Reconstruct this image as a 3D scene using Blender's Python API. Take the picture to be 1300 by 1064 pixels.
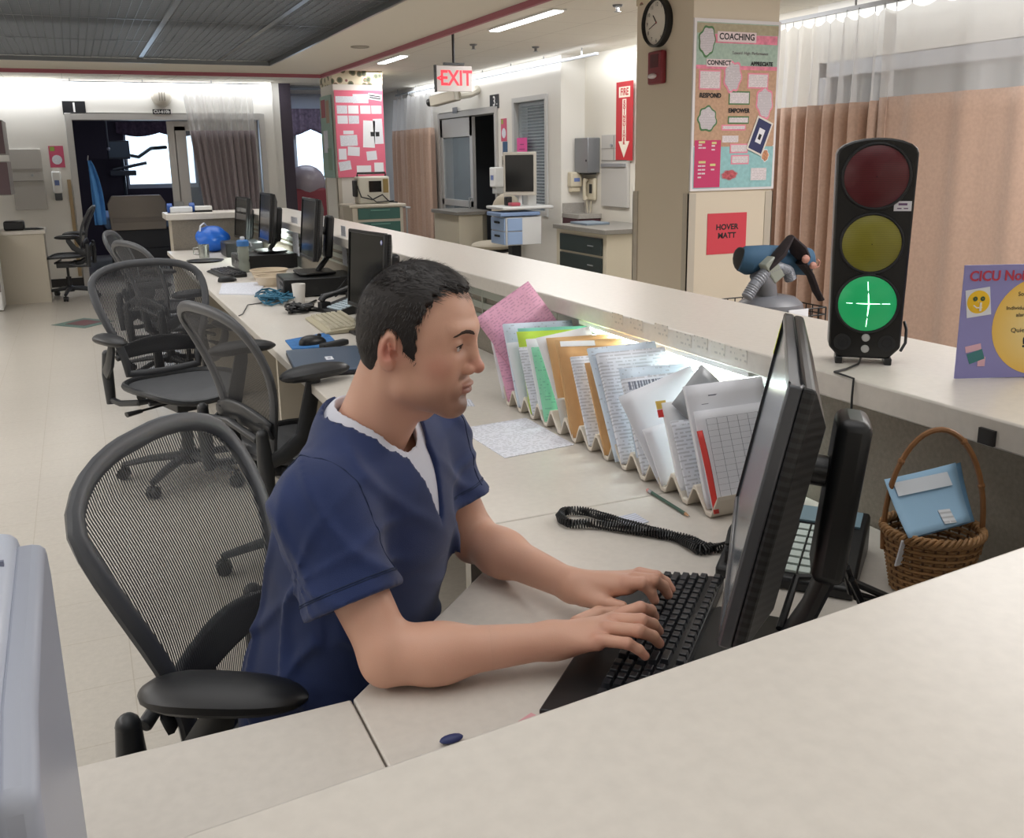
import bpy, bmesh, math, random
import numpy as np
from mathutils import Vector, Matrix, Euler
from math import sin, cos, pi, radians as RAD
random.seed(4)
for o in list(bpy.data.objects): bpy.data.objects.remove(o)
C = bpy.context.scene.collection
# ---------------- camera ----------------
FL = 1208.; CAMH = 1.47
YAW, PIT, ROL = RAD(24.06), RAD(13.44), RAD(-.875)
cf = Vector((sin(YAW)*cos(PIT), cos(YAW)*cos(PIT), -sin(PIT)))
cr0 = Vector((cos(YAW), -sin(YAW), 0)); cu0 = cr0.cross(cf)
cr = cos(ROL)*cr0 + sin(ROL)*cu0; cu = -sin(ROL)*cr0 + cos(ROL)*cu0
cam = bpy.data.objects.new('camera', bpy.data.cameras.new('camera')); C.objects.link(cam)
m = Matrix.Identity(4)
for i in range(3):
    m[i][0] = cr[i]; m[i][1] = cu[i]; m[i][2] = -cf[i]
m[2][3] = CAMH
cam.matrix_world = m
cam.data.sensor_width = 36; cam.data.sensor_fit = 'HORIZONTAL'
cam.data.lens = 36*FL/1300; cam.data.shift_y = -44.5/1300
cam.data.clip_start = .05
bpy.context.scene.camera = cam
def ray(x, y): return (x-650)/FL*cr - (y-487.5)/FL*cu + cf
def pz(x, y, z): d = ray(x, y); return Vector((0, 0, CAMH)) + d*((z-CAMH)/d.z)      # point of the plane z seen at a photo pixel
def py(x, y, Y): d = ray(x, y); return Vector((0, 0, CAMH)) + d*(Y/d.y)
def px(x, y, X): d = ray(x, y); return Vector((0, 0, CAMH)) + d*(X/d.x)
# ---------------- view, world ----------------
sc = bpy.context.scene
sc.view_settings.view_transform = 'Standard'; sc.view_settings.look = 'None'
sc.view_settings.exposure = 0.0; sc.view_settings.gamma = 1; sc.view_settings.use_curve_mapping = False
w = bpy.data.worlds.new('sky'); sc.world = w; w.use_nodes = True
w.node_tree.nodes['Background'].inputs[0].default_value = (.62, .80, 1, 1)
w.node_tree.nodes['Background'].inputs[1].default_value = 3.0
def area(name, loc, sx, sy, power, col=(1, .98, .965), rot=(0, 0, 0)):
    l = bpy.data.lights.new(name, 'AREA'); l.shape = 'RECTANGLE'; l.size = sx; l.size_y = sy; l.energy = power; l.color = col
    o = bpy.data.objects.new(name, l); o.location = loc; o.rotation_euler = rot; C.objects.link(o); return o
area('plenum_light_near', (.2, 1.4, 2.62), 3.0, 3.6, 82, (1, .98, .965))
area('plenum_light_middle', (.2, 5.2, 2.62), 3.0, 3.4, 112, (1, .98, .965))
area('plenum_light_far', (.2, 8.4, 2.62), 3.0, 2.4, 90, (1, .98, .965))
area('corridor_fill_near', (3.5, 1.4, 2.42), .8, 3.6, 100)  # added fill over the near corridor, no fixture behind it
area('corridor_fill_middle', (3.55, 6.6, 2.42), .3, 2.4, 50)  # further added corridor fill, separate from the linear lamps
area('corridor_fill_far', (3.3, 11.0, 2.42), .3, 2.0, 26)  # added fill for the far corridor, without a lamp body
area('left_fill_light', (-2.6, 5.0, 2.42), 1.0, 9.0, 150)  # unseen fill, added to brighten surfaces facing left
area('rear_fill_light', (1.2, -2.1, 2.42), 5.0, .8, 30)  # fill added behind the camera to raise the ambient light
area('far_alcove_light', (3.3, 14.0, 2.42), 1.0, 1.0, 10, (.75, .85, 1))
area('bay_one_light', (1.0, 14.5, 2.42), 1.0, 1.0, 14, (.7, .75, 1))
area('cove_light_right', (4.40, 10.0, 2.40), .06, 6.6, 26, (.93, .96, 1), (0, RAD(-25), 0))
area('cove_light_corridor', (4.62, 5.6, 2.40), .06, 5.5, 12, (.93, .96, 1), (0, RAD(-25), 0))
area('cove_light_end_wall', (.4, 12.74, 2.40), 4.2, .06, 34, (.93, .96, 1), (RAD(25), 0, 0))
area('window_daylight', (1.1, 16.6, 1.6), .8, 1.0, 6, (.6, .78, 1), (RAD(-90), 0, 0))
# ---------------- materials ----------------
def lin(h):
    h = h.lstrip('#'); c = [int(h[i:i+2], 16)/255 for i in (0, 2, 4)]
    return tuple((v/12.92 if v <= .04045 else ((v+.055)/1.055)**2.4) for v in c) + (1,)
MC = {}
def mat(name, col, rough=.5, metal=0, bump=0, bscale=200, var=0, vscale=8, emit=0, alpha=1, spec=.5, trans=0, coat=0, sheen=0, sss=0):
    if name in MC: return MC[name]
    M = bpy.data.materials.new(name); M.use_nodes = True; nt = M.node_tree; N = nt.nodes; L = nt.links
    p = N['Principled BSDF']; c = lin(col) if isinstance(col, str) else col
    p.inputs['Base Color'].default_value = c; p.inputs['Roughness'].default_value = rough; p.inputs['Metallic'].default_value = metal
    p.inputs['Specular IOR Level'].default_value = spec; p.inputs['Alpha'].default_value = alpha
    p.inputs['Transmission Weight'].default_value = trans; p.inputs['Coat Weight'].default_value = coat
    p.inputs['Sheen Weight'].default_value = sheen
    if sss: p.inputs['Subsurface Weight'].default_value = sss; p.inputs['Subsurface Radius'].default_value = (.010, .004, .002); p.inputs['Subsurface Scale'].default_value = 1
    if emit: p.inputs['Emission Color'].default_value = c; p.inputs['Emission Strength'].default_value = emit
    tc = N.new('ShaderNodeTexCoord')
    if var:
        n = N.new('ShaderNodeTexNoise'); n.inputs['Scale'].default_value = vscale; n.inputs['Detail'].default_value = 4
        L.new(tc.outputs['Object'], n.inputs['Vector'])
        h = N.new('ShaderNodeHueSaturation'); h.inputs['Color'].default_value = c
        mr = N.new('ShaderNodeMapRange'); mr.inputs['From Min'].default_value = .3; mr.inputs['From Max'].default_value = .7
        mr.inputs['To Min'].default_value = 1-var; mr.inputs['To Max'].default_value = 1+var
        L.new(n.outputs['Fac'], mr.inputs['Value']); L.new(mr.outputs['Result'], h.inputs['Value']); L.new(h.outputs['Color'], p.inputs['Base Color'])
    if bump:
        n2 = N.new('ShaderNodeTexNoise'); n2.inputs['Scale'].default_value = bscale; n2.inputs['Detail'].default_value = 3
        L.new(tc.outputs['Object'], n2.inputs['Vector'])
        b = N.new('ShaderNodeBump'); b.inputs['Strength'].default_value = bump; b.inputs['Distance'].default_value = .002
        L.new(n2.outputs['Fac'], b.inputs['Height']); L.new(b.outputs['Normal'], p.inputs['Normal'])
    MC[name] = M; return M
def nodes(M): return M.node_tree.nodes, M.node_tree.links, M.node_tree.nodes['Principled BSDF']
def mat_stripes(name, c1, c2, axis='Z', scale=40, thr=.5, rough=.6, transp=False, noise=0, soft=.05):
    """stripes along one object axis; with transp the second colour is a see-through gap"""
    M = mat(name, c1, rough); N, L, p = nodes(M)
    if N.get('STR'): return M
    tc = N['Texture Coordinate']; wv = N.new('ShaderNodeTexWave'); wv.name = 'STR'; wv.wave_type = 'BANDS'; wv.bands_direction = axis
    wv.inputs['Scale'].default_value = scale; wv.inputs['Distortion'].default_value = noise
    L.new(tc.outputs['Object'], wv.inputs['Vector'])
    r = N.new('ShaderNodeValToRGB'); r.color_ramp.elements[0].position = thr-soft; r.color_ramp.elements[1].position = thr+soft
    L.new(wv.outputs['Fac'], r.inputs['Fac'])
    if transp:
        t = N.new('ShaderNodeBsdfTransparent'); mx = N.new('ShaderNodeMixShader')
        L.new(r.outputs['Color'], mx.inputs['Fac']); L.new(p.outputs[0], mx.inputs[1]); L.new(t.outputs[0], mx.inputs[2])
        L.new(mx.outputs[0], N['Material Output'].inputs['Surface'])
    else:
        r.color_ramp.elements[0].color = lin(c1); r.color_ramp.elements[1].color = lin(c2)
        L.new(r.outputs['Color'], p.inputs['Base Color'])
    return M
def mat_print(name, base, ink='#55565c', scale=28, amount=.5, rows='Y', rough=.75, rowscale=1.0):
    """paper with rows of small type: stripes broken up by noise"""
    M = mat(name, base, rough); N, L, p = nodes(M)
    if N.get('PR'): return M
    tc = N['Texture Coordinate']
    sp = N.new('ShaderNodeSeparateXYZ'); sp.name = 'PR'; L.new(tc.outputs['Object'], sp.inputs[0])
    ax = sp.outputs[rows]; other = sp.outputs['X' if rows != 'X' else 'Y']
    def math_(op, a, b=None):
        n = N.new('ShaderNodeMath'); n.operation = op
        for i, v in enumerate((a, b)):
            if v is None: continue
            if isinstance(v, (int, float)): n.inputs[i].default_value = v
            else: L.new(v, n.inputs[i])
        return n.outputs[0]
    rr = math_('MULTIPLY', ax, 1/.0085*rowscale)
    fr = math_('FRACT', rr); line = math_('LESS_THAN', fr, .42)
    fl = math_('FLOOR', rr)
    cb = N.new('ShaderNodeCombineXYZ'); L.new(math_('MULTIPLY', other, 55), cb.inputs[0]); L.new(math_('MULTIPLY', fl, 3.7), cb.inputs[1])
    nz = N.new('ShaderNodeTexNoise'); nz.inputs['Scale'].default_value = 1.6; nz.inputs['Detail'].default_value = 3; L.new(cb.outputs[0], nz.inputs['Vector'])
    on = math_('GREATER_THAN', nz.outputs['Fac'], 1-amount)
    f = math_('MULTIPLY', line, on); f = math_('MULTIPLY', f, .32)
    mx = N.new('ShaderNodeMix'); mx.data_type = 'RGBA'; mx.inputs[6].default_value = lin(base); mx.inputs[7].default_value = lin(ink)
    L.new(f, mx.inputs[0]); L.new(mx.outputs[2], p.inputs['Base Color'])
    return M
def mat_tiles(name, c, grout, sx, sy, rough=.7, gw=.006, speck=0, off=(0, 0), axes='XY'):
    M = mat(name, c, rough); N, L, p = nodes(M)
    if N.get('TL'): return M
    tc = N['Texture Coordinate']; sp = N.new('ShaderNodeSeparateXYZ'); sp.name = 'TL'; L.new(tc.outputs['Object'], sp.inputs[0])
    def math_(op, a, b=None):
        n = N.new('ShaderNodeMath'); n.operation = op
        for i, v in enumerate((a, b)):
            if v is None: continue
            if isinstance(v, (int, float)): n.inputs[i].default_value = v
            else: L.new(v, n.inputs[i])
        return n.outputs[0]
    g = []
    for k, s, o in ((axes[0], sx, off[0]), (axes[1], sy, off[1])):
        fr = math_('FRACT', math_('MULTIPLY', math_('ADD', sp.outputs[k], o+50*s), 1/s)); g.append(math_('LESS_THAN', fr, gw/s))
    f = math_('MAXIMUM', g[0], g[1])
    mx = N.new('ShaderNodeMix'); mx.data_type = 'RGBA'; mx.inputs[6].default_value = lin(c); mx.inputs[7].default_value = lin(grout); L.new(f, mx.inputs[0])
    if speck:
        n = N.new('ShaderNodeTexNoise'); n.inputs['Scale'].default_value = 45; n.inputs['Detail'].default_value = 5; n.inputs['Roughness'].default_value = .75; L.new(tc.outputs['Object'], n.inputs['Vector'])
        n3 = N.new('ShaderNodeTexNoise'); n3.inputs['Scale'].default_value = 1.3; n3.inputs['Detail'].default_value = 3; L.new(tc.outputs['Object'], n3.inputs['Vector'])
        mr = N.new('ShaderNodeMapRange'); mr.inputs['From Min'].default_value = .3; mr.inputs['From Max'].default_value = .7; mr.inputs['To Min'].default_value = 1-speck; mr.inputs['To Max'].default_value = 1+speck
        ad = math_('ADD', math_('MULTIPLY', n.outputs['Fac'], .75), math_('MULTIPLY', n3.outputs['Fac'], .25))
        L.new(ad, mr.inputs['Value']); h = N.new('ShaderNodeHueSaturation'); L.new(mr.outputs['Result'], h.inputs['Value']); L.new(mx.outputs[2], h.inputs['Color']); L.new(h.outputs['Color'], p.inputs['Base Color'])
    else: L.new(mx.outputs[2], p.inputs['Base Color'])
    return M
# ---------------- mesh building ----------------
class B:
    def __init__(s): s.v = []; s.f = []
    def add(s, vs, fs, M=None):
        k = len(s.v)
        for v in vs:
            v = Vector(v); s.v.append(M @ v if M is not None else v)
        s.f += [tuple(i+k for i in f) for f in fs]; return s
    def box(s, c, d, M=None, rz=0, ry=0, rx=0):
        a, b, e = d[0]/2, d[1]/2, d[2]/2
        R = Matrix.Translation(Vector(c)) @ Euler((rx, ry, rz)).to_matrix().to_4x4()
        if M is not None: R = M @ R
        vs = [(x*a, y*b, z*e) for z in (-1, 1) for y in (-1, 1) for x in (-1, 1)]
        return s.add(vs, [(0, 2, 3, 1), (4, 5, 7, 6), (0, 1, 5, 4), (2, 6, 7, 3), (0, 4, 6, 2), (1, 3, 7, 5)], R)
    def bb(s, x0, x1, y0, y1, z0, z1, M=None): return s.box(((x0+x1)/2, (y0+y1)/2, (z0+z1)/2), (x1-x0, y1-y0, z1-z0), M)
    def tube(s, pts, r, n=8, closed=False, up=None, flat=(1, 1), caps=True, M=None):
        P = [Vector(p) for p in pts]; m_ = len(P); rs = r if isinstance(r, (list, tuple)) else [r]*m_
        T = []
        for i in range(m_):
            a = P[(i-1) % m_] if (closed or i > 0) else P[i]; b = P[(i+1) % m_] if (closed or i < m_-1) else P[i]
            t = (b-a); T.append(t.normalized() if t.length > 1e-9 else Vector((0, 0, 1)))
        u = Vector(up) if up is not None else (Vector((0, 0, 1)) if abs(T[0].z) < .9 else Vector((1, 0, 0)))
        vs = []
        for i in range(m_):
            if up is not None: u = Vector(up)
            u = (u - T[i]*u.dot(T[i]))
            if u.length < 1e-6: u = T[i].orthogonal()
            u.normalize(); w_ = T[i].cross(u)
            for k in range(n):
                a = 2*pi*k/n; vs.append(P[i] + u*(cos(a)*rs[i]*flat[0]) + w_*(sin(a)*rs[i]*flat[1]))
        fs = []
        for i in range(m_ if closed else m_-1):
            j = (i+1) % m_
            for k in range(n): fs.append((i*n+k, i*n+(k+1) % n, j*n+(k+1) % n, j*n+k))
        if caps and not closed: fs.append(tuple(range(n-1, -1, -1))); fs.append(tuple((m_-1)*n+k for k in range(n)))
        return s.add(vs, fs, M)
    def cyl(s, a, b, r, r2=None, n=20, M=None): return s.tube([a, b], [r, r if r2 is None else r2], n, M=M)
    def lathe(s, prof, c=(0, 0, 0), n=28, M=None, cap=True):
        vs = [(c[0]+r*cos(2*pi*k/n), c[1]+r*sin(2*pi*k/n), c[2]+z) for r, z in prof for k in range(n)]
        fs = [(i*n+k, i*n+(k+1) % n, (i+1)*n+(k+1) % n, (i+1)*n+k) for i in range(len(prof)-1) for k in range(n)]
        if cap: fs.append(tuple(range(n-1, -1, -1))); fs.append(tuple((len(prof)-1)*n+k for k in range(n)))
        return s.add(vs, fs, M)
    def prism(s, poly, z0, z1, M=None):
        n = len(poly); vs = [(x, y, z0) for x, y in poly] + [(x, y, z1) for x, y in poly]
        return s.add(vs, [tuple(range(n-1, -1, -1)), tuple(range(n, 2*n))] + [(i, (i+1) % n, n+(i+1) % n, n+i) for i in range(n)], M)
    def grid(s, fn, nu, nv, M=None, cu_=False):
        vs = [fn(i/nu, j/nv) for i in range(nu+1) for j in range(nv+1)]
        return s.add(vs, [(i*(nv+1)+j, (i+1)*(nv+1)+j, (i+1)*(nv+1)+j+1, i*(nv+1)+j+1) for i in range(nu) for j in range(nv)], M)
    def ball(s, c, r, n=14, M=None):
        r = r if isinstance(r, (list, tuple)) else (r, r, r)
        h = n//2; vs = [(c[0]+r[0]*sin(pi*i/h)*cos(2*pi*k/n), c[1]+r[1]*sin(pi*i/h)*sin(2*pi*k/n), c[2]+r[2]*cos(pi*i/h)) for i in range(h+1) for k in range(n)]
        return s.add(vs, [(i*n+k, (i+1)*n+k, (i+1)*n+(k+1) % n, i*n+(k+1) % n) for i in range(h) for k in range(n)], M)
    def quad(s, a, b, c, d): return s.add([a, b, c, d], [(0, 1, 2, 3)])
    def build(s, name, m_, parent=None, smooth=True, bevel=0, seg=2, sub=0, solid=0, loc=None, mat4=None, ang=35, merge=False):
        me = bpy.data.meshes.new(name); me.from_pydata([tuple(v) for v in s.v], [], s.f)
        bm = bmesh.new(); bm.from_mesh(me)
        bmesh.ops.remove_doubles(bm, verts=bm.verts, dist=1e-6)
        if not solid: bmesh.ops.recalc_face_normals(bm, faces=bm.faces)
        bm.to_mesh(me); bm.free()
        me.materials.append(m_)
        if smooth:
            for p in me.polygons: p.use_smooth = True
            if not sub: me.set_sharp_from_angle(angle=RAD(ang))
        o = bpy.data.objects.new(name, me); C.objects.link(o)
        if parent is not None: o.parent = parent
        if mat4 is not None: o.matrix_local = mat4
        if loc is not None: o.location = loc
        if solid: q = o.modifiers.new('s', 'SOLIDIFY'); q.thickness = solid; q.offset = 0
        if bevel: q = o.modifiers.new('b', 'BEVEL'); q.width = bevel; q.segments = seg; q.limit_method = 'ANGLE'; q.angle_limit = RAD(40)
        if sub: q = o.modifiers.new('u', 'SUBSURF'); q.levels = sub; q.render_levels = sub
        return o
def tag(o, label, cat, group=None, kind=None):
    if label: o['label'] = label
    if cat: o['category'] = cat
    if group: o['group'] = group
    if kind: o['kind'] = kind
    return o
def thing(name, label, cat, loc=(0, 0, 0), rz=0, group=None, mat4=None):
    o = bpy.data.objects.new(name, None); C.objects.link(o); o.empty_display_size = .05
    if mat4 is not None: o.matrix_world = mat4
    else: o.location = loc; o.rotation_euler = (0, 0, rz)
    return tag(o, label, cat, group)
def struct(name, b, m_, **k): o = b.build(name, m_, **k); o['kind'] = 'structure'; return o
def dup(o, parent=None):
    c = o.copy(); C.objects.link(c)
    if parent is not None: c.parent = parent
    for ch in [x for x in ALLC(o)]: dup(ch, c)
    return c
def ALLC(o): return [x for x in C.objects if x.parent == o]
def frame(o, right, up):
    """matrix with local x = right, local y = up, local z = out of the surface"""
    r_ = Vector(right).normalized(); u_ = Vector(up); u_ = (u_ - r_*u_.dot(r_)).normalized(); n_ = r_.cross(u_)
    M = Matrix.Identity(4)
    for i in range(3): M[i][0] = r_[i]; M[i][1] = u_[i]; M[i][2] = n_[i]; M[i][3] = o[i]
    return M
def text(name, s, size, M, m_, parent=None, align='CENTER', bold=0, sx=1, ext=.0004):
    cu_ = bpy.data.curves.new(name, 'FONT'); cu_.body = s; cu_.size = size; cu_.align_x = align; cu_.align_y = 'CENTER'; cu_.extrude = ext; cu_.offset = bold; cu_.resolution_u = 3
    t = bpy.data.objects.new(name, cu_); C.objects.link(t)
    dg = bpy.context.evaluated_depsgraph_get(); me = bpy.data.meshes.new_from_object(t.evaluated_get(dg)); bpy.data.objects.remove(t)
    for v in me.vertices: v.co.x *= sx
    me.materials.clear(); me.materials.append(m_)
    o = bpy.data.objects.new(name, me); C.objects.link(o)
    if parent is not None: o.parent = parent
    o.matrix_local = M; return o
def sheet(b, x0, x1, y0, y1, z, t=.0006): return b.bb(x0, x1, y0, y1, z, z+t)
# ================= the room =================
WALL = mat('wall_paint', '#d9d6cf', .7, bump=.1, bscale=90)
WALLT = mat('column_paint_tan', '#d0c6b4', .65, bump=.1, bscale=90)
CREAM = mat('soffit_paint', '#d3cdc0', .7)
RED = mat('dark_red_trim', '#9a5562', .5)
LAM = mat('ivory_laminate', '#d3cdc4', .33, var=.035, vscale=60)
LAMD = mat('ivory_laminate_edge', '#c2baaa', .4)
ALU = mat('brushed_aluminium', '#a7aaae', .38, metal=.7)
BLK = mat('black_plastic', '#17181a', .38)
BLKM = mat('matte_black_plastic', '#1d1e20', .6)
WHT = mat('white_plastic', '#dfe0de', .4)
BASE = mat('black_vinyl_base', '#211f20', .5)
b = B(); b.bb(-4, 7.6, -3, 18, -.1, 0)
struct('floor', b, mat_tiles('floor_tile', '#bbb5ab', '#aba395', .305, .305, .28, .003, speck=.10), smooth=False)
b = B(); cxs = -.055
for (x0, x1, y0, y1) in ((-.34, .21, 9.44, 10.08),):
    b.add([(x0, 9.78, .001), (cxs, y0, .001), (x1, 9.74, .001), (cxs, y1, .001), (x0, 9.78, .003), (cxs, y0, .003), (x1, 9.74, .003), (cxs, y1, .003)], [(0, 3, 2, 1), (4, 5, 6, 7), (0, 1, 5, 4), (1, 2, 6, 5), (2, 3, 7, 6), (3, 0, 4, 7)])
struct('trim_1', b, mat('teal_inlay', '#5f7a72', .35), smooth=False)
b = B(); b.add([(-.22, 9.77, .003), (cxs, 9.58, .003), (.11, 9.75, .003), (cxs, 9.95, .003), (-.22, 9.77, .0045), (cxs, 9.58, .0045), (.11, 9.75, .0045), (cxs, 9.95, .0045)], [(0, 3, 2, 1), (4, 5, 6, 7), (0, 1, 5, 4), (1, 2, 6, 5), (2, 3, 7, 6), (3, 0, 4, 7)])
struct('trim_2', b, mat('maroon_inlay', '#6b4045', .35), smooth=False)
# ceilings: outer tile ceiling, soffit ring round the station, louvre
ZC, ZS = 2.44, 2.345
SX1, SY1, SX0, SY0 = 2.50, 10.45, -1.9, -1.2
OX1, OY1, OX0, OY0 = 1.84, 9.65, -1.2, -.6
CT = mat_tiles('ceiling_tile', '#d6d1c6', '#b1aaa0', .61, .61, .8, .006, speck=.03)
b = B(); b.bb(SX1-.02, 7.6, -3, 18, ZC, ZC+.05); b.bb(-4, SX0+.02, -3, 18, ZC, ZC+.05); b.bb(SX0+.02, SX1-.02, SY1-.02, 18, ZC, ZC+.05); b.bb(SX0+.02, SX1-.02, -3, SY0, ZC, ZC+.05)
struct('ceiling', b, CT, smooth=False)
b = B(); b.bb(OX1, SX1, SY0, SY1, ZS, ZS+.03); b.bb(SX0, OX0, SY0, SY1, ZS, ZS+.03); b.bb(OX0, OX1, OY1, SY1, ZS, ZS+.03); b.bb(OX0, OX1, SY0, OY0, ZS, ZS+.03)
b.bb(OX1, OX1+.03, OY0, OY1, ZS+.03, 2.68); b.bb(OX0-.03, OX0, OY0, OY1, ZS+.03, 2.68); b.bb(OX0, OX1, OY1, OY1+.03, ZS+.03, 2.68); b.bb(OX0, OX1, OY0-.03, OY0, ZS+.03, 2.68)
b.bb(OX0-.03, OX1+.03, OY0-.03, OY1+.03, 2.68, 2.70)
b.bb(SX1-.02, SX1, SY0, SY1, ZS+.03, ZC+.05); b.bb(SX0, SX0+.02, SY0, SY1, ZS+.03, ZC+.05); b.bb(SX0, SX1, SY1-.02, SY1, ZS+.03, ZC+.05); b.bb(SX0, SX1, SY0, SY0+.02, ZS+.03, ZC+.05)
struct('ceiling_soffit', b, CREAM, smooth=False)
b = B(); e = .03
b.bb(SX1, SX1+e, SY0, SY1+e, ZS-.035, ZS+.05); b.bb(SX0, SX1, SY1, SY1+e, ZS-.035, ZS+.05); b.bb(SX0-e, SX0, SY0, SY1+e, ZS-.035, ZS+.05)
struct('trim_3', b, RED, smooth=False, bevel=.004)
LOU = mat('louvre_metal', '#8b8d8e', .35, metal=.85)
b = B(); zc, hh, t = 2.405, .045, .0025
for i in range(int((OX1-OX0)/.055)): x = OX0+.0275+i*.055; b.bb(x-t/2, x+t/2, OY0, OY1, zc-hh/2, zc+hh/2)
for i in range(int((OY1-OY0)/.055)): y = OY0+.0275+i*.055; b.bb(OX0, OX1, y-t/2, y+t/2, zc-hh/2, zc+hh/2)
lo = struct('ceiling_louvre', b, LOU, smooth=False)
b = B()
for x in (OX0+.62, OX0+1.86, OX0+2.55): b.bb(x-.018, x+.018, OY0, OY1, zc-hh/2-.008, zc-hh/2)
y = OY0+.3
while y < OY1: b.bb(OX0, OX1, y-.006, y+.006, zc-hh/2-.005, zc-hh/2-.0005); y += 1.22
b.bb(OX1-.02, OX1, OY0, OY1, ZS, zc-hh/2); b.bb(OX0, OX1, OY1-.02, OY1, ZS, zc-hh/2)
struct('trim_4', b, mat('ceiling_grid_metal', '#8d9092', .3, metal=.8), smooth=False)
# walls
WY = 12.85; WX = 4.5
b = B(); b.bb(-4, .0, WY, WY+.15, 0, ZC); b.bb(.0, 2.31, WY, WY+.15, 2.05, ZC); b.bb(2.31, 2.43, WY, WY+.15, 0, ZC)
struct('wall_end', b, WALL, smooth=False)
b = B(); b.bb(2.43, 2.55, WY+.15, 15.0, 0, ZC)
struct('wall_alcove_left', b, WALL, smooth=False)
b = B(); b.bb(2.43, 3.13, 15.0, 15.12, 0, ZC); b.bb(3.13, 4.0, 15.0, 15.12, 1.98, ZC); b.bb(3.13, 4.0, 15.0, 15.12, 0, 1.0); b.bb(4.0, WX, 15.0, 15.12, 0, ZC)
struct('wall_alcove_end', b, mat('blue_grey_wall', '#aeb6c6', .7), smooth=False)
b = B(); b.bb(-4, -3.9, -3, 18, 0, ZC); struct('wall_left', b, WALL, smooth=False)
b = B(); b.bb(-4, 7.6, -3.1, -3, 0, ZC); struct('wall_behind', b, WALL, smooth=False)
# right wall with door 3 and a blinded window
d0, d1, w0, w1 = 10.36, 12.30, 9.07, 9.93
b = B(); b.bb(WX, WX+.15, 12.30, 18, 0, ZC); b.bb(WX, WX+.15, d0, d1, 2.03, ZC); b.bb(WX, WX+.15, w1, d0, 0, ZC)
b.bb(WX, WX+.15, w0, w1, 2.09, ZC); b.bb(WX, WX+.15, w0, w1, 0, .85); b.bb(WX, WX+.15, 8.78, w0, 0, ZC); b.bb(WX+.15, 4.77, 8.78, 8.93, 0, ZC)
struct('wall_right', b, WALL, smooth=False)
b = B(); b.bb(4.77, 4.92, 5.45, 8.93, 0, ZC); struct('wall_right_recess', b, mat('wall_paint_recess', '#d4cfc4', .7), smooth=False)
b = B(); b.bb(4.77, 4.92, -3, 5.45, 2.06, ZC); struct('wall_right_header', b, WALL, smooth=False)
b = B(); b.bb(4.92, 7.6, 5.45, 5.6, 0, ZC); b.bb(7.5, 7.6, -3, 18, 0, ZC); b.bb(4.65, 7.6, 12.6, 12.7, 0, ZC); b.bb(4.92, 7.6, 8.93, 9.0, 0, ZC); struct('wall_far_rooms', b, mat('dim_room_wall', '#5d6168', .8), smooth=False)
# far bay 1 room
b = B(); b.bb(-.6, -.45, WY+.15, 17, 0, ZC); b.bb(2.55, 2.7, WY+.15, 17, 0, ZC)
b.bb(-.6, .80, 17, 17.1, 0, ZC); b.bb(.80, 1.9, 17, 17.1, 2.06, ZC); b.bb(.80, 1.9, 17, 17.1, 0, 1.05); b.bb(1.9, 2.7, 17, 17.1, 0, ZC)
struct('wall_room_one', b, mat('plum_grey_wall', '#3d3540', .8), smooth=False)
b = B(); b.bb(-4, .0, WY-.012, WY, 0, .1); struct('baseboard_end', b, BASE, smooth=False)
b = B(); b.bb(WX-.012, WX, 8.78, d0, 0, .1); b.bb(4.758, 4.77, 5.45, 8.78, 0, .1); struct('baseboard_right', b, BASE, smooth=False)
# columns
def column(x, y, s, name, cm):
    b = B(); b.bb(x, x+s, y, y+s, 0, ZC); o = struct(name, b, cm, smooth=False, bevel=.006)
    g = B()
    for (cx_, cy_) in ((x, y), (x, y+s), (x+s, y)):
        dx = -1 if cx_ == x else 1; dy = -1 if cy_ == y else 1
        g.bb(min(cx_+dx*.006, cx_-dx*.045), max(cx_+dx*.006, cx_-dx*.045), min(cy_+dy*.006, cy_), max(cy_+dy*.006, cy_), .1, 1.26)
        g.bb(min(cx_+dx*.006, cx_), max(cx_+dx*.006, cx_), min(cy_+dy*.006, cy_-dy*.045), max(cy_+dy*.006, cy_-dy*.045), .1, 1.26)
    g.build('corner_guard', mat('corner_guard_vinyl', '#b7b0a3', .5), o, smooth=False)
    g = B(); g.bb(x-.003, x+s+.003, y-.003, y+s+.003, ZC-.15, ZC-.001)
    WP = mat('ivy_wallpaper', '#cfc6ad', .7)
    N, L, p = nodes(WP)
    if not N.get('IV'):
        v = N.new('ShaderNodeTexVoronoi'); v.name = 'IV'; v.inputs['Scale'].default_value = 13; L.new(N['Texture Coordinate'].outputs['Object'], v.inputs['Vector'])
        r = N.new('ShaderNodeValToRGB'); r.color_ramp.interpolation = 'CONSTANT'; e_ = r.color_ramp.elements; e_[0].color = lin('#4a4d3f'); e_[1].position = .30; e_[1].color = lin('#6f7a5c')
        q = r.color_ramp.elements.new(.40); q.color = lin('#8a5c58'); q = r.color_ramp.elements.new(.45); q.color = lin('#cfc6ad')
        L.new(v.outputs['Distance'], r.inputs['Fac']); L.new(r.outputs['Color'], p.inputs['Base Color'])
    g.build('wallpaper_border', WP, o, smooth=False)
    return o
column(3.03, 4.4, .56, 'column_near', WALLT)
column(2.76, 11.0, .58, 'column_far', WALL)
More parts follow.
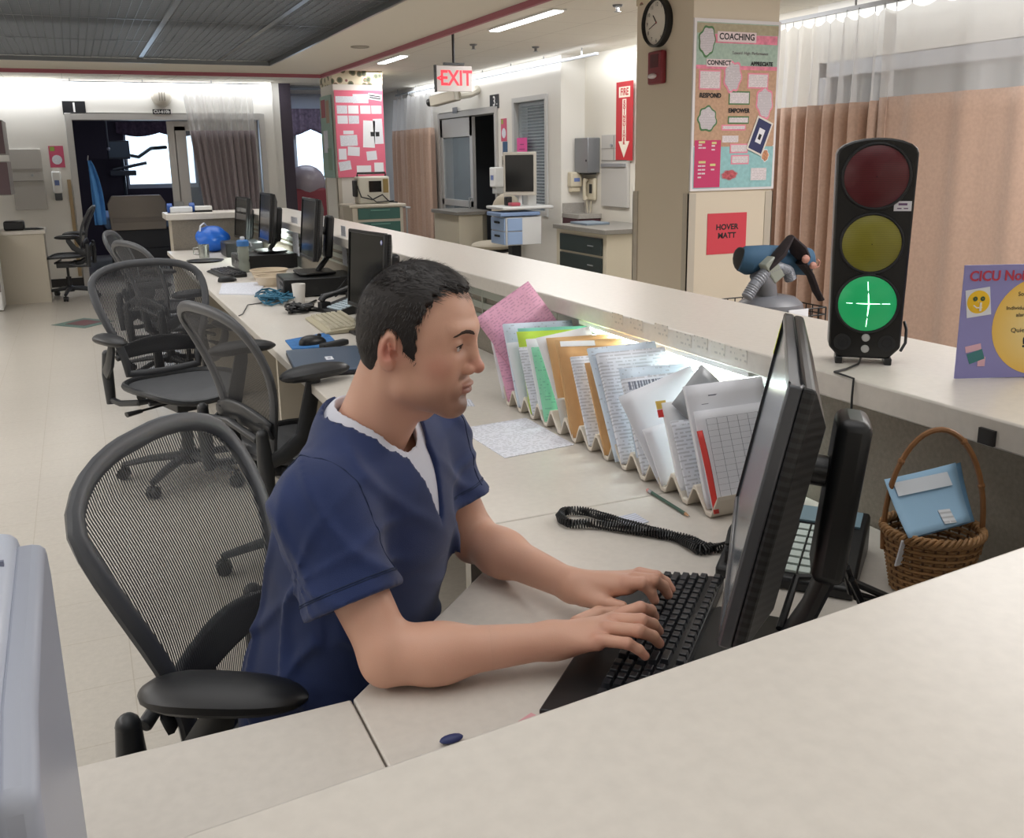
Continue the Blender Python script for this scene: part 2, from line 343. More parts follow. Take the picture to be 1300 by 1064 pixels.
# door 1: sliding glass doors
DF = mat('door_frame_paint', '#b9b7b4', .45, metal=.3)
GL = mat('clear_glass', (.55, .65, .72, 1), .03, alpha=.22)
def slab(bld, x0, x1, z0, z1, y, wd=.06, t=.04):
    bld.bb(x0, x0+wd, y-t/2, y+t/2, z0, z1); bld.bb(x1-wd, x1, y-t/2, y+t/2, z0, z1); bld.bb(x0+wd, x1-wd, y-t/2, y+t/2, z1-wd*1.3, z1); bld.bb(x0+wd, x1-wd, y-t/2, y+t/2, z0, z0+wd*2)
b = B(); b.bb(-.02, .05, WY-.03, WY+.15, 0, 2.05); b.bb(2.24, 2.31, WY-.03, WY+.15, 0, 2.05); b.bb(.05, 2.24, WY-.03, WY+.15, 1.97, 2.05)
d = struct('door_1', b, DF, smooth=False, bevel=.005)
b = B(); slab(b, 1.12, 2.22, .02, 1.96, WY+.05, .09); b.bb(1.2, 1.34, WY+.03, WY+.07, .1, 1.9); b.build('sliding_leaf', DF, d, smooth=False, bevel=.004)
b = B(); b.bb(1.34, 2.13, WY+.045, WY+.055, .14, 1.84); b.build('pane', GL, d, smooth=False)
b = B(); b.bb(1.12, 1.24, WY+.01, WY+.03, .9, .98); b.build('push_bar', ALU, d, smooth=False, bevel=.004)
# window room 1 and window alcove
for n, (x0, x1, y, z0, z1) in {'window_1': (.80, 1.9, 17, 1.05, 2.06), 'window_2': (3.13, 4.0, 15.0, 1.0, 1.98)}.items():
    b = B(); slab(b, x0, x1, z0, z1, y+.05, .035, .05); f_ = struct(n, b, mat('window_frame_paint', '#c3c9d2', .5), smooth=False)
    b = B(); b.bb(x0+.03, x1-.03, y+.045, y+.05, z0+.03, z1-.03); b.build('pane', mat('window_glass', (.9, .95, 1, 1), .02, alpha=.08), f_, smooth=False)
# door 3: sliding glass door in the right wall
b = B(); b.bb(WX-.03, WX+.15, d1-.07, d1, 0, 2.03); b.bb(WX-.03, WX+.15, d0, d0+.05, 0, 2.03); b.bb(WX-.03, WX+.15, d0+.05, d1-.07, 1.96, 2.03)
d3 = struct('door_3', b, DF, smooth=False, bevel=.005)
MX = Matrix(((0, 1, 0, 0), (1, 0, 0, 0), (0, 0, 1, 0), (0, 0, 0, 1)))
b = B(); y0, y1 = 11.10, 12.22; X = WX-.005
b.bb(X-.02, X+.02, y0, y0+.09, .02, 1.95); b.bb(X-.02, X+.02, y1-.08, y1, .02, 1.95); b.bb(X-.02, X+.02, y0, y1, 1.72, 1.95); b.bb(X-.02, X+.02, y0, y1, .02, .2); b.bb(X-.02, X+.02, y0, y1, .86, .94)
b.build('sliding_leaf', DF, d3, smooth=False, bevel=.004)
b = B(); b.bb(X-.005, X+.005, y0+.08, y1-.08, .2, 1.72); b.build('pane', GL, d3, smooth=False)
b = B(); b.tube([(X-.02, y0+.045, .72), (X-.06, y0+.045, .72), (X-.06, y0+.045, .98), (X-.02, y0+.045, .98)], .012); b.build('pull_handle', ALU, d3)
# window with venetian blind
b = B(); Y0, Y1 = w0, w1
b.bb(WX-.02, WX+.15, Y0, Y0+.05, .85, 2.09); b.bb(WX-.02, WX+.15, Y1-.05, Y1, .85, 2.09); b.bb(WX-.02, WX+.15, Y0+.05, Y1-.05, 2.04, 2.09); b.bb(WX-.02, WX+.15, Y0+.05, Y1-.05, .85, .9)
wn = struct('window_3', b, mat('blind_window_frame', '#bcbcba', .5), smooth=False)
b = B(); b.bb(WX+.035, WX+.04, Y0+.05, Y1-.05, .9, 2.04); b.build('pane', GL, wn, smooth=False)
b = B(); z = .93
while z < 2.0:
    b.box((WX+.075, (Y0+Y1)/2, z), (.028, Y1-Y0-.11, .0015), ry=RAD(-28)); z += .033
b.bb(WX+.06, WX+.09, Y0+.055, Y1-.055, 2.0, 2.035); b.build('venetian_blind', mat('blind_slats', '#b9bcbf', .45), wn, smooth=False)
# sliding door fronts behind the near curtain (bay fronts)
for k, (a0, a1) in enumerate(((-2.2, .0), (.12, 2.62), (2.75, 5.4))):
    b = B(); b.bb(4.77, 4.92, a0, a0+.08, 0, 2.06); b.bb(4.77, 4.92, a1-.08, a1, 0, 2.06); b.bb(4.77, 4.92, a0, a1, 1.96, 2.06); b.bb(4.82, 4.87, (a0+a1)/2-.05, (a0+a1)/2+.05, 0, 1.96); b.bb(4.82, 4.87, a0, a1, 1.66, 1.78)
    dd = struct('door_%d' % (4+k), b, mat('bay_frame_paint', '#a9adb4', .45, metal=.3), smooth=False, bevel=.005)
    b = B(); b.bb(4.84, 4.85, a0+.08, a1-.08, .1, 1.96); b.build('pane', GL, dd, smooth=False)
b = B(); b.bb(4.77, 4.92, 2.62, 2.75, 0, 2.06); b.bb(4.77, 4.92, 0, .12, 0, 2.06); b.bb(4.77, 4.92, 5.4, 5.45, 0, 2.06); struct('wall_right_piers', b, WALL, smooth=False)
# linear lamps along the soffit trim and curtain tracks
EM = mat('lamp_diffuser', (.95, .97, 1, 1), .5, emit=6)
for (y0, y1, lb) in ((6.1, 7.25, 'long white linear lamp along the red ceiling trim nearest the clock column'), (9.2, 10.0, 'short white linear lamp along the red ceiling trim nearer the exit sign')):
    t_ = thing('linear_ceiling_lamp', lb, 'lamp', (3.12 if y0 < 8 else 3.03, (y0+y1)/2, ZC))
    h = (y1-y0)/2
    b = B(); b.bb(-.05, .05, -h, h, -.012, 0); b.build('lamp_housing', WHT, t_, smooth=False)
    b = B(); b.bb(-.035, .035, -h+.02, h-.02, -.02, -.012); b.build('diffuser', EM, t_, smooth=False)
# ================= the nurses' station =================
DZ, LZ = .75, 1.05
PANEL = mat('grey_fabric_panel', '#8a8377', .9, bump=.5, bscale=500, var=.12, vscale=120)
ang_i = lambda X: .622 + (X-.56)*.0968         # inner edge of the front ledge
def inner(X): return .595 + (X-.28)*.0968
st = thing('worktop', 'long ivory laminate desk worktop of the nurses station with a slanted corner cut', 'desk', (0, 0, 0))
b = B(); b.bb(.64, 1.362, 1.663, 8.40, DZ-.032, DZ); b.build('main_top', LAM, st, bevel=.003)
b = B(); b.prism([(.272, 1.16), (.63, 1.50), (.64, 1.66), (1.362, 1.66), (1.362, .66), (.272, .56)], DZ-.032, DZ); b.build('corner_top', LAM, st, bevel=.003)
b = B(); b.prism([(-.62, 1.16), (.269, 1.16), (.269, .56), (-.62, .475)], DZ-.032, DZ); b.build('return_top', LAM, st, bevel=.003)
for k, (x0, x1, y0, y1) in enumerate(((.66, 1.36, 1.70, 1.73), (.68, 1.36, 3.88, 3.91), (.68, 1.36, 6.2, 6.23), (.68, 1.36, 8.3, 8.33), (-.6, -.57, .56, 1.12), (.24, .27, .60, 1.12))):
    b = B(); b.bb(x0, x1, y0, y1, 0, DZ-.033); b.build('support_panel', LAMD, st, smooth=False)
pn = thing('counter_wall', 'low counter wall with grey fabric inside and ivory outside carrying the transaction ledge', 'counter')
b = B(); b.bb(1.366, 1.395, .60, 8.42, 0, LZ-.05); b.bb(.70, 1.366, 8.42, 8.45, 0, LZ-.05)
b.add([(-.62, inner(-.62)-.055, 0), (1.395, inner(1.395)-.055, 0), (1.395, inner(1.395)-.09, 0), (-.62, inner(-.62)-.09, 0), (-.62, inner(-.62)-.055, 1.0), (1.395, inner(1.395)-.055, 1.0), (1.395, inner(1.395)-.09, 1.0), (-.62, inner(-.62)-.09, 1.0)], [(0, 3, 2, 1), (4, 5, 6, 7), (0, 1, 5, 4), (1, 2, 6, 5), (2, 3, 7, 6), (3, 0, 4, 7)])
b.build('fabric_panel', PANEL, pn, smooth=False)
b = B(); b.bb(1.395, 1.66, .30, 8.74, 0, LZ-.05); b.bb(.70, 1.395, 8.45, 8.74, 0, LZ-.05)
b.add([(-.62, inner(-.62)-.09, 0), (1.395, inner(1.395)-.09, 0), (1.395, inner(1.395)-.36, 0), (-.62, inner(-.62)-.36, 0), (-.62, inner(-.62)-.09, 1.0), (1.395, inner(1.395)-.09, 1.0), (1.395, inner(1.395)-.36, 1.0), (-.62, inner(-.62)-.36, 1.0)], [(0, 3, 2, 1), (4, 5, 6, 7), (0, 1, 5, 4), (1, 2, 6, 5), (2, 3, 7, 6), (3, 0, 4, 7)])
b.build('outer_cladding', LAMD, pn, smooth=False)
RAIL = mat('tack_rail_metal', '#a9ada2', .35, metal=.3)
b = B()
for z, h in ((.975, .034), (.925, .026), (.885, .012)): b.bb(1.352, 1.366, 1.62, 8.40, z-h/2, z+h/2)
for y in (1.63, 2.05, 2.67, 3.29, 3.91, 5.1, 6.3, 7.5): b.bb(1.350, 1.367, y-.004, y+.004, .86, 1.0)
b.build('tack_rail', RAIL, pn, smooth=False, bevel=.002)
lg = thing('transaction_ledge', 'long ivory raised ledge running round the station above the desk', 'ledge')
x0 = 1.306; ci = (x0, inner(x0))
outer = lambda X: inner(X)-.42
b = B(); b.prism([(-.62, inner(-.62)), ci, (x0, 8.39), (.66, 8.39), (.66, 8.80), (1.70, 8.80), (1.72, 8.78), (1.72, outer(1.72)), (-.62, outer(-.62))], LZ-.05, LZ)
b.build('ledge_top', LAM, lg, bevel=.004)
b = B(); b.bb(1.30, 1.3065, 1.02, 1.05, LZ-.046, LZ-.02); b.build('cord_slot', BLK, lg, smooth=False)
LBL = mat_print('fascia_label', '#d4cec4', amount=.48, rows='Y', rowscale=.72)
LBL2 = 0
for (xp, yp, w_) in ((783.7, 402, .055), (808, 409.6, .062), (839.5, 416.4, .06), (868, 428, .065), (889.6, 432.6, .055), (911.5, 440, .05), (937.6, 448, .06)):
    p = px(xp, yp+3, x0-.0006); M_ = frame(p, (0, -1, 0), (0, 0, 1))
    b = B(); b.bb(-w_/2, w_/2, -.015, .015, -.0004, .0006); o = b.build('fascia_label', LBL, lg, smooth=False, mat4=M_); o['label'] = 'small printed paper label on the ledge edge'
# under-ledge lamps
for (yy, ll, pw, lb) in ((2.05, .75, 5.5, 'glowing fluorescent lamp under the ledge above the file rack'), (7.4, .8, 6, 'fluorescent lamp under the far end of the ledge behind the far monitors')):
    t_ = thing('under_ledge_lamp', lb, 'lamp', (1.338, yy, 1.0))
    b = B(); b.bb(-.028, .028, -ll/2-.02, ll/2+.02, -.012, 0); b.build('lamp_housing', WHT, t_, smooth=False)
    b = B(); b.cyl((0, -ll/2, -.021), (0, ll/2, -.021), .009, n=12); b.build('tube', mat('fluorescent_tube', (.86, 1, .96, 1), .5, emit=14), t_)
    area('under_ledge_light', (1.32, yy, .966), .03, ll, pw, (.88, 1, .97))
# ---------------- file rack ----------------
RK = mat('cream_plastic_rack', '#d9d0c2', .45)
pitch, ya, nS = .0832, 1.499, 13
prof = []
for k in range(nS):
    y = ya+k*pitch; prof += [(y-.030, .047), (y-.010, .006), (y+.006, .006), (y+.030, .05)]
    if k < nS-1: prof[-1] = (y+.044, .047)
th = .007
b = B()
ring = []
n = len(prof); up = [(y, z+th) for y, z in prof]; dn = list(prof)
for x in (1.10, 1.325):
    b.v += [Vector((x, y, DZ+z)) for y, z in up] + [Vector((x, y, DZ+z-.003)) for y, z in dn]
for i in range(n-1):
    b.f += [(i, i+1, 2*n+i+1, 2*n+i), (n+i, 3*n+i, 3*n+i+1, n+i+1), (i, n+i, n+i+1, i+1), (2*n+i, 2*n+i+1, 3*n+i+1, 3*n+i)]
b.f += [(0, 2*n, 3*n, n), (n-1, 2*n-1, 4*n-1, 3*n-1)]
tag(b.build('file_rack', RK, smooth=False, bevel=.002), 'cream plastic zigzag file rack standing on the desk under the ledge', 'file rack')
PAPG = 'papers and folders in the file rack'
def slot_y(k): return ya+k*pitch
def standing(name, k, dy, wd, hg, th_, m_, label, cat='paper', lean=28, twist=0, x_=1.118, zb=.765, dx=0, yawd=0, rows=None):
    """a sheet or stack standing in slot k; local x runs along the slot, y up the sheet"""
    yb = slot_y(k)+dy; L_ = RAD(lean); up_ = Vector((0, sin(L_), cos(L_))); rt = Vector((cos(RAD(yawd)), sin(RAD(yawd)), 0))
    if twist:
        a = RAD(twist); r2 = rt*cos(a)+up_*sin(a); up_ = up_*cos(a)-rt*sin(a); rt = r2
    M_ = frame((x_+dx, yb, zb), rt, up_)
    b = B()
    def fn(u, v): return (u*wd, v*hg, .006*sin(v*2.6)*(.4+.6*u)*(1 if th_ < .004 else .3))
    b.grid(fn, 6, 10); o = b.build(name, m_, mat4=M_, solid=th_, smooth=True); tag(o, label, cat, None)
    return o
PW = mat('white_paper', '#dfe1e8', .75); PWp = mat_print('white_printed_paper', '#dcdfe8', amount=.55)
PBL = mat_print('pale_blue_printed_paper', '#cfdcea', amount=.42); PK = mat_print('pink_printed_form', '#e3a9c4', amount=.5, ink='#8a5a78')
GRN = mat_print('mint_printed_form', '#8fd6b3', amount=.45, ink='#4a7a66'); MAN = mat('manila_folder', '#c79a68', .7, var=.04, vscale=30); MAN2 = mat('pale_manila_folder', '#d2aa78', .7)
LIME = mat('lime_paper', '#b9d84a', .7); GREY = mat('grey_plastic_sleeve', '#9fa2a6', .3); PWH = mat('bright_white_folder', '#e8eaee', .65)
# nearest slots first
o = standing('paper_stack', 0, .008, .195, .255, .012, PW, 'thick white titled report standing behind the ruled form, nearest the monitor', 'paper', 22, 0, 1.105)
b = B()
for (xa, xb, ya_) in ((.05, .13, .228), (.03, .17, .212), (.03, .18, .196)): b.bb(xa, xb, ya_, ya_+(.0025 if ya_ > .22 else .0012), -.0068, -.0062)
for (xa, xb, ya_) in ((.05, .13, .228), (.03, .17, .212), (.03, .18, .196)): b.bb(xa, xb, ya_, ya_+(.0025 if ya_ > .22 else .0012), .0062, .0068)
b.build('printed_title', mat('printed_ink', '#5b5f70', .8), o, smooth=False)
o = standing('paper_stack', 0, -.006, .195, .205, .004, PW, 'white form with a ruled table standing nearest the monitor in the file rack', 'paper', 22, 0, 1.108)
b = B()
for i in range(7): b.bb(.02+i*.026, .0205+i*.026, .012, .185, .0085, .0091)
for j in range(15): b.bb(.02, .176, .012+j*.0124, .0124+j*.0124, .0085, .0091)
b.build('ruled_table', mat('printed_ink', '#5b5f70', .8), o, smooth=False)
standing('folder', 0, -.022, .2, .17, .002, mat('bright_red_edge', '#d23a34', .5), 'thin red edged folder at the near end of the file rack', 'folder', 24, 0, 1.10).scale = (.06, 1, 1)
o = standing('folder', 1, .018, .215, .20, .010, PWH, 'white folder with a red and yellow index tab in the file rack', 'folder', 24, 0, 1.103)
b = B(); b.bb(-.012, .012, .188, .206, -.004, -.001); b.build('yellow_tab', mat('yellow_tab', '#d9b75a', .5), o, smooth=False)['label'] = 'yellow index tab'
b = B(); b.bb(-.012, .014, .17, .187, -.004, -.001); b.build('red_tab', mat('red_tab', '#cf2f2a', .5), o, smooth=False)['label'] = 'red index tab'
standing('folder', 1, -.004, .21, .165, .006, PWp, 'short white folder behind a clear sleeve beside the tabbed folder', 'folder', 26, 0, 1.108)
o = standing('plastic_sleeve', 2, .0, .15, .13, .006, mat('frosted_sleeve', '#e3e5ec', .35), 'crumpled frosted plastic sleeve standing low in the file rack', 'sleeve', 26, 8, 1.10)
standing('paper', 2, .016, .21, .21, .003, PW, 'white crumpled sheet behind the low frosted sleeve', 'paper', 27, 14, 1.10)
standing('paper', 1, .036, .12, .16, .003, GREY, 'grey sheet tilted corner up at the back of the file rack', 'paper', 22, 40, 1.22, .835)
o = standing('paper_stack', 3, .0, .215, .225, .010, PWp, 'white printed stack with a barcode header in the file rack', 'paper', 27, 0, 1.103)
b = B(); rr = random.Random(2); x = .012
while x < .13: w_ = rr.uniform(.002, .006); b.bb(x, x+w_, .197, .216, .0055, .0062); x += w_+rr.uniform(.002, .005)
b.build('barcode', mat('barcode_ink', '#6d7180', .8), o, smooth=False)
standing('paper', 3, .022, .215, .245, .002, PBL, 'pale blue sheet just behind the barcode stack', 'paper', 27, -2, 1.105)
standing('paper_stack', 4, .004, .19, .275, .012, PWp, 'tall white printed stack leaning in the middle of the file rack', 'paper', 30, -1, 1.10)
standing('paper_stack', 4, .026, .19, .285, .008, PBL, 'tall pale blue stack behind the tall white stack', 'paper', 30, 0, 1.095)
standing('folder', 5, .0, .22, .235, .006, MAN, 'single brown manila folder standing nearest the tall white stack', 'folder', 30, -2, 1.098)
standing('paper_stack', 6, -.002, .216, .235, .008, PWp, 'white sheets between the single manila folder and the manila pair', 'paper', 30, -2, 1.10)
standing('folder', 7, -.004, .225, .245, .004, MAN, 'front manila folder of the pair in the file rack', 'folder', 29, -4, 1.098)
o = standing('folder', 7, .012, .23, .262, .004, MAN2, 'back manila folder of the pair with a white label strip', 'folder', 29, -4, 1.10)
b = B(); b.bb(.012, .115, .243, .258, .0025, .0035); b.build('label_strip', PW, o, smooth=False)['label'] = 'white label strip'
standing('folder', 8, .014, .22, .25, .003, MAN2, 'pale manila folder standing behind the folder with the label strip', 'folder', 28, -2, 1.12)
standing('divider_card', 8, -.010, .15, .085, .003, mat('pale_grey_card', '#c9cac6', .5), 'low pale grey card in the near empty slot before the green form', 'card', 26, 0, 1.105)
standing('paper', 9, .0, .225, .215, .003, GRN, 'mint green printed form standing in the file rack', 'paper', 30, -3, 1.10)
standing('paper_stack', 9, .02, .22, .235, .004, PWH, 'white sheets just behind the mint green form', 'paper', 29, -2, 1.10)
standing('paper', 10, .006, .225, .245, .002, LIME, 'lime green sheet with a bright top edge in the file rack', 'paper', 29, -3, 1.10)
standing('paper', 10, -.006, .2, .20, .004, PWp, 'white typed sheet in front of the lime green sheet', 'paper', 29, -1, 1.10)
standing('paper', 10, .022, .225, .25, .002, mat('teal_paper', '#7fc7b4', .7), 'teal sheet tucked behind the lime green sheet', 'paper', 28, -3, 1.11)
standing('paper_stack', 11, .006, .225, .255, .010, PBL, 'pale blue folder stack between the pink forms and the lime sheet', 'folder', 29, -2, 1.10)
standing('paper_stack', 11, -.012, .2, .20, .003, PW, 'white narrow sheets in front of the pale blue folder stack', 'paper', 29, 0, 1.10)
standing('paper', 12, .012, .22, .25, .003, PK, 'pink printed form tilted sideways at the far end of the file rack', 'paper', 24, 28, 1.16, .80)
standing('paper', 12, -.006, .215, .22, .003, PK, 'pink form standing upright in front of the tilted pink form', 'paper', 28, 3, 1.10)
standing('paper', 12, .034, .22, .255, .003, PWH, 'white sheet at the very far end of the file rack', 'paper', 28, 0, 1.10)
standing('paper', 8, .03, .17, .25, .002, PWH, 'white sheet lit by the lamp above the pale manila folder', 'paper', 27, 6, 1.13)
# ---------------- flat papers, pencil, cord ----------------
def flat(name, pts, m_, label, cat='paper', z=DZ, t=.0012, group=None):
    """a sheet lying flat: pts = pixel corners, origin at its first corner"""
    P = [pz(x, y, z) for x, y in pts]; o_ = P[0]; r_ = (P[1]-P[0]); M_ = frame(o_, r_, P[3]-P[0]); Mi = M_.inverted()
    q = [Mi @ p for p in P]; b = B(); b.prism([(v.x, v.y) for v in q], 0, t)
    o = b.build(name, m_, smooth=False, mat4=M_)
    if o.matrix_local.to_3x3().col[2].z < 0: pass
    return tag(o, label, cat, group)
flat('printed_sheet', [(641, 582), (729, 565), (668, 531), (582, 545)], mat_print('loose_sheet', '#dfe0ea', amount=.5, rowscale=.9), 'white printed sheet lying on the desk in front of the file rack', t=.0015)
flat('printed_sheet', [(603, 516), (598, 508), (585, 505), (584, 516)], PWp, 'corner of a white sheet lying by the man’s chin on the desk')
flat('table_card', [(800, 671), (824, 663), (806, 652), (778, 658)], mat_print('table_card', '#d3d6e4', amount=.8), 'small white card with a printed table lying beside the coiled cord')
tagp = thing('pencil', 'dark green pencil lying beside the near end of the file rack', 'pencil', mat4=frame(pz(822, 622, .7545), pz(876, 656, .7545)-pz(822, 622, .7545), (-1, 0, 0)))
Lp = (pz(876, 656, .7545)-pz(822, 622, .7545)).length
b = B(); b.tube([(.02, 0, 0), (Lp-.018, 0, 0)], .0038, 6); b.build('shaft', mat('green_pencil_paint', '#3c5a4c', .35), tagp, smooth=False)
b = B(); b.tube([(Lp-.018, 0, 0), (Lp-.004, 0, 0)], [.0038, .001], 8); b.build('wood_tip', mat('pencil_wood', '#c79a72', .6), tagp)
b = B(); b.tube([(Lp-.004, 0, 0), (Lp, 0, 0)], [.001, .0003], 6); b.build('lead', BLK, tagp)
b = B(); b.tube([(.008, 0, 0), (.02, 0, 0)], .0041, 10); b.build('ferrule', ALU, tagp)
b = B(); b.tube([(0, 0, 0), (.008, 0, 0)], .0037, 10); b.build('eraser', mat('pink_eraser', '#c98c86', .7), tagp)
b = B(); b.bb(-.108, .108, -.14, .14, 0, .0015); o = b.build('pink_form', mat('pink_sheet', '#dba3a8', .7), smooth=False, loc=(.435, .850, DZ)); o.rotation_euler.z = RAD(24); tag(o, 'pink edged sheet lying on the desk mostly hidden below the front ledge', 'paper')
b = B(); q = pz(573, 938, DZ+.006); b.ball((q.x, q.y, q.z), (.016, .008, .005), 12); tag(b.build('eraser', mat('navy_eraser', '#2c3566', .5)), 'small dark blue eraser lying at the edge of the pink sheet', 'eraser')
# coiled phone cord
def coil_path(ctrl, rad, pitch_):
    P = [Vector(c) for c in ctrl]; pts = []
    for i in range(len(P)-1):
        p0 = P[max(i-1, 0)]; p1 = P[i]; p2 = P[i+1]; p3 = P[min(i+2, len(P)-1)]
        for k in range(24):
            t = k/24; pts.append(.5*((2*p1)+(p2-p0)*t+(2*p0-5*p1+4*p2-p3)*t*t+(3*p1-p0-3*p2+p3)*t**3))
    pts.append(P[-1]); out = []; s = 0; ds = .0011; ph = 0; i = 0; cur = pts[0].copy(); acc = 0
    seg = [(pts[j+1]-pts[j]).length for j in range(len(pts)-1)]; tot = sum(seg); n_ = int(tot/ds); j = 0; a0 = 0
    for q in range(n_):
        d = q*ds
        while d > a0+seg[j] and j < len(seg)-1: a0 += seg[j]; j += 1
        p = pts[j].lerp(pts[j+1], (d-a0)/max(seg[j], 1e-6)); t = (pts[min(j+2, len(pts)-1)]-pts[max(j-1, 0)]).normalized()
        u = Vector((0, 0, 1)); u = (u-t*u.dot(t)).normalized(); v = t.cross(u); a = 2*pi*d/pitch_
        out.append(p+u*(rad*cos(a))+v*(rad*sin(a)))
    return out
zc_ = DZ+.0108
ctrl = [pz(x, y, zc_) for x, y in ((922, 693), (900, 696), (878, 686), (845, 679), (800, 672), (755, 665), (722, 664), (711, 655), (722, 648), (750, 652), (790, 664), (830, 675), (860, 683), (880, 694), (893, 700), (905, 694))]
for i in (9, 10, 11, 12, 13, 14): ctrl[i] = ctrl[i] + Vector((0, .006, .0))
b = B(); b.tube(coil_path(ctrl, .0082, .0056), .0021, 5); tag(b.build('coiled_phone_cord', BLK), 'black coiled handset cord looping across the corner desk', 'cord')
# ================= mesh office chairs =================
CF = mat('chair_frame_charcoal', '#2c2e31', .38); CFL = mat('chair_rim_grey', '#4a4c50', .4); PAD = mat('armrest_black_vinyl', '#1b1c1f', .42)
PEL = mat_stripes('chair_pellicle', '#303135', '#000000', 'Y', 44, .67, .6, True, soft=.08)
PELS = mat_stripes('seat_pellicle', '#5c5e61', '#4a4c4f', 'Y', 57, .5, .6)
BH = .50
def bw(t):
    if t < .76: s_ = t/.76; return .172+(.266-.172)*(s_*s_*(3-2*s_))
    s_ = (t-.76)/.24; return .266*max(0, 1-s_**2.9)**.42
def bx(t, y): return -.205-.115*t+.035*sin(pi*min(1, t*1.15))-.02*t*t+.30*y*y
def bp(t, y): return Vector((bx(t, y), y, .50+BH*t))
def make_chair(label, arm_z=.665):
    t_ = thing('mesh_office_chair', label, 'chair')
    ts = [.0, .08, .16, .24, .32, .4, .48, .56, .64, .72, .79, .85, .9, .94, .965, .983, .994, .9985]
    L_ = [bp(t, -bw(t)) for t in ts]; R_ = [bp(t, bw(t)) for t in reversed(ts)]
    bot = [bp(0, y)-Vector((0, 0, .012*(1-(y/.172)**2))) for y in (.12, .06, 0, -.06, -.12)]
    b = B(); b.tube(L_+R_+bot, .015, 10, True, up=(1, 0, 0), flat=(.9, 1.25)); bf = b.build('backrest_frame', CFL, t_)
    b = B(); b.grid(lambda u, v: bp(v*.9985, (2*u-1)*bw(v*.9985)), 12, 30); b.build('back_mesh', PEL, t_, solid=.0)
    b = B()
    def lum(u, v):
        y = (2*u-1)*.21; h_ = .16+.16*v-(.08*(2*u-1)**2)*(1 if v > .5 else .35); p = bp(h_, y); return p+Vector((-.016-.012*sin(pi*v), 0, 0))
    b.grid(lum, 14, 6); b.build('lumbar_pad', CF, t_, solid=.012)
    # seat
    N_ = 36; rim = []
    for k in range(N_):
        a = 2*pi*k/N_; ca, sa = cos(a), sin(a); e_ = .8
        x = .02+.225*math.copysign(abs(ca)**e_, ca); y = .252*math.copysign(abs(sa)**e_, sa)
        rim.append((x, y))
    zf = lambda x, y: .455+.9*(y*y)*.35-max(0, x-.12)**2*2.6+max(0, -.1-x)*.12
    b = B(); b.tube([(x, y, zf(x, y)) for x, y in rim], .015, 8, True, up=(0, 0, 1)); b.build('seat_frame', CF, t_)
    b = B()
    def sf(u, v):
        a = 2*pi*u; r_ = v; x = .02+(rim_x(a)-.02)*r_; y = rim_y(a)*r_; return (x, y, zf(x, y)-.012*(1-r_*r_))
    rim_x = lambda a: .02+.225*math.copysign(abs(cos(a))**.8, cos(a)); rim_y = lambda a: .252*math.copysign(abs(sin(a))**.8, sin(a))
    b.grid(sf, 36, 8); b.build('seat_mesh', PELS, t_)
    # mechanism, cylinder, base
    b = B(); b.box((0, 0, .375), (.20, .15, .06)); b.tube([(-.05, -.2, .39), (-.05, .2, .39)], .014); b.tube([(.09, -.2, .41), (.09, .2, .41)], .012)
    b.tube([(-.05, 0, .38), (-.16, 0, .40), (-.245, 0, .47), (-.26, 0, .60)], [.03, .03, .025, .018], 10); b.tube([(-.26, -.2, .57), (-.27, 0, .60), (-.26, .2, .57)], .014)
    b.build('tilt_mechanism', CF, t_, bevel=.008)
    b = B(); b.cyl((0, 0, .12), (0, 0, .24), .028); b.cyl((0, 0, .24), (0, 0, .36), .014); b.build('gas_cylinder', BLK, t_)
    b = B(); b.lathe([(.045, .075), (.05, .09), (.045, .13), (.03, .14)])
    for k in range(5):
        a = 2*pi*k/5+.3; c_, s_ = cos(a), sin(a); b.tube([(.03*c_, .03*s_, .11), (.18*c_, .18*s_, .098), (.31*c_, .31*s_, .072)], [.026, .022, .016], 8, flat=(.8, 1.1))
    ba = b.build('star_base', CF, t_)
    for k in range(5):
        a = 2*pi*k/5+.3; c_, s_ = cos(a), sin(a); q = B()
        for d_ in (-.013, .013): q.cyl((.31*c_-s_*(d_-.009), .31*s_+c_*(d_-.009), .029), (.31*c_-s_*(d_+.009), .31*s_+c_*(d_+.009), .029), .028, n=14)
        q.cyl((.31*c_, .31*s_, .03), (.31*c_, .31*s_, .08), .008, n=8); q.build('caster', BLK, ba)
    b = B(); b.tube([(.03, -.06, .385), (.05, -.24, .375)], .006); b.tube([(.05, -.22, .376), (.055, -.29, .372)], [.012, .017], 10, flat=(.7, 1.2)); b.build('adjustment_lever', PAD, t_)
    for s_ in (-1, 1):
        y = .275*s_
        b = B(); n_ = 12; pts = []; rad = []
        for k in range(n_+1):
            u = k/n_; c_ = -cos(pi*u); pts.append((-.075+.13*c_, y+s_*(.010*cos(c_*1.5)-.008*c_), arm_z-.006*c_*c_)); rad.append(.050*max(.02, (1-abs(c_)**3.0))**.5*(1.0-.08*c_))
        b.tube(pts, rad, 14, up=(0, 0, 1), flat=(.52, 1)); ap = b.build('armrest', PAD, t_)
        b = B(); b.tube([(-.255, .245*s_, .36), (-.26, .245*s_, .50), (-.262, .24*s_, .595)], [.022, .027, .020], 12); b.ball((-.262, .24*s_, .597), .0205, 12)
        b.tube([(-.25, .25*s_, .50), (-.20, .27*s_, .525), (-.13, y, .575), (-.085, y, arm_z-.045), (-.08, y, arm_z-.012)], [.02, .026, .028, .024, .02], 10, up=(0, 1, 0), flat=(.6, 1.15))
        b.tube([(-.05, .19*s_, .39), (-.16, .235*s_, .375), (-.255, .245*s_, .38)], .015); b.build('arm_post', CF, ap)
    return t_
ch = make_chair('large mesh chair the man sits in, nearest the viewer', .695)
cb = dup(ch); cb['label'] = 'mesh chair turned toward the viewer with its seat in view, second along the aisle'
cc = make_chair('mesh chair pushed up to the desk right behind the man, seen from its back', .79)
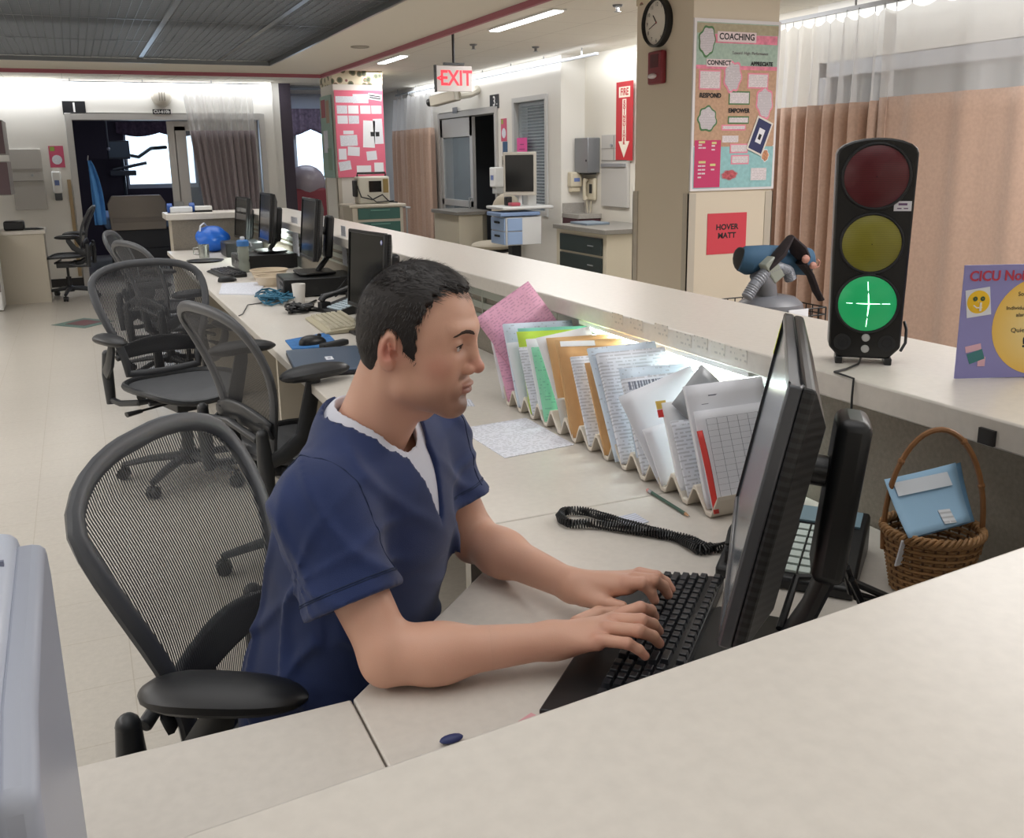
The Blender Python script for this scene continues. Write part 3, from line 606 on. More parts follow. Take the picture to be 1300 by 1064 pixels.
ce = dup(ch); ce['label'] = 'mesh chair by the left counter under the soap dispenser'
cd1 = dup(ch); cd1['label'] = 'mesh chair of which only a thin curved top shows, farthest along the desk'
cd2 = dup(ch); cd2['label'] = 'mesh chair whose dark top shows just behind the chair turned to the viewer'
for o, (x, y, z, a) in {ch: (.335, 1.545, 0, -33), cb: (.36, 4.60, 0, -72), cc: (.655, 3.36, .04, 16), ce: (-.17, 11.72, 0, 172), cd1: (.50, 7.1, 0, -12), cd2: (.55, 6.3, 0, 20)}.items():
    o.location = (x, y, z); o.rotation_euler = (0, 0, RAD(a))
cc.location.z = 0
# ================= monitors, computers =================
SCR = mat('dark_screen', '#0c0e10', .12, spec=.6); CASE = mat('monitor_case', '#1b1c1e', .32); SIL = mat('silver_grey_plastic', '#8c8e92', .35)
VENT = mat_stripes('monitor_vent_ribs', '#101112', '#242527', 'Y', 27, .5, .4, soft=.2)
def monitor(label, c, W, Hh, az, tilt, zb, silver=True, slab_dx=.09, base=(.28, .2), scr=SCR):
    """screen centre c, facing azimuth az (deg); local x = screen right (seen from the front), y = up, z = out of the screen"""
    n_ = Vector((cos(RAD(az))*cos(RAD(tilt)), sin(RAD(az))*cos(RAD(tilt)), sin(RAD(tilt))))
    rt = Vector((0, 0, 1)).cross(n_).normalized(); upv = n_.cross(rt); M_ = frame(c, rt, upv)
    t_ = thing('computer_monitor', label, 'monitor', loc=(c[0], c[1], zb), rz=RAD(az+90)); Ti = t_.matrix_basis.inverted() @ M_
    def bd(b, nm, m_, **k): return b.build(nm, m_, t_, mat4=Ti, **k)
    bz = .012
    b = B(); b.bb(-W/2, -W/2+bz, -Hh/2, Hh/2, -.012, .004); b.bb(W/2-bz, W/2, -Hh/2, Hh/2, -.012, .004); b.bb(-W/2+bz, W/2-bz, Hh/2-bz, Hh/2, -.012, .004); b.bb(-W/2+bz, W/2-bz, -Hh/2, -Hh/2+bz*1.4, -.012, .004)
    bd(b, 'bezel', mat('bezel_dark_silver', '#4d4f53', .3, metal=.3) if silver else CASE, bevel=.003)
    b = B(); b.bb(-W/2+bz, W/2-bz, -Hh/2+bz*1.4, Hh/2-bz, -.008, .0); bd(b, 'screen', scr, smooth=False)
    b = B()
    x, y = W/2, Hh/2
    b.add([(-x, -y, -.012), (x, -y, -.012), (x, y, -.012), (-x, y, -.012), (-x, -y, -.026), (x, -y, -.026), (x, y, -.026), (-x, y, -.026), (-x+.05, -y+.04, -.052), (x-.05, -y+.04, -.052), (x-.05, y-.05, -.052), (-x+.05, y-.05, -.052)],
          [(0, 1, 5, 4), (1, 2, 6, 5), (2, 3, 7, 6), (3, 0, 4, 7), (4, 5, 9, 8), (5, 6, 10, 9), (6, 7, 11, 10), (7, 4, 8, 11), (8, 9, 10, 11), (0, 3, 2, 1)])
    rc = b
    b = B()
    for i in range(0): yy = -Hh*.33+i*Hh*.66/15; b.box((-x+.036, yy, -.0445), (.046, .0035, .005), ry=RAD(27.5)); b.box((x-.036, yy, -.0445), (.046, .0035, .005), ry=RAD(-27.5))
    bd(rc, 'rear_case', VENT, bevel=.004, smooth=False)
    # stand: pivot, column slab, neck and base in the thing's own upright frame (local x right, local -y forward)
    lc = t_.matrix_basis.inverted() @ Vector(c); zc0 = lc.z
    b = B(); b.tube([(0, .045, zc0-.01), (0, slab_dx, zc0-.015)], .022, 12); b.build('pivot', CASE, t_)
    b = B(); b.box((0, slab_dx+.02, zc0-.05), (.085, .045, .235), rx=RAD(-6)); b.build('stand_column', BLK, t_, bevel=.014, seg=3)
    b = B(); b.tube([(0, slab_dx+.015, zc0-.15), (0, slab_dx-.01, max(.06, zc0-.22)), (0, slab_dx-.05, .012)], [.03, .028, .03], 10, up=(0, 1, 0), flat=(.5, 1.1)); b.build('stand_neck', BLK, t_)
    b = B(); bw_, bd_ = base; b.prism([(-bw_/2, -.5*bd_+.03), (-bw_/2+.03, -.5*bd_), (bw_/2-.03, -.5*bd_), (bw_/2, -.5*bd_+.03), (bw_/2-.03, bd_/2), (-bw_/2+.03, bd_/2)], 0, .012, Matrix.Translation((0, .02, 0))); b.build('stand_base', BLK, t_, bevel=.004)
    return t_, Ti
main_scr = mat('tilted_screen', '#5d6670', .18, spec=.6)
mm, Ti = monitor('large black flat monitor seen edge-on in front of the typing man', (.823, 1.01, 1.061), .50, .33, 140.7, 11.4, DZ+.0005, scr=main_scr)
b = B(); b.add([(-.245, .10, .0045), (-.228, .10, .0045), (-.222, .145, .0045), (-.236, .150, .0045), (-.245, .10, .005), (-.228, .10, .005), (-.222, .145, .005), (-.236, .150, .005)], [(0, 1, 2, 3), (4, 7, 6, 5), (0, 4, 5, 1), (1, 5, 6, 2), (2, 6, 7, 3), (3, 7, 4, 0)])
o = b.build('sticky_note', mat('yellow_green_note', '#d7e03a', .6), mm, smooth=False, mat4=Ti); o['label'] = 'yellow green sticky note on the screen edge'
cpuz = DZ+.105
m4, T4 = monitor('black monitor facing the viewer right behind the man’s head', (1.077, 3.90, 1.011), .41, .33, 185.7, 4, DZ+.0005, False)
b = B(); b.lathe([(.010, .0), (.010, .001)], (.41/2-.03, .33/2-.035, .0045), 20, cap=True); b.build('round_sticker', mat('sticker_ring', '#8f94c8', .5), m4, mat4=T4)
b = B(); b.lathe([(.0055, .0), (.0055, .0018)], (.41/2-.03, .33/2-.035, .0045), 20, cap=True); b.build('sticker_centre', PW, m4, mat4=T4)
m3, _ = monitor('black monitor standing on the desktop computer beside the paper cup', (1.15, 5.307, 1.10), .41, .33, 178, 6, cpuz+.0005, False)
m2, _ = monitor('black monitor standing on the computer behind the drink bottle', (1.17, 6.75, 1.088), .41, .33, 180, 6, cpuz+.0005, False, slab_dx=.065)
m1, _ = monitor('black monitor farthest along the desk', (1.20, 8.02, 1.02), .41, .33, 184, 6, DZ+.0005, False, slab_dx=.05)
# desktop computers
def computer(label, x, y, rz, w_=.38, d_=.33, h_=.10):
    t_ = thing('desktop_computer', label, 'computer', (x, y, DZ), rz)
    b = B(); b.bb(-w_/2, w_/2, -d_/2, d_/2, .006, h_); b.bb(-w_/2+.02, w_/2-.02, -d_/2+.02, d_/2-.02, 0, .007); b.build('case', BLK, t_, bevel=.005)
    b = B(); b.bb(-w_/2-.004, -w_/2, -d_/2+.01, d_/2-.01, .012, h_-.006); b.build('front_panel', mat('dark_silver_panel', '#34363a', .35, metal=.3), t_, bevel=.002)
    b = B(); b.cyl((-w_/2-.006, 0, h_/2), (-w_/2-.003, 0, h_/2), .012); b.build('badge', SIL, t_)
    b = B(); b.bb(-w_/2-.006, -w_/2-.003, -d_/2+.04, -d_/2+.15, h_*.62, h_*.78); b.build('disc_drive', BLKM, t_, smooth=False)
    return t_
computer('black desktop computer lying flat beside the white paper cup', 1.16, 5.25, RAD(-4))
computer('black desktop computer lying flat behind the drink bottle', 1.14, 6.72, RAD(2))
# white paper cup
def cup(label, x, y, z, r=.034, h=.095):
    t_ = thing('paper_cup', label, 'cup', (x, y, z))
    b = B(); b.lathe([(.024, 0), (.024, .004), (r-.002, h), (r, h), (r+.001, h-.002), (.0265, 0)], n=28, cap=False); b.lathe([(.0, .003), (.0255, .003), (.0255, .005), (0, .005)], n=28, cap=False); b.build('cup_wall', mat('cup_paper', '#e6e3de', .6), t_)
    b = B(); b.tube([(r*cos(2*pi*k/24), r*sin(2*pi*k/24), h) for k in range(24)], .0018, 6, True); b.build('rolled_rim', mat('cup_paper', '#e6e3de', .6), t_)
cup('white paper cup in front of the desktop computer', 1.00, 4.93, DZ)
# keyboards
def keyboard(label, M4, L_=.45, dp=.16, palm=.055, dark=True, curved=0):
    t_ = thing('keyboard', label, 'keyboard', mat4=M4)
    cs = mat('keyboard_case_black', '#141517', .4) if dark else mat('keyboard_case_beige', '#b3ab92', .5)
    ky = mat('key_black', '#26282c', .3) if dark else mat('key_beige', '#c9c2ad', .45)
    b = B(); b.add([(0, 0, .002), (L_, 0, .002), (L_, dp, .002), (0, dp, .002), (0, 0, .010), (L_, 0, .010), (L_, palm, .015), (0, palm, .015), (0, dp, .026), (L_, dp, .026)],
                   [(0, 3, 2, 1), (0, 1, 5, 4), (4, 5, 6, 7), (7, 6, 9, 8), (2, 3, 8, 9), (1, 2, 9, 6, 5), (3, 0, 4, 7, 8)])
    b.build('case', cs, t_, bevel=.003, smooth=False)
    rows = 6; kp = (dp-palm-.012)/rows; zz = lambda y: .015+(y-palm)/(dp-palm)*.011
    cols = int((L_-.02)/.0192)
    for r_ in range(rows):
        y = palm+.004+kp*r_+(0 if r_ < 5 else .007); x = .008; k = 0
        while x < L_-.018:
            w_ = .0192
            if r_ == 0 and abs(x-.10) < .012: w_ = .110
            elif (x < .01) and 0 < r_ < 5: w_ = .0192*(2.2-.25*r_)
            elif abs(x-.285) < .012 and 0 < r_ < 5: w_ = .034
            if abs(x-.315) < .0097 or abs(x-.385) < .0097:
                x += .007
            if x+w_ > L_-.006: break
            q = B(); z0 = zz(y+kp/2); hk = .0085; g = .0012; t2 = .0032
            q.add([(x+g, y+g, z0), (x+w_-g, y+g, z0), (x+w_-g, y+kp-g, z0), (x+g, y+kp-g, z0), (x+t2, y+t2*.7, z0+hk), (x+w_-t2, y+t2*.7, z0+hk), (x+w_-t2, y+kp-t2, z0+hk), (x+t2, y+kp-t2, z0+hk)],
                  [(0, 3, 2, 1), (4, 5, 6, 7), (0, 1, 5, 4), (1, 2, 6, 5), (2, 3, 7, 6), (3, 0, 4, 7)])
            KEYS.append((t_, q, ky)); x += w_
    return t_
KEYS = []
def flush_keys(single=False, limit=100):
    if single:
        b = B(); t_ = KEYS[0][0]
        for _, q, m_ in KEYS: b.add(q.v, q.f)
        o = b.build('keys', KEYS[0][2], t_, smooth=False); o['kind'] = 'stuff'
    else:
        for i, (t_, q, m_) in enumerate(KEYS[-limit:]): q.build('key', m_, t_, smooth=False, bevel=.0008, seg=1)
        rest = KEYS[:-limit]
        if rest:
            b = B()
            for _, q, m_ in rest: b.add(q.v, q.f)
            o = b.build('keys', rest[0][2], rest[0][0], smooth=False); o['kind'] = 'stuff'
    KEYS.clear()
kd = Vector((.72, .694, 0)); ku = Vector((-.694, .72, 0))
# origin at the palm-rest corner nearest the viewer; x runs along the keys, y toward the monitor
kb_o = Vector((.483, 1.012, DZ)); kx = Vector((.72, .694, 0)).normalized(); kyv = Vector((.694, -.72, 0)).normalized()
Mk = frame(kb_o + kx*.46, -kx, kyv)
kbm = keyboard('black keyboard with a palm rest under the man’s hands', Mk, .46, .165, .060); KEYS.sort(key=lambda e: max(e[1].v, key=lambda v: v.x).x * -1); flush_keys()
p = [pz(416, 421, .77), pz(460, 410, .77), pz(386, 400, .77)]
Mb = frame(Vector((p[0].x, p[0].y, DZ)), (-.03, -1, 0), (1, -.03, 0)); Mb = frame(Vector((.905, 4.36, DZ)), (-.02, -1, 0), (1, -.02, 0))
keyboard('beige keyboard lying on the desk in front of the monitor behind the man', Mb, .44, .17, .02, dark=False); flush_keys(True)
keyboard('black keyboard lying in front of the bottle farther along the desk', frame(Vector((.74, 6.62, DZ)), (.1, -1, 0), (1, .1, 0)), .44, .155, .02); flush_keys(True)
# mouse + pad
def mouse(label, x, y, rz):
    t_ = thing('computer_mouse', label, 'mouse', (x, y, DZ+.004), rz)
    b = B()
    def f_(u, v): a = 2*pi*u; e_ = v; return (.058*cos(a)*sin(e_*pi/2), .031*sin(a)*sin(e_*pi/2)*(1-.12*cos(a)), .0355*cos(e_*pi/2)**.8*(1-.18*cos(a)*sin(e_*pi/2)))
    b.grid(f_, 28, 8); b.build('shell', BLK, t_)
    b = B(); b.cyl((.03, -.004, .030), (.03, .004, .030), .008, n=14); b.build('scroll_wheel', BLKM, t_)
flat('mouse_pad', [(371, 444), (432, 440), (415, 423), (362, 433)], mat('blue_mouse_pad', '#2f6fae', .6, var=.25, vscale=30), 'blue mouse pad lying beside the closed laptop', 'mouse pad', t=.004)
mouse('black mouse on the blue mouse pad', .80, 3.74, RAD(12))
b = B(); b.box((.86, 3.63, DZ+.016), (.13, .035, .022), rz=.5); tag(b.build('stapler', BLKM, bevel=.006), 'small black stapler lying on the edge of the blue mouse pad', 'stapler')
mouse('black mouse lying beside the far black keyboard', .79, 6.02, RAD(5))
# laptop
P = [pz(x, y, DZ+.02) for x, y in ((376, 474), (476, 466), (465, 437), (366, 443))]
M_ = frame(Vector((P[0].x, P[0].y, DZ)), P[1]-P[0], P[3]-P[0]); Wl = .30; Dl = .25
lt = thing('laptop', 'closed blue grey laptop with a small white sticker lying on the desk behind the man', 'laptop', mat4=M_)
Wl = (P[1]-P[0]).length; Dl = (P[3]-P[0]).length*.93
b = B(); b.bb(0, Wl, 0, Dl, .002, .014); b.build('base', mat('laptop_dark_base', '#2b2a33', .4), lt, bevel=.003)
b = B(); b.bb(0, Wl, 0, Dl, .0145, .022); b.build('lid', mat('laptop_lid_blue_grey', '#53647a', .32, metal=.2), lt, bevel=.004)
b = B(); b.bb(Wl*.46, Wl*.56, Dl*.42, Dl*.56, .0221, .0226); b.build('sticker', PW, lt, smooth=False)
b = B(); b.bb(Wl*.49, Wl*.53, Dl*.46, Dl*.52, .0226, .0229); b.build('sticker_mark', mat('grey_mark', '#9aa0b0', .5), lt, smooth=False)
# desk phone beside man
def phone(label, o_, rz, w_=.21, d_=.24, slope=.075, keycol='#c9d6d0', lcd=True):
    t_ = thing('desk_phone', label, 'telephone', o_, rz)
    b = B(); b.add([(-w_/2, -d_/2, 0), (w_/2, -d_/2, 0), (w_/2, d_/2, 0), (-w_/2, d_/2, 0), (-w_/2, -d_/2, .022), (w_/2, -d_/2, .022), (w_/2, d_/2, slope), (-w_/2, d_/2, slope)], [(0, 3, 2, 1), (4, 5, 6, 7), (0, 1, 5, 4), (1, 2, 6, 5), (2, 3, 7, 6), (3, 0, 4, 7)]); b.build('body', BLK, t_, bevel=.006)
    sl = math.atan2(slope-.022, d_); S = Matrix.Translation((0, -d_/2, .0225)) @ Matrix.Rotation(sl, 4, 'X'); Ld = math.hypot(d_, slope-.022)
    kc = mat('phone_key_'+keycol[1:], keycol, .5); n_ = 0
    for i in range(7):
        for j in range(6):
            q = B(); q.bb(-w_/2+.072+j*.022, -w_/2+.072+j*.022+.018, .018+i*.0215, .018+i*.0215+.015, .0, .005, S); q.build('key', kc, t_, smooth=False)
    b = B(); b.bb(-w_/2+.075, w_/2-.012, Ld-.06, Ld-.012, .0, .004, S); b.build('display', mat('phone_display', '#7f99a5', .15), t_, smooth=False)
    h = thing_part = B(); h.tube([(-w_/2+.032, -.09, .055), (-w_/2+.032, -.075, .075), (-w_/2+.032, .0, .088), (-w_/2+.032, .075, .105), (-w_/2+.032, .095, .088)], [.022, .021, .015, .021, .022], 12, up=(1, 0, 0), flat=(1.0, .75)); h.build('handset', BLK, t_)
    for (ya, yb, za, zb_) in ((-.10, -.05, .02, .05), (.055, .10, .05, .085)): b = B(); b.bb(-w_/2+.012, -w_/2+.052, ya, yb, za, zb_); b.build('cradle', BLKM, t_, bevel=.003)
    return t_
phone('black desk phone with pale keys behind the big monitor', (1.105, 1.245, DZ), RAD(-50), .23, .23, .075)
phone('black desk phone with a pale key strip right of the paper cup', (1.13, 4.50, DZ), RAD(-75), .2, .2, .07, '#b9c9d2')
# bottle, paper stack, cables, bag, tray
bt = thing('drink_bottle', 'clear drink bottle with a blue cap standing beside the far keyboard', 'bottle', (.97, 6.50, DZ))
b = B(); b.lathe([(.030, 0), (.036, .006), (.036, .06), (.032, .075), (.036, .09), (.038, .15), (.036, .175)]); b.build('body', mat('bottle_clear', '#9aa096', .15, alpha=.85), bt)
b = B(); b.lathe([(.040, .172), (.040, .205), (.030, .212)]); b.build('cap', mat('bottle_blue_cap', '#3f77b8', .4), bt)
b = B(); b.lathe([(.014, .212), (.016, .225), (.010, .235)]); b.tube([(.03, 0, .20), (.05, 0, .19), (.055, 0, .165)], .006); b.build('spout', mat('bottle_white_spout', '#c9cbd0', .4), bt)
flat('paper_stack', [(278, 374), (325, 375), (340, 359), (282, 361)], PWp, 'white printed papers lying on the desk before the tangle of cables', t=.006)
CBL = mat('teal_cable', '#2f6b86', .5)
rr = random.Random(7)
def tangle(name, label, c, sx, sy, m_, n_=5, r=.0035):
    b = B()
    for k in range(n_):
        pts = []; a0 = rr.uniform(0, 6)
        for i in range(26):
            a = a0+i*.55; pts.append((c[0]+sx*cos(a)*(.5+.5*sin(i*.37+k)), c[1]+sy*sin(a*1.1+k)*(.5+.4*cos(i*.23)), c[2]+.006+.009*abs(sin(i*.8+k))+k*.004))
        b.tube(pts, r, 6)
    tag(b.build(name, m_), label, 'cable')
tangle('cable_bundle', 'bundle of teal coiled leads lying by the papers on the desk', (.90, 5.05, DZ), .10, .26, CBL, 7, .0045)
tangle('cable_bundle', 'bundle of black leads lying in front of the paper cup', (.93, 4.62, DZ), .07, .11, BLK, 6, .006)
b = B(); b.tube([(.98, 4.62, DZ+.006), (1.05, 4.5, DZ+.006), (1.0, 4.78, DZ+.006), (1.08, 4.9, DZ+.008)], .006); b.tube([(.86, 5.0, DZ+.004), (.74, 4.95, DZ+.004), (.67, 4.66, DZ+.004), (.645, 4.62, DZ+.003)], .0025, 6)
tag(b.build('loose_cable', BLK), 'thin loose cable trailing over the desk edge near the cup', 'cable')
bg = thing('blue_bag', 'bright blue plastic bag standing at the far end of the desk', 'bag', (.98, 8.12, DZ))
b = B()
def fb(u, v):
    a = 2*pi*u; e_ = pi*v; k = 1+.09*sin(3*a+2*e_)+.06*sin(7*a+5*e_)
    return (.13*cos(a)*sin(e_)*k, .11*sin(a)*sin(e_)*k, .105-.105*cos(e_)*(1+.06*sin(5*a)*sin(e_)))
b.grid(fb, 40, 16); b.build('sack', mat('blue_plastic_bag', '#1f63c4', .3), bg)
b = B(); b.tube([(-.03, .02, .20), (-.06, 0, .235), (-.09, -.02, .215), (-.10, -.03, .17)], .01, 6, flat=(.3, 1)); b.build('handle', mat('bag_tie', '#c9d0dc', .4), bg)
tr_ = thing('round_black_tray', 'low round black tray with a silver mug on it near the desk edge', 'tray', (.82, 7.35, DZ))
b = B(); b.lathe([(.12, 0), (.135, .012), (.125, .012), (.115, .006)]); b.build('dish', BLK, tr_)
mg = thing('steel_mug', 'small steel mug standing behind the round black tray', 'mug', (.85, 7.66, DZ))
b = B(); b.lathe([(.038, 0), (.042, .1), (.039, .1), (.036, .006)]); b.build('cup_wall', mat('steel', '#a9aca8', .25, metal=.8), mg)
b = B(); b.tube([(-.04, 0, .08), (-.075, 0, .075), (-.075, 0, .03), (-.038, 0, .025)], .005); b.build('handle', mat('steel', '#a9aca8', .25, metal=.8), mg)
b = B(); b.bb(1.0, 1.28, 7.55, 7.85, DZ, DZ+.11); o = b.build('printer_box', BLK, bevel=.01); tag(o, 'low black box-shaped printer on the desk between the far monitors', 'printer')
b = B()
for k in range(7):
    b.tube([(1.18+.02*k, 4.9+.1*k, DZ+.02), (1.26, 4.9+.09*k, DZ+.07+.015*(k % 3)), (1.32, 5.0+.12*k, DZ+.11-.01*k), (1.34, 5.2+.1*k, DZ+.01)], .0045, 6)
tag(b.build('monitor_cables', BLK), 'black cables hanging behind the monitor on the desktop computer', 'cable')
b = B()
for k in range(4): b.tube([(.93+.01*k, .96, .93-.02*k), (.99+.01*k, .99, .83-.01*k), (1.08, .99-.02*k, .79-.006*k), (1.17, .97-.025*k, .765)], .005, 8)
b.tube([(.86, .99, .80), (.93, 1.04, .845), (1.0, 1.02, .84), (1.06, .98, .81)], .006, 8)
tag(b.build('monitor_cables', BLK), 'black cables hanging behind the big monitor onto the corner desk', 'cable')
# ================= things on the ledge =================
rv = Vector((.758, -.652, 0)).normalized()
TLo = Vector((1.418, 1.430, LZ))
MT = frame(TLo, rv, (0, 0, 1))       # local x right, y up, z toward the viewer
tl = thing('traffic_light_noise_meter', 'black traffic light noise meter with its green lens lit, standing on the ledge', 'traffic light', mat4=MT)
Wt, Ht, Dt = .150, .445, .075
pts = [(-.052, .012), (.052, .012), (Wt/2, .035), (Wt/2, Ht-.03)]
for k in range(1, 10):
    a = pi*k/10; pts.append((Wt/2*cos(a), Ht-.03+.03*sin(a)))
pts += [(-Wt/2, Ht-.03), (-Wt/2, .035)]
b = B(); b.prism([(x*(.90+.10*min(1, y/Ht)), y) for x, y in pts], -Dt+.004, 0); b.build('housing', mat('black_gloss_housing', '#141415', .28), tl, bevel=.004)
b = B(); b.prism([(x*(.90+.10*min(1, y/Ht))*1.012, y*1.002-.0004) for x, y in pts], -Dt, -Dt*.55); b.build('silver_back_shell', mat('silver_shell', '#a5a6a8', .35, metal=.5), tl, bevel=.003)
def lens(name, y, m_, lab, r_=.056):
    b = B(); b.lathe([(r_, 0), (r_*.99, .004), (r_*.8, .011), (r_*.45, .017), (.001, .019)], (0, y, 0), 36, cap=False); o = b.build(name, m_, tl); o['label'] = lab
    b = B(); b.tube([(r_*1.03*cos(2*pi*k/36), y+r_*1.03*sin(2*pi*k/36), .002) for k in range(36)], .0035, 8, True); b.build('lens_ring', BLK, tl)
lens('red_lens', .372, mat_stripes('red_lens', '#4c1017', '#5e171f', 'Y', 90, .5, .38), 'dark red unlit lens', .060)
lens('yellow_lens', .243, mat_stripes('yellow_lens', '#77721f', '#8a8428', 'Y', 90, .5, .4), 'dull yellow unlit lens', .056)
GLN = mat('green_lens_lit', (.01, .25, .09, 1), .35); N, L, p_ = nodes(GLN); p_.inputs['Emission Color'].default_value = (.02, .75, .22, 1); p_.inputs['Emission Strength'].default_value = .22
lens('green_lens', .124, GLN, 'glowing green lens')
b = B(); b.tube([(0, .124-.045, .0125), (0.002, .124, .0205), (-.002, .124+.045, .0125)], [.0005, .0013, .0005], 6); b.tube([(-.04, .126, .0135), (0, .126, .0205), (.042, .126, .0135)], [.0004, .0009, .0004], 6)
b.build('led_star_glint', mat('green_led', (.6, 1, .75, 1), .4, emit=4), tl)  # crossed glowing slivers draw the star highlight of the lit LED
for x in (-.042, .042):
    b = B(); b.lathe([(.017, .0005), (.0165, .002), (.012, .0012), (.002, .0018)], (x, .045, 0), 24, cap=False); b.tube([(x+.009*cos(2*pi*k/20), .045+.009*sin(2*pi*k/20), .002) for k in range(20)], .0008, 5, True); b.build('speaker_grille', BLKM, tl)
for y in (.055, .032):
    b = B(); b.lathe([(.0078, .0), (.0078, .004), (.006, .006), (.001, .006)], (0.002, y, 0), 20); b.build('knob', mat('pale_knob', '#b9bab8', .4), tl)
b = B(); b.bb(.036, .068, .306, .325, .0005, .0015); b.build('sticker', mat('white_sticker', '#e0dfe4', .5), tl, smooth=False)
b = B(); b.bb(.044, .060, .317, .321, .0015, .0018); b.bb(.042, .050, .310, .312, .0015, .0018); b.bb(.054, .062, .310, .312, .0015, .0018); b.build('sticker_print', mat('purple_print', '#6a4a72', .5), tl, smooth=False)
for x in (-.047, .047):
    b = B(); b.bb(x-.007, x+.007, 0, .014, -.055, .004); b.build('foot', BLK, tl, bevel=.002)
b = B(); b.tube([(-.0, .010, -.04), (-.01, .004, .02), (-.035, .003, .07), (-.058, .003, .10)], .0022, 6); b.tube([(.069, .03, .0), (.078, .045, -.01), (.079, .07, -.02), (.075, .085, -.03)], .003, 6); b.build('cord', BLK, tl)
b = B(); cp = [MT @ Vector((-.058, .003, .10)), Vector((1.304, 1.335, 1.052)), Vector((1.298, 1.33, 1.02)), Vector((1.29, 1.32, .93)), Vector((1.27, 1.30, .78)), Vector((1.22, 1.26, .757))]
b.tube(cp, .0022, 6); tag(b.build('power_cord', BLK), 'thin black power cord dropping over the ledge edge below the traffic light', 'cord')
# purple sign
sr = Vector((.93, -.365, 0)); So = Vector((1.470, 1.250, LZ+.001)); MS = frame(So, sr, (0, 0, 1))
PUR = mat('lavender_card', '#8f8cc4', .45); sg = thing('notice_card', 'lavender notice card with a yellow disc standing on the ledge at the right edge', 'sign', mat4=MS)
WS, HS = .265, .213
b = B(); b.bb(0, WS, 0, HS, -.003, 0); b.build('card', PUR, sg, smooth=False)
b = B(); b.prism([(-.001, 0), (-.055, 0), (-.055, .002), (-.003, .12)], .10, .16, Matrix(((0, 0, 1, 0), (0, 1, 0, 0), (1, 0, 0, -.004), (0, 0, 0, 1)))); b.build('easel_back', mat('card_back', '#c9c9cf', .6), sg, smooth=False)
YG = mat('yellow_disc', '#f0c850', .5); N, L, p_ = nodes(YG); g_ = N.new('ShaderNodeTexGradient'); g_.gradient_type = 'SPHERICAL'; mp = N.new('ShaderNodeMapping'); mp.inputs['Location'].default_value = (-.155*9, -.095*9, 0); mp.inputs['Scale'].default_value = (9, 9, 9)
L.new(N['Texture Coordinate'].outputs['Object'], mp.inputs[0]); L.new(mp.outputs[0], g_.inputs[0]); r_ = N.new('ShaderNodeValToRGB'); r_.color_ramp.elements[0].color = lin('#eebc3c'); r_.color_ramp.elements[1].color = lin('#f4e3a8'); L.new(g_.outputs[0], r_.inputs[0]); L.new(r_.outputs[0], p_.inputs['Base Color'])
b = B(); b.lathe([(.001, .0004), (.093, .0004), (.093, .0001)], (.155, .098, 0), 48, cap=False); b.build('yellow_disc', YG, sg, smooth=False)
INK = mat('black_ink', '#2a2a33', .7); REDI = mat('red_ink', '#c03a50', .6)
def tx(nm, s_, x, y, sz, m_, par, al='LEFT', z=.0008, bold=0, sx=1, M=None): return text(nm, s_, sz, (M if M is not None else Matrix.Identity(4)) @ Matrix.Translation((x, y, z)), m_, par, al, bold, sx, .0002)
tx('title_text', 'CICU Noise Reduction', .010, .192, .026, REDI, sg, bold=.0006, sx=.95)
tx('body_text', 'Sound', .105, .158, .011, INK, sg); tx('body_text', 'Individual', .085, .132, .010, INK, sg, sx=1.1); tx('body_text', 'alarms', .105, .119, .010, INK, sg, sx=1.1); tx('body_text', 'Quiet', .098, .090, .012, INK, sg, sx=1.1); tx('body_text', '!', .122, .066, .026, INK, sg, bold=.0006)
b = B(); b.box((.031, .144, .0006), (.046, .052, .0006), rz=RAD(8)); b.build('picture_patch', PW, sg, smooth=False)
b = B(); b.lathe([(.001, .0018), (.020, .0014), (.0215, .001)], (.031, .145, 0), 30, cap=False); b.build('smiling_face', mat('emoji_yellow', '#f2c21e', .5), sg)
b = B()
for x in (.024, .038): b.lathe([(.001, .0026), (.0045, .0022)], (x, .151, 0), 14, cap=False)
b.build('eyes', mat('emoji_green', '#3f5a3a', .5), sg, smooth=False)
b = B(); b.tube([(.022, .139, .002), (.028, .134, .002), (.038, .135, .002)], .0013, 6); b.bb(.033, .037, .128, .144, .002, .003); b.build('mouth_and_finger', mat('emoji_white', '#e8e3dc', .5), sg)
b = B(); b.box((.036, .042, .0006), (.030, .020, .0006), rz=RAD(20)); b.build('clip_art_bed', mat('teal_clip', '#3f7d80', .5), sg, smooth=False)
b = B(); b.box((.030, .058, .0005), (.030, .012, .0005), rz=RAD(12)); b.box((.048, .032, .0005), (.014, .018, .0005)); b.build('clip_art_cloud', mat('pink_clip', '#e2b4c2', .5), sg, smooth=False)
# ================= basket =================
bk = thing('wicker_basket', 'round wicker basket with a tall hoop handle holding blue leaflets', 'basket', (1.238, 1.068, DZ), RAD(-35)); bk.scale = (.93, .93, .97)
WK = mat('wicker_brown', '#a0794f', .6, var=.22, vscale=60); WK2 = mat('wicker_dark', '#6d4c30', .6, var=.2, vscale=60); WK3 = mat('cane_handle', '#8a5f38', .5, var=.15, vscale=40)
rr_b = lambda z: .060+.022*(z/.105)
b = B(); nst = 26
for row in range(17):
    z = .004+row*.0062; pts = []
    for k in range(nst*2): a = 2*pi*k/(nst*2); q = rr_b(z)+.0030*(1 if (k//1+row) % 2 == 0 else -1)*(1 if k % 2 == 0 else 0); pts.append((q*cos(a), q*sin(a)*.9, z))
    b.tube(pts, .0028, 6, True)
b.build('weave', WK, bk)
b = B()
for k in range(nst): a = 2*pi*(2*k)/(nst*2); b.tube([(rr_b(0)*cos(a), rr_b(0)*sin(a)*.9, .001), (rr_b(.105)*cos(a), rr_b(.105)*sin(a)*.9, .108)], .0022, 6)
b.lathe([(.058, 0), (.058, .004)], n=26); b.build('stakes', WK2, bk)
b = B()
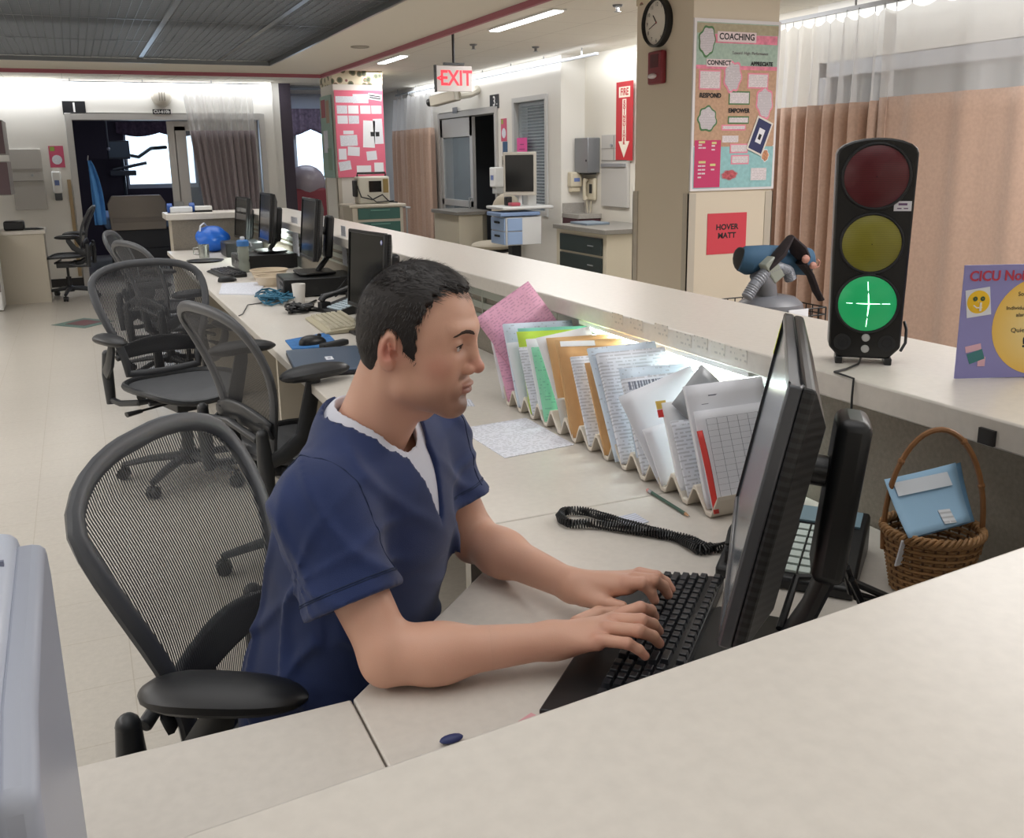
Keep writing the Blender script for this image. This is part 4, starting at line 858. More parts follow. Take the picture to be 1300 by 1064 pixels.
for ph in (0, 2.1, 4.2):
    pts = []
    for k in range(120): a = 2*pi*k/120; tw = a*16+ph; q = rr_b(.11)+.0045*cos(tw); pts.append((q*cos(a), q*sin(a)*.9, .112+.006*sin(tw)))
    b.tube(pts, .0036, 6, True)
b.build('braided_rim', WK, bk)
b = B(); hp = []
for k in range(25): a = pi*k/24; hp.append((.083*cos(a)*(1-.10*sin(a)), 0, (.11+.178*sin(a)**.8)))
hp = [(.081, 0, .07)]+hp+[(-.081, 0, .07)]; b.tube(hp, .0050, 8)
for q in (4, 9, 20): b.ball(hp[q], .0068, 8)
b.build('hoop_handle', WK3, bk)
b = B(); b.box((-.058, -.050, .085), (.022, .003, .05), rz=RAD(40), rx=.2); b.build('white_tag', PW, bk, smooth=False)
BLP = mat('blue_leaflet', '#9fc6e4', .6); BLP2 = mat('blue_leaflet_inner', '#84b4dc', .6)
# leaflets stand in the basket, leaning back and fanned
for k, (m_, lb) in enumerate(((BLP, 'front pale blue leaflet with a white address panel in the wicker basket'), (BLP2, 'slightly deeper blue leaflet fanned out behind the front one in the basket'))):
    o_ = py(1153+6*k, 684, 1.045+.008*k); M_ = frame(o_, py(1234+8*k, 674, 1.02+.008*k)-o_, py(1166+8*k, 620-3*k, 1.10+.008*k)-o_)
    b = B(); b.grid(lambda u, v: (u*.140-.020*(1-v)*u, v*.105+.016*u, .010*(u-.4)**2+.012*v*v), 8, 8); o = b.build('leaflet', m_, solid=.0016, mat4=M_); tag(o, lb, 'leaflet')
    if k == 0:
        b = B(); b.grid(lambda u, v: (.012+u*.105, .072+v*.024+.010*u, .0105+.004*v), 6, 2); b.build('address_panel', mat('white_panel', '#dfe6ee', .6), o, smooth=False, solid=.0006)
        b = B(); b.grid(lambda u, v: (.072+u*.022, .016+v*.026, .0042), 1, 1); b.build('postage_patch', mat_print('postage_patch', '#e3e6ea', amount=.7), o, smooth=False, solid=.0006)
M_ = frame(Vector((1.245, 1.115, DZ+.09)), (.86, -.5, .0), (.1, .2, 1)); b = B(); b.bb(0, .068, 0, .075, 0, .0015)
tag(b.build('card', mat('ochre_card', '#b98e4c', .6, var=.3, vscale=90), smooth=False, mat4=M_), 'ochre picture card behind the blue leaflets in the wicker basket', 'card')
b = B(); b.bb(-.11, .11, -.075, .075, 0, .012); o = b.build('tray_board', mat('dark_grey_board', '#3a3c40', .5), bevel=.003, loc=(1.06, .935, DZ), smooth=False); o.rotation_euler.z = RAD(-20); tag(o, 'flat dark grey board lying on the desk beside the wicker basket', 'board')
# ================= printer in the left foreground =================
pr_ = thing('office_printer', 'large pale blue grey printer at the lower left corner', 'printer', (-.062, .985, DZ))
PRM = mat('printer_shell', '#c3c9d6', .35); PRD = mat('printer_groove', '#7b7f92', .5); PRS = mat('printer_side', '#a9aebb', .4)
b = B()
prof_ = [(0, .0), (0, .345), (-.02, .38), (-.05, .392), (-.32, .375), (-.385, .345), (-.40, .0)]
b.prism([(y, z) for y, z in prof_], -.50, -.022, Matrix(((0, 0, 1, 0), (1, 0, 0, 0), (0, 1, 0, 0), (0, 0, 0, 1)))); b.build('shell', PRM, pr_, bevel=.012, seg=3)
b = B(); b.prism([(y*.985-.004, z*.965) for y, z in prof_], -.03, 0, Matrix(((0, 0, 1, 0), (1, 0, 0, 0), (0, 1, 0, 0), (0, 0, 0, 1)))); b.build('side_panel', PRS, pr_, bevel=.01, seg=3)
b = B(); b.bb(-.49, -.028, -.118, -.114, .38, .391); b.build('lid_groove', PRD, pr_, smooth=False)
b = B(); b.box((-.19, -.28, .381), (.25, .14, .006), rx=RAD(3)); b.build('output_tray', mat('printer_tray', '#b4bac8', .4), pr_, bevel=.012)
b = B(); b.box((-.33, -.17, .389), (.30, .12, .014), rx=RAD(3)); b.build('scanner_lid', PRM, pr_, bevel=.006)
# ================= the man =================
class F:
    """distance field on a grid: smooth unions of round cones and ellipsoids"""
    def __init__(s, lo, hi, h):
        s.lo = np.array(lo, float); s.h = h; n = np.ceil((np.array(hi)-s.lo)/h).astype(int)+1
        g = [s.lo[i]+h*np.arange(n[i]) for i in range(3)]
        s.X, s.Y, s.Z = [a.astype(np.float32) for a in np.meshgrid(*g, indexing='ij')]; s.d = np.full(s.X.shape, 1.0, np.float32)
    def P(s): return s.X, s.Y, s.Z
    def cone(s, a, b, ra, rb):
        a = np.array(a, float); b = np.array(b, float); ab = b-a; L2 = max((ab**2).sum(), 1e-9)
        px_, py_, pz_ = s.X-a[0], s.Y-a[1], s.Z-a[2]
        t = np.clip((px_*ab[0]+py_*ab[1]+pz_*ab[2])/L2, 0, 1)
        return np.sqrt((px_-t*ab[0])**2+(py_-t*ab[1])**2+(pz_-t*ab[2])**2)-(ra+(rb-ra)*t)
    def ell(s, c, r, R=None):
        q = [s.X-c[0], s.Y-c[1], s.Z-c[2]]
        if R is not None: R = np.array(R, float); q = [R[i, 0]*q[0]+R[i, 1]*q[1]+R[i, 2]*q[2] for i in range(3)]
        k0 = np.sqrt(sum((q[i]/r[i])**2 for i in range(3))); k1 = np.sqrt(sum((q[i]/r[i]**2)**2 for i in range(3)))+1e-6
        return k0*(k0-1)/k1
    def u(s, e, k=.01):
        hh = np.clip(.5+.5*(e-s.d)/k, 0, 1); s.d = e*(1-hh)+s.d*hh-k*hh*(1-hh); return s
    def sub(s, e, k=.01):
        hh = np.clip(.5-.5*(s.d+e)/k, 0, 1); s.d = s.d*(1-hh)+(-e)*hh+k*hh*(1-hh); return s
    def cut(s, e): s.d = np.maximum(s.d, e); return s
    def mesh(s):
        d = s.d.copy(); d[0] = d[-1] = 1; d[:, 0] = d[:, -1] = 1; d[:, :, 0] = d[:, :, -1] = 1
        neg = d < 0; nx, ny, nz = d.shape
        cs = np.zeros((nx-1, ny-1, nz-1), int)
        for i in (0, 1):
            for j in (0, 1):
                for k in (0, 1): cs += neg[i:nx-1+i, j:ny-1+j, k:nz-1+k]
        act = (cs > 0) & (cs < 8); idx = -np.ones(act.shape, int); I = np.argwhere(act); idx[act] = np.arange(len(I))
        acc = np.zeros((len(I), 3)); cnt = np.zeros(len(I))
        cor = [(i, j, k) for i in (0, 1) for j in (0, 1) for k in (0, 1)]
        for a in cor:
            for ax in range(3):
                if a[ax]: continue
                b_ = list(a); b_[ax] = 1
                va = d[I[:, 0]+a[0], I[:, 1]+a[1], I[:, 2]+a[2]]; vb = d[I[:, 0]+b_[0], I[:, 1]+b_[1], I[:, 2]+b_[2]]
                m_ = (va < 0) != (vb < 0); t = np.where(m_, va/np.where(m_, va-vb, 1), 0)
                p = np.tile(np.array(a, float), (len(I), 1)); p[:, ax] = t; acc[m_] += p[m_]; cnt[m_] += 1
        V = s.lo+s.h*(I+acc/cnt[:, None]); Fs = []
        for ax in range(3):
            o = [k for k in range(3) if k != ax]
            sl0 = [slice(None)]*3; sl1 = [slice(None)]*3; sl0[ax] = slice(0, -1); sl1[ax] = slice(1, None)
            E_ = neg[tuple(sl0)] != neg[tuple(sl1)]; Q = np.argwhere(E_)
            Q = Q[(Q[:, o[0]] > 0) & (Q[:, o[1]] > 0) & (Q[:, o[0]] < d.shape[o[0]]-1) & (Q[:, o[1]] < d.shape[o[1]]-1)]
            ng = neg[Q[:, 0], Q[:, 1], Q[:, 2]]; c_ = []
            for (u_, v_) in ((0, 0), (1, 0), (1, 1), (0, 1)):
                q = Q.copy(); q[:, o[0]] -= u_; q[:, o[1]] -= v_; c_.append(idx[q[:, 0], q[:, 1], q[:, 2]])
            f_ = np.stack(c_, 1); flip = ng if ax != 1 else ~ng
            f_[~flip] = f_[~flip][:, ::-1]; Fs.append(f_)
        Fs = np.concatenate(Fs); Fs = Fs[(Fs >= 0).all(1)]
        return V, Fs
def npmesh(name, VF, m_, parent, col=None, smooth_it=0, T=None):
    V = np.concatenate([v for v, _ in VF]); off = 0; fs = []
    for v, f_ in VF: fs.append(f_+off); off += len(v)
    Fa = np.concatenate(fs)
    for _ in range(smooth_it):
        s_ = np.zeros_like(V); c_ = np.zeros(len(V))
        for a in range(4):
            i, j = Fa[:, a], Fa[:, (a+1) % 4]
            for k in range(3): s_[:, k] += np.bincount(i, V[j, k], len(V))+np.bincount(j, V[i, k], len(V))
            c_ += np.bincount(i, minlength=len(V))+np.bincount(j, minlength=len(V))
        V = .5*V+.5*s_/np.maximum(c_, 1)[:, None]
    Vw = V if T is None else (V @ np.array(T.to_3x3()).T + np.array(T.translation))
    me = bpy.data.meshes.new(name); me.from_pydata(Vw.tolist(), [], Fa.tolist())
    me.polygons.foreach_set('use_smooth', [True]*len(me.polygons)); me.materials.append(m_)
    if col is not None:
        c4 = col(V); at = me.color_attributes.new('tint', 'FLOAT_COLOR', 'POINT'); at.data.foreach_set('color', c4.astype(np.float32).ravel())
    o = bpy.data.objects.new(name, me); C.objects.link(o); o.parent = parent
    return o
man = thing('person', 'man in navy blue scrubs seated in the mesh chair, typing and looking at the monitor', 'person', (.30, 1.53, 0))
MI = Matrix.Translation((-.30, -1.53, 0))
fv = np.array([.743, -.669, 0]); lv = np.array([.669, .743, 0]); RT = np.stack([fv, lv, [0, 0, 1]])
A_ = lambda *a: np.array(a, float)
# skin material reading the tint attribute
SK = mat('skin', '#c08e77', .46, sss=.08, bump=.12, bscale=700); N, L, p_ = nodes(SK)
at_ = N.new('ShaderNodeAttribute'); at_.attribute_name = 'tint'; L.new(at_.outputs['Color'], p_.inputs['Base Color'])
SKC = np.array(lin('#d6a68e')[:3]); RDC = np.array(lin('#bd6f60')[:3]); STC = np.array(lin('#94705f')[:3])
# ---- head frame ----
haz = RAD(-42)      # face direction, from +X towards +Y
HP = RAD(9)
hf = Vector((cos(haz)*cos(HP), sin(haz)*cos(HP), -sin(HP))); hl = Vector((0, 0, 1)).cross(hf).normalized()
rl = RAD(-2); hu = hf.cross(hl).normalized()
earR = Vector((0, 0, CAMH)) + ray(496, 447)*1.392
HSC = .925
HC = earR + hl*.072 + hf*.004
HT = Matrix.Identity(4)
for i in range(3): HT[i][0] = hf[i]*HSC; HT[i][1] = hl[i]*HSC; HT[i][2] = hu[i]*HSC; HT[i][3] = HC[i]
HT_l = MI @ HT; HTi = HT.inverted()
neck_w = Vector((.385, 1.425, 1.045)); nb = HTi @ neck_w
def head_field(f, ears=True):
    f.d = f.ell((.0085, 0, .046), (.0915, .0765, .087))
    f.u(f.ell((-.027, 0, .030), (.057, .070, .066)), .03)
    f.u(f.ell((.040, 0, .012), (.060, .064, .060)), .03)
    f.u(f.ell((.050, 0, -.040), (.046, .048, .056)), .03)
    for s_ in (-1, 1):
        f.u(f.cone((-.002, .058*s_, -.005), (.016, .052*s_, -.058), .018, .017), .025)
        f.u(f.cone((.016, .050*s_, -.060), (.076, .014*s_, -.090), .018, .017), .025)
        f.u(f.ell((.066, .040*s_, -.014), (.026, .024, .024)), .02); f.u(f.ell((.058, .034*s_, -.048), (.026, .022, .030)), .025)
        f.u(f.cone((.083, .040*s_, .046), (.096, .010*s_, .044), .009, .010), .014)
    f.u(f.ell((.086, 0, -.088), (.017, .021, .017)), .018)
    f.u(f.cone((.089, -.016, -.056), (.089, .016, -.056), .014, .014), .012)
    for s_ in (-1, 1): f.sub(f.ell((.1045, .031*s_, .022), (.016, .020, .014)), .014)
    f.u(f.cone((.094, 0, .036), (.114, 0, -.012), .0085, .0095), .012)
    f.u(f.ell((.1165, 0, -.016), (.0115, .0105, .0100)), .008)
    for s_ in (-1, 1):
        f.u(f.ell((.106, .0135*s_, -.020), (.011, .0075, .0085)), .005)
        f.sub(f.ell((.111, .0075*s_, -.0275), (.006, .0035, .004)), .003)
        f.u(f.ell((.0815, .031*s_, .0225), (.0145, .0165, .0125)), .005)      # lids over the eyeball
        f.sub(f.ell((.0965, .0315*s_, .0185), (.0055, .0125, .0030)), .0015)
    # lips
    f.u(f.ell((.1020, 0, -.0470), (.0095, .021, .0052)), .005); f.u(f.ell((.1010, 0, -.0585), (.0095, .019, .0064)), .005)
    f.sub(f.cone((.110, 0, -.0522), (.0945, .026, -.0515), .0013, .0011), .002); f.sub(f.cone((.110, 0, -.0522), (.0945, -.026, -.0515), .0013, .0011), .002)
    f.sub(f.ell((.107, 0, -.071), (.010, .018, .006)), .008)
    for s_ in (-1, 1):
        e_ = np.array(Euler((0, RAD(12), RAD(24*s_))).to_matrix()).T
        f.u(f.ell((-.010, .0805*s_, .004), (.0185, .0085, .0320), e_), .006)
        f.u(f.ell((-.004, .0795*s_, -.020), (.010, .0070, .012), e_), .005)
        f.sub(f.ell((-.003, .0885*s_, .007), (.0105, .0065, .0185), e_), .004)
        f.u(f.cone((-.006, .086*s_, .014), (.000, .085*s_, -.004), .0024, .0030), .003)
        f.sub(f.ell((.003, .0830*s_, -.002), (.0045, .008, .0065)), .003)
    # neck
    f.u(f.cone((-.026, 0, -.020), tuple(nb), .052, .059), .03)
    f.u(f.cone((.012, 0, -.055), tuple(nb+Vector((.0, 0, -.01))), .043, .055), .03)
    for s_ in (-1, 1): f.u(f.cone((-.015, .050*s_, -.030), (nb.x+.03, .022*s_+nb.y, nb.z-.01), .016, .014), .02)
    f.u(f.ell((.034, nb.y*.3, -.108), (.012, .012, .016)), .02)
    return f
f = F((-.125, -.105, -.215), (.140, .105, .145), .0019); head_field(f); hV, hF = f.mesh()
def surfx(y, z):
    j = int(round((y-f_lo[1])/f_h)); k = int(round((z-f_lo[2])/f_h)); col_ = f_d[:, j, k]; i = np.max(np.nonzero(col_ < 0)[0]); return float(f_lo[0]+f_h*(i+col_[i]/(col_[i]-col_[i+1])))
f_lo, f_h, f_d = f.lo, f.h, f.d
def skincol(V, head=True):
    c = np.tile(np.append(SKC, 1.0), (len(V), 1)); x, y, z = V.T
    def mixin(w_, col): w_ = np.clip(w_, 0, 1)[:, None]; c[:, :3] = c[:, :3]*(1-w_)+col*w_
    g = lambda cx, cy, cz, r_: np.exp(-(((x-cx)**2+(np.abs(y)-cy)**2+(z-cz)**2)/r_**2))
    mixin(.8*g(.118, 0, -.016, .016), RDC); mixin(.55*g(.068, .052, -.012, .022), RDC); mixin(.8*g(-.008, .085, .0, .024), RDC)
    lip = np.exp(-((z+.0525)/.0085)**4)*(np.abs(y) < .0215)*(x > .0965); mixin(.85*lip, np.array(lin('#a85b58')[:3]))
    st = 1/(1+np.exp((z+.050-.35*(x-.09))/.006))*(x > .0)*(z > -.135)*(1/(1+np.exp((z*-1-.106)/.004))); mixin(.75*st*np.clip((x+.0)/.06, 0, 1), STC)
    mo = np.exp(-((z+.036)/.006)**2)*(x > .088)*(np.abs(y) < .026); mixin(.6*mo, STC)
    gt = g(.098, 0, -.088, .024); mixin(.7*gt, np.array(lin('#5f483e')[:3]))
    mixin(.30*g(.094, .031, .014, .013), np.array(lin('#8f5f54')[:3]))
    return c
# ---- torso / arms joints (world) ----
shR = A_(.272, 1.292, .972); shL = A_(.530, 1.550, .975)
elR = A_(.330, 1.168, .792); wrR = np.array(pz(702, 813, .800)); elL = A_(.590, 1.490, .797); wrL = np.array(pz(728, 744, .803))
def arm_field(f, sh, el, wr):
    el = np.array(el); f.d = f.cone(sh, el+(sh-el)*.12, .047, .038)
    f.u(f.cone(el, el+(wr-el)*.30, .034, .0375), .03); f.u(f.cone(el+(wr-el)*.25, wr, .0375, .0245), .03)
    f.u(f.cone(el+A_(0, 0, -.006), el+A_(-.012, .0, -.010), .026, .024), .02)
    return f
def P_(x, y, z): return np.array(pz(x, y, z))
hands = {}
zk = .806
hands['R'] = dict(wr=wrR, palm=P_(748, 806, .806), mcp=[P_(789, 780, .822), P_(780, 788, .826), P_(770, 798, .824), P_(759, 812, .818)],
    pip=[P_(813, 772, .832), P_(814, 788, .834), P_(811, 801, .830), P_(797, 817, .820)],
    dip=[P_(826, 775, .818), P_(829, 793, .819), P_(829, 808, .815), P_(811, 825, .810)],
    tip=[P_(831, 783, .801), P_(836, 801, .800), P_(837, 817, .800), P_(819, 833, .800)], thumb=[P_(735, 795, .800), P_(760, 780, .796), P_(782, 779, .794), P_(800, 783, .795)])
hands['L'] = dict(wr=wrL, palm=P_(768, 744, .808), mcp=[P_(796, 741, .824), P_(806, 735, .827), P_(812, 730, .822), P_(812, 727, .816)],
    pip=[P_(815, 741, .829), P_(830, 737, .832), P_(833, 733, .824), P_(834, 731, .815)],
    dip=[P_(826, 751, .815), P_(842, 744, .817), P_(845, 739, .811), P_(843, 737, .806)],
    tip=[P_(831, 762, .800), P_(848, 755, .800), P_(852, 748, .799), P_(848, 743, .798)], thumb=[P_(742, 757, .797), P_(762, 765, .795), P_(776, 768, .794), P_(790, 770, .795)])
def hand_field(f, hd, sh, el):
    arm_field(f, sh, el, hd['wr'])
    wr = hd['wr']; m_ = hd['mcp']
    f.u(f.cone(wr, hd['palm'], .0245, .021), .018)
    base = [wr+(q-wr)*.18 for q in m_]
    rr_ = [.0125, .0128, .0122, .0112]
    for q, b0, r_ in zip(m_, base, rr_): f.u(f.cone(b0+A_(0, 0, -.004), q+A_(0, 0, -.005), .0160, r_), .014)
    for k in range(4):
        r0 = [.0096, .0100, .0094, .0082][k]
        f.u(f.cone(m_[k], hd['pip'][k], r0*1.12, r0), .004); f.u(f.cone(hd['pip'][k], hd['dip'][k], r0, r0*.88), .003); f.u(f.cone(hd['dip'][k], hd['tip'][k], r0*.88, r0*.78), .003)
    t_ = hd['thumb']; f.u(f.cone(t_[0], t_[1], .0165, .0125), .012); f.u(f.cone(t_[1], t_[2], .0115, .0105), .004); f.u(f.cone(t_[2], t_[3], .0105, .0085), .003)
    return f
parts_ = []
def band(a, b, m_=.06): return np.minimum(a, b)-m_, np.maximum(a, b)+m_
for sh, el, wr, hd in ((shR, elR, wrR, hands['R']), (shL, elL, wrL, hands['L'])):
    lo, hi = band(np.minimum(sh, el), np.maximum(sh, el), .06); lo = np.minimum(lo, el+(wr-el)*.75-.035); hi = np.maximum(hi, el+(wr-el)*.75+.035)
    f = F(lo, hi, .0030); arm_field(f, sh, el, wr); ax_ = (wr-el)/np.linalg.norm(wr-el); c0 = el+(wr-el)*.64
    f.cut((f.X-c0[0])*ax_[0]+(f.Y-c0[1])*ax_[1]+(f.Z-c0[2])*ax_[2]-.001); parts_.append(f.mesh())
    pts = np.array([wr, el+(wr-el)*.57]+hd['mcp']+hd['pip']+hd['tip']+hd['thumb']); lo, hi = pts.min(0)-.042, pts.max(0)+.042
    f = F(lo, hi, .0016); hand_field(f, hd, sh, el); c0 = el+(wr-el)*.60
    f.cut(-((f.X-c0[0])*ax_[0]+(f.Y-c0[1])*ax_[1]+(f.Z-c0[2])*ax_[2])-.001); parts_.append(f.mesh())
# chest core under the clothes keeps the body one piece
chest = A_(.400, 1.425, .915); hips = A_(.315, 1.535, .56); waist = A_(.372, 1.468, .73)
def torso_field(f, g=0.0):
    f.d = f.ell(hips, (.120+g, .165+g, .145+g), RT)
    f.u(f.ell(waist, (.108+g, .145+g, .17+g), RT), .06); f.u(f.ell(chest-A_(0, 0, .02)-fv*.012, (.108+g, .150+g, .155+g), RT), .06)
    f.u(f.cone(shR+lv*.02, shL-lv*.02, .050+g, .050+g), .05)
    nbw = A_(*neck_w); f.u(f.cone(nbw-fv*.012, shR+A_(0, 0, .010), .050+g, .042+g), .04); f.u(f.cone(nbw-fv*.012, shL+A_(0, 0, .010), .050+g, .042+g), .04)
    return f
f = F((.02, 1.2, .42), (.72, 1.80, 1.10), .012); torso_field(f, -.016); parts_.append(f.mesh())
HTn = np.array(HT.to_3x3()); hVw = hV @ HTn.T + np.array(HT.translation)
nh = len(hV)
def bodycol(V):
    c = np.tile(np.append(SKC, 1.0), (len(V), 1)); c[:nh] = skincol((V[:nh]-np.array(HT.translation)) @ np.linalg.inv(HTn).T)
    for hd in hands.values():
        for k in range(4):
            for q, a, s_ in ((hd['mcp'][k], .30, .013), (hd['pip'][k], .35, .010), (hd['tip'][k], .45, .012)):
                w_ = a*np.exp(-((V-q)**2).sum(1)/s_**2); c[:, :3] = c[:, :3]*(1-w_[:, None])+RDC*w_[:, None]
    return c
body = npmesh('body', [(hVw, hF)]+parts_, SK, man, bodycol, 2); body.location = (-.30, -1.53, 0)
# eyeballs, brows, lashes
EYE = mat('eye_white', '#d8d0cc', .2); IRI = mat('eye_dark', '#2a1c14', .15)
HR = mat('hair_brown_black', '#1c1613', .6)
for s_ in (-1, 1):
    b = B(); b.ball((.0825, .031*s_, .0195), .0128, 20); e_ = b.build('eyeball', EYE, man, mat4=HT_l)
    b = B(); b.lathe([(.0, .0), (.0056, -.0010), (.0060, -.002)], n=18, cap=False, M=Matrix.Translation((.0956, .0300*s_, .0190)) @ Euler((0, RAD(98), 0)).to_matrix().to_4x4()); b.build('iris', IRI, man, mat4=HT_l)
    pts = [(.0190, .0205), (.024, .0225), (.030, .0232), (.037, .0225), (.043, .0200)]
    b = B(); b.tube([(surfx(y*s_, z+.0008)+.0002, y*s_, z) for y, z in pts], [.0006, .0010, .0012, .0012, .0008], 6); b.build('eyelashes', HR, man, mat4=HT_l)
    pts = [(.010, .0400), (.016, .0430), (.023, .0452), (.031, .0458), (.039, .0440), (.047, .0395), (.053, .0340)]
    b = B(); b.tube([(surfx(y*s_, z)-.0006, y*s_, z) for y, z in pts], [.0016, .0030, .0034, .0033, .0028, .0020, .0008], 8, up=(1, 0, 0), flat=(.45, 1)); b.build('eyebrow', mat('eyebrow_brown', '#3d2e26', .8), man, mat4=HT_l)
# hair: shell following the skull inside the hairline, with fine strands
def hairmask(x, y, z):
    ay = np.abs(y)
    # front hairline height as function of sideways position (receding temples, forelock in the middle)
    front = np.where(x > .0, z-(.088+.0*ay) - .55*(x-.070), 1.0)
    top = z-(.100-.35*np.clip(.030-ay, 0, .03)/.03*.05+.9*np.clip(x-.058, 0, 1)*(ay > .018)) 
    side = .046-x+.35*(z-.05)*(z < .09)            # temple edge runs back as it goes down
    burn = np.minimum(.030-x, z+.012)*1.0
    return top, side, burn
def hair_field(f, off):
    x, y, z = f.P(); f.d = f.ell((.008, 0, .046), (.092, .0770, .0880)); f.u(f.ell((-.028, 0, .028), (.058, .0715, .067)), .03); f.u(f.ell((.035, 0, .03), (.060, .064, .062)), .03)
    f.u(f.cone((-.032, 0, -.005), (-.028, 0, -.05), .051, .049), .03)
    nz_ = 0
    thick = .0040+.0025*np.clip((z-.02)/.06, 0, 1)+.003*np.clip((x-.03)/.05, 0, 1)+off
    f.d = f.d-thick-nz_
    ay = np.abs(y)
    jag = .0025*np.sin(420*y+110*z)+.002*np.sin(300*z+200*y)
    # region = crown behind the hairline
    fx = .052+.030*np.clip(1-(ay/.042)**2, 0, 1)-.012*np.clip((ay-.03)/.03, 0, 1)   # how far forward hair reaches on top
    crown = np.maximum(x-fx-jag-.25*(z-.11), .070-z+jag)
    sd = np.maximum.reduce([x-(.026+.38*(z-.03))-jag, .006-z+.0*x, -np.ones_like(x)])
    burn = np.maximum.reduce([x-.034-jag, -.026-z, .008-x])
    back = np.maximum(x+.018+.0*z-.15*(z+.02), -.052-.35*(x+.02)*0-z+.25*np.abs(y)*0)
    ear = ((x+.006)/.021)**2+((z-.004)/.034)**2-1; ear = np.where(ay > .050, ear, 1)*.02
    reg = np.minimum.reduce([crown, sd, burn, back])
    f.d = np.maximum.reduce([f.d, reg*.8, -ear])
    return f
f = F((-.125, -.105, -.07), (.125, .105, .155), .0021); hair_field(f, 0); V_, F_ = f.mesh()
HRM = mat('hair_dark_brown', '#1a1310', .5); hair = npmesh('hair', [(V_, F_)], HRM, man, None, 1); hair.matrix_local = HT_l
rg = np.random.default_rng(3); sel = rg.choice(len(V_), 6500, replace=False); b = B()
for i in sel:
    v = Vector(V_[i]); n_ = Vector((v.x, v.y, v.z-.04)).normalized()
    t_ = Vector((.55, .0, .15)) if v.z > .09 else Vector((-.15, 0, -1)); t_ = (t_-n_*t_.dot(n_)).normalized(); t_ += Vector(rg.normal(0, .16, 3)); L_ = rg.uniform(.008, .016)
    if v.z > .09 and v.x > .05: L_ *= 1.25
    sd_ = n_.cross(t_).normalized()*.00045; p0 = v-n_*.001; p1 = v+t_*L_*.5+n_*.0022; p2 = v+t_*L_+n_*(.0018 if v.z < .09 else .004)
    b.add([p0-sd_, p0+sd_, p1+sd_, p1-sd_, p2], [(0, 1, 2, 3), (3, 2, 4)])
me_h = b.build('hair_strands', HRM, man, mat4=HT_l, smooth=False); me_h['kind'] = 'stuff'
# ---- clothes ----
NAVY = mat('navy_scrub_cloth', '#1c2e5c', .85, bump=.35, bscale=900, var=.10, vscale=14, sheen=.15); NAVD = mat('navy_stitching', '#1b2947', .9); TEE = mat('white_undershirt', '#d9dbe6', .85, bump=.3, bscale=800)
nbw = A_(*neck_w)
def sleeve(f, sh, el, frac, r0, r1):
    ax_ = el-sh; end = sh+ax_*frac; e = f.cone(sh+ax_*-.05, end, r0, r1)
    n_ = ax_/np.linalg.norm(ax_); pl = (f.X-end[0])*n_[0]+(f.Y-end[1])*n_[1]+(f.Z-end[2])*n_[2]
    return e, pl, n_, end
f = F((.02, 1.13, .44), (.74, 1.80, 1.12), .0046); torso_field(f, .014)
x, y, z = f.P()
lf = (x-chest[0])*lv[0]+(y-chest[1])*lv[1]; ff = (x-chest[0])*fv[0]+(y-chest[1])*fv[1]
f.u(f.ell(A_(.345, 1.490, .62), (.135, .170, .11), RT), .05); f.u(f.cone(A_(.315, 1.515, .62), A_(.335, 1.500, .84), .115, .105), .05)
hem = []
SV = ((shR, elR+A_(-.02, .02, 0), .64, .056, .072), (shL, elL+A_(-.01, .01, 0), .62, .054, .066))
for sh, el, fr, r0, r1 in SV:
    ax_ = el-sh; L_ = np.linalg.norm(ax_); n_ = ax_/L_; e = f.cone(sh-n_*.01, sh+ax_*(fr+.12), r0, r1+.004); hem.append((sh+ax_*fr, n_, sh, r1)); f.u(e, .05)
# folds
def crease(ph, k=5): s1 = np.sin(ph); return -np.exp(-k*(1-s1))+.18      # narrow valleys
wv_ = .009*crease(34*ff+30*z+5*np.sin(11*lf+6*z)+2*np.sin(19*z))*np.clip((.93-z)/.12, 0, 1)+.0075*crease(52*z+16*lf+4*np.sin(17*ff+9*lf))*np.clip((.84-z)/.12, 0, 1)
rad_ = 0
for sh, el, fr, r0, r1 in SV:
    dx_, dy_, dz_ = x-sh[0], y-sh[1], z-(sh[2]-.07); w_ = np.exp(-(dx_**2+dy_**2+dz_**2)/.13**2); a1 = np.arctan2(dz_, dx_*fv[0]+dy_*fv[1])
    rad_ = rad_+.008*crease(9*a1+30*np.sqrt(dx_**2+dy_**2+dz_**2), 4)*w_
rad_ = rad_+.006*crease(46*(lf*.8+z)+22*ff+3*np.sin(20*ff), 5)*np.clip((z-.86)/.06, 0, 1)
nr_ = np.sqrt((x-nbw[0])**2+(y-nbw[1])**2); fade = np.maximum(np.clip((nr_-.085)/.06, 0, 1), np.clip((.88-z)/.04, 0, 1)); f.d = f.d+(wv_+rad_)*fade-.003*(1-fade)
shell_in = f.d+.014
for (c0, n_, sh, r1) in hem:      # trim beyond the sleeve hem, near the arm only
    pl = (x-c0[0])*n_[0]+(y-c0[1])*n_[1]+(z-c0[2])*n_[2]; dc = np.sqrt((x-c0[0])**2+(y-c0[1])**2+(z-c0[2])**2)
    side_ = 1.0 if sh is shR else -1.0
    tors = -1.0
    body_side = ((x-c0[0])*lv[0]+(y-c0[1])*lv[1])*side_   # > 0 toward the trunk
    reg = np.where((dc < .17) & (body_side < .074), pl, -1); f.d = np.maximum(f.d, reg)
f.d = np.maximum(f.d, -shell_in)          # hollow
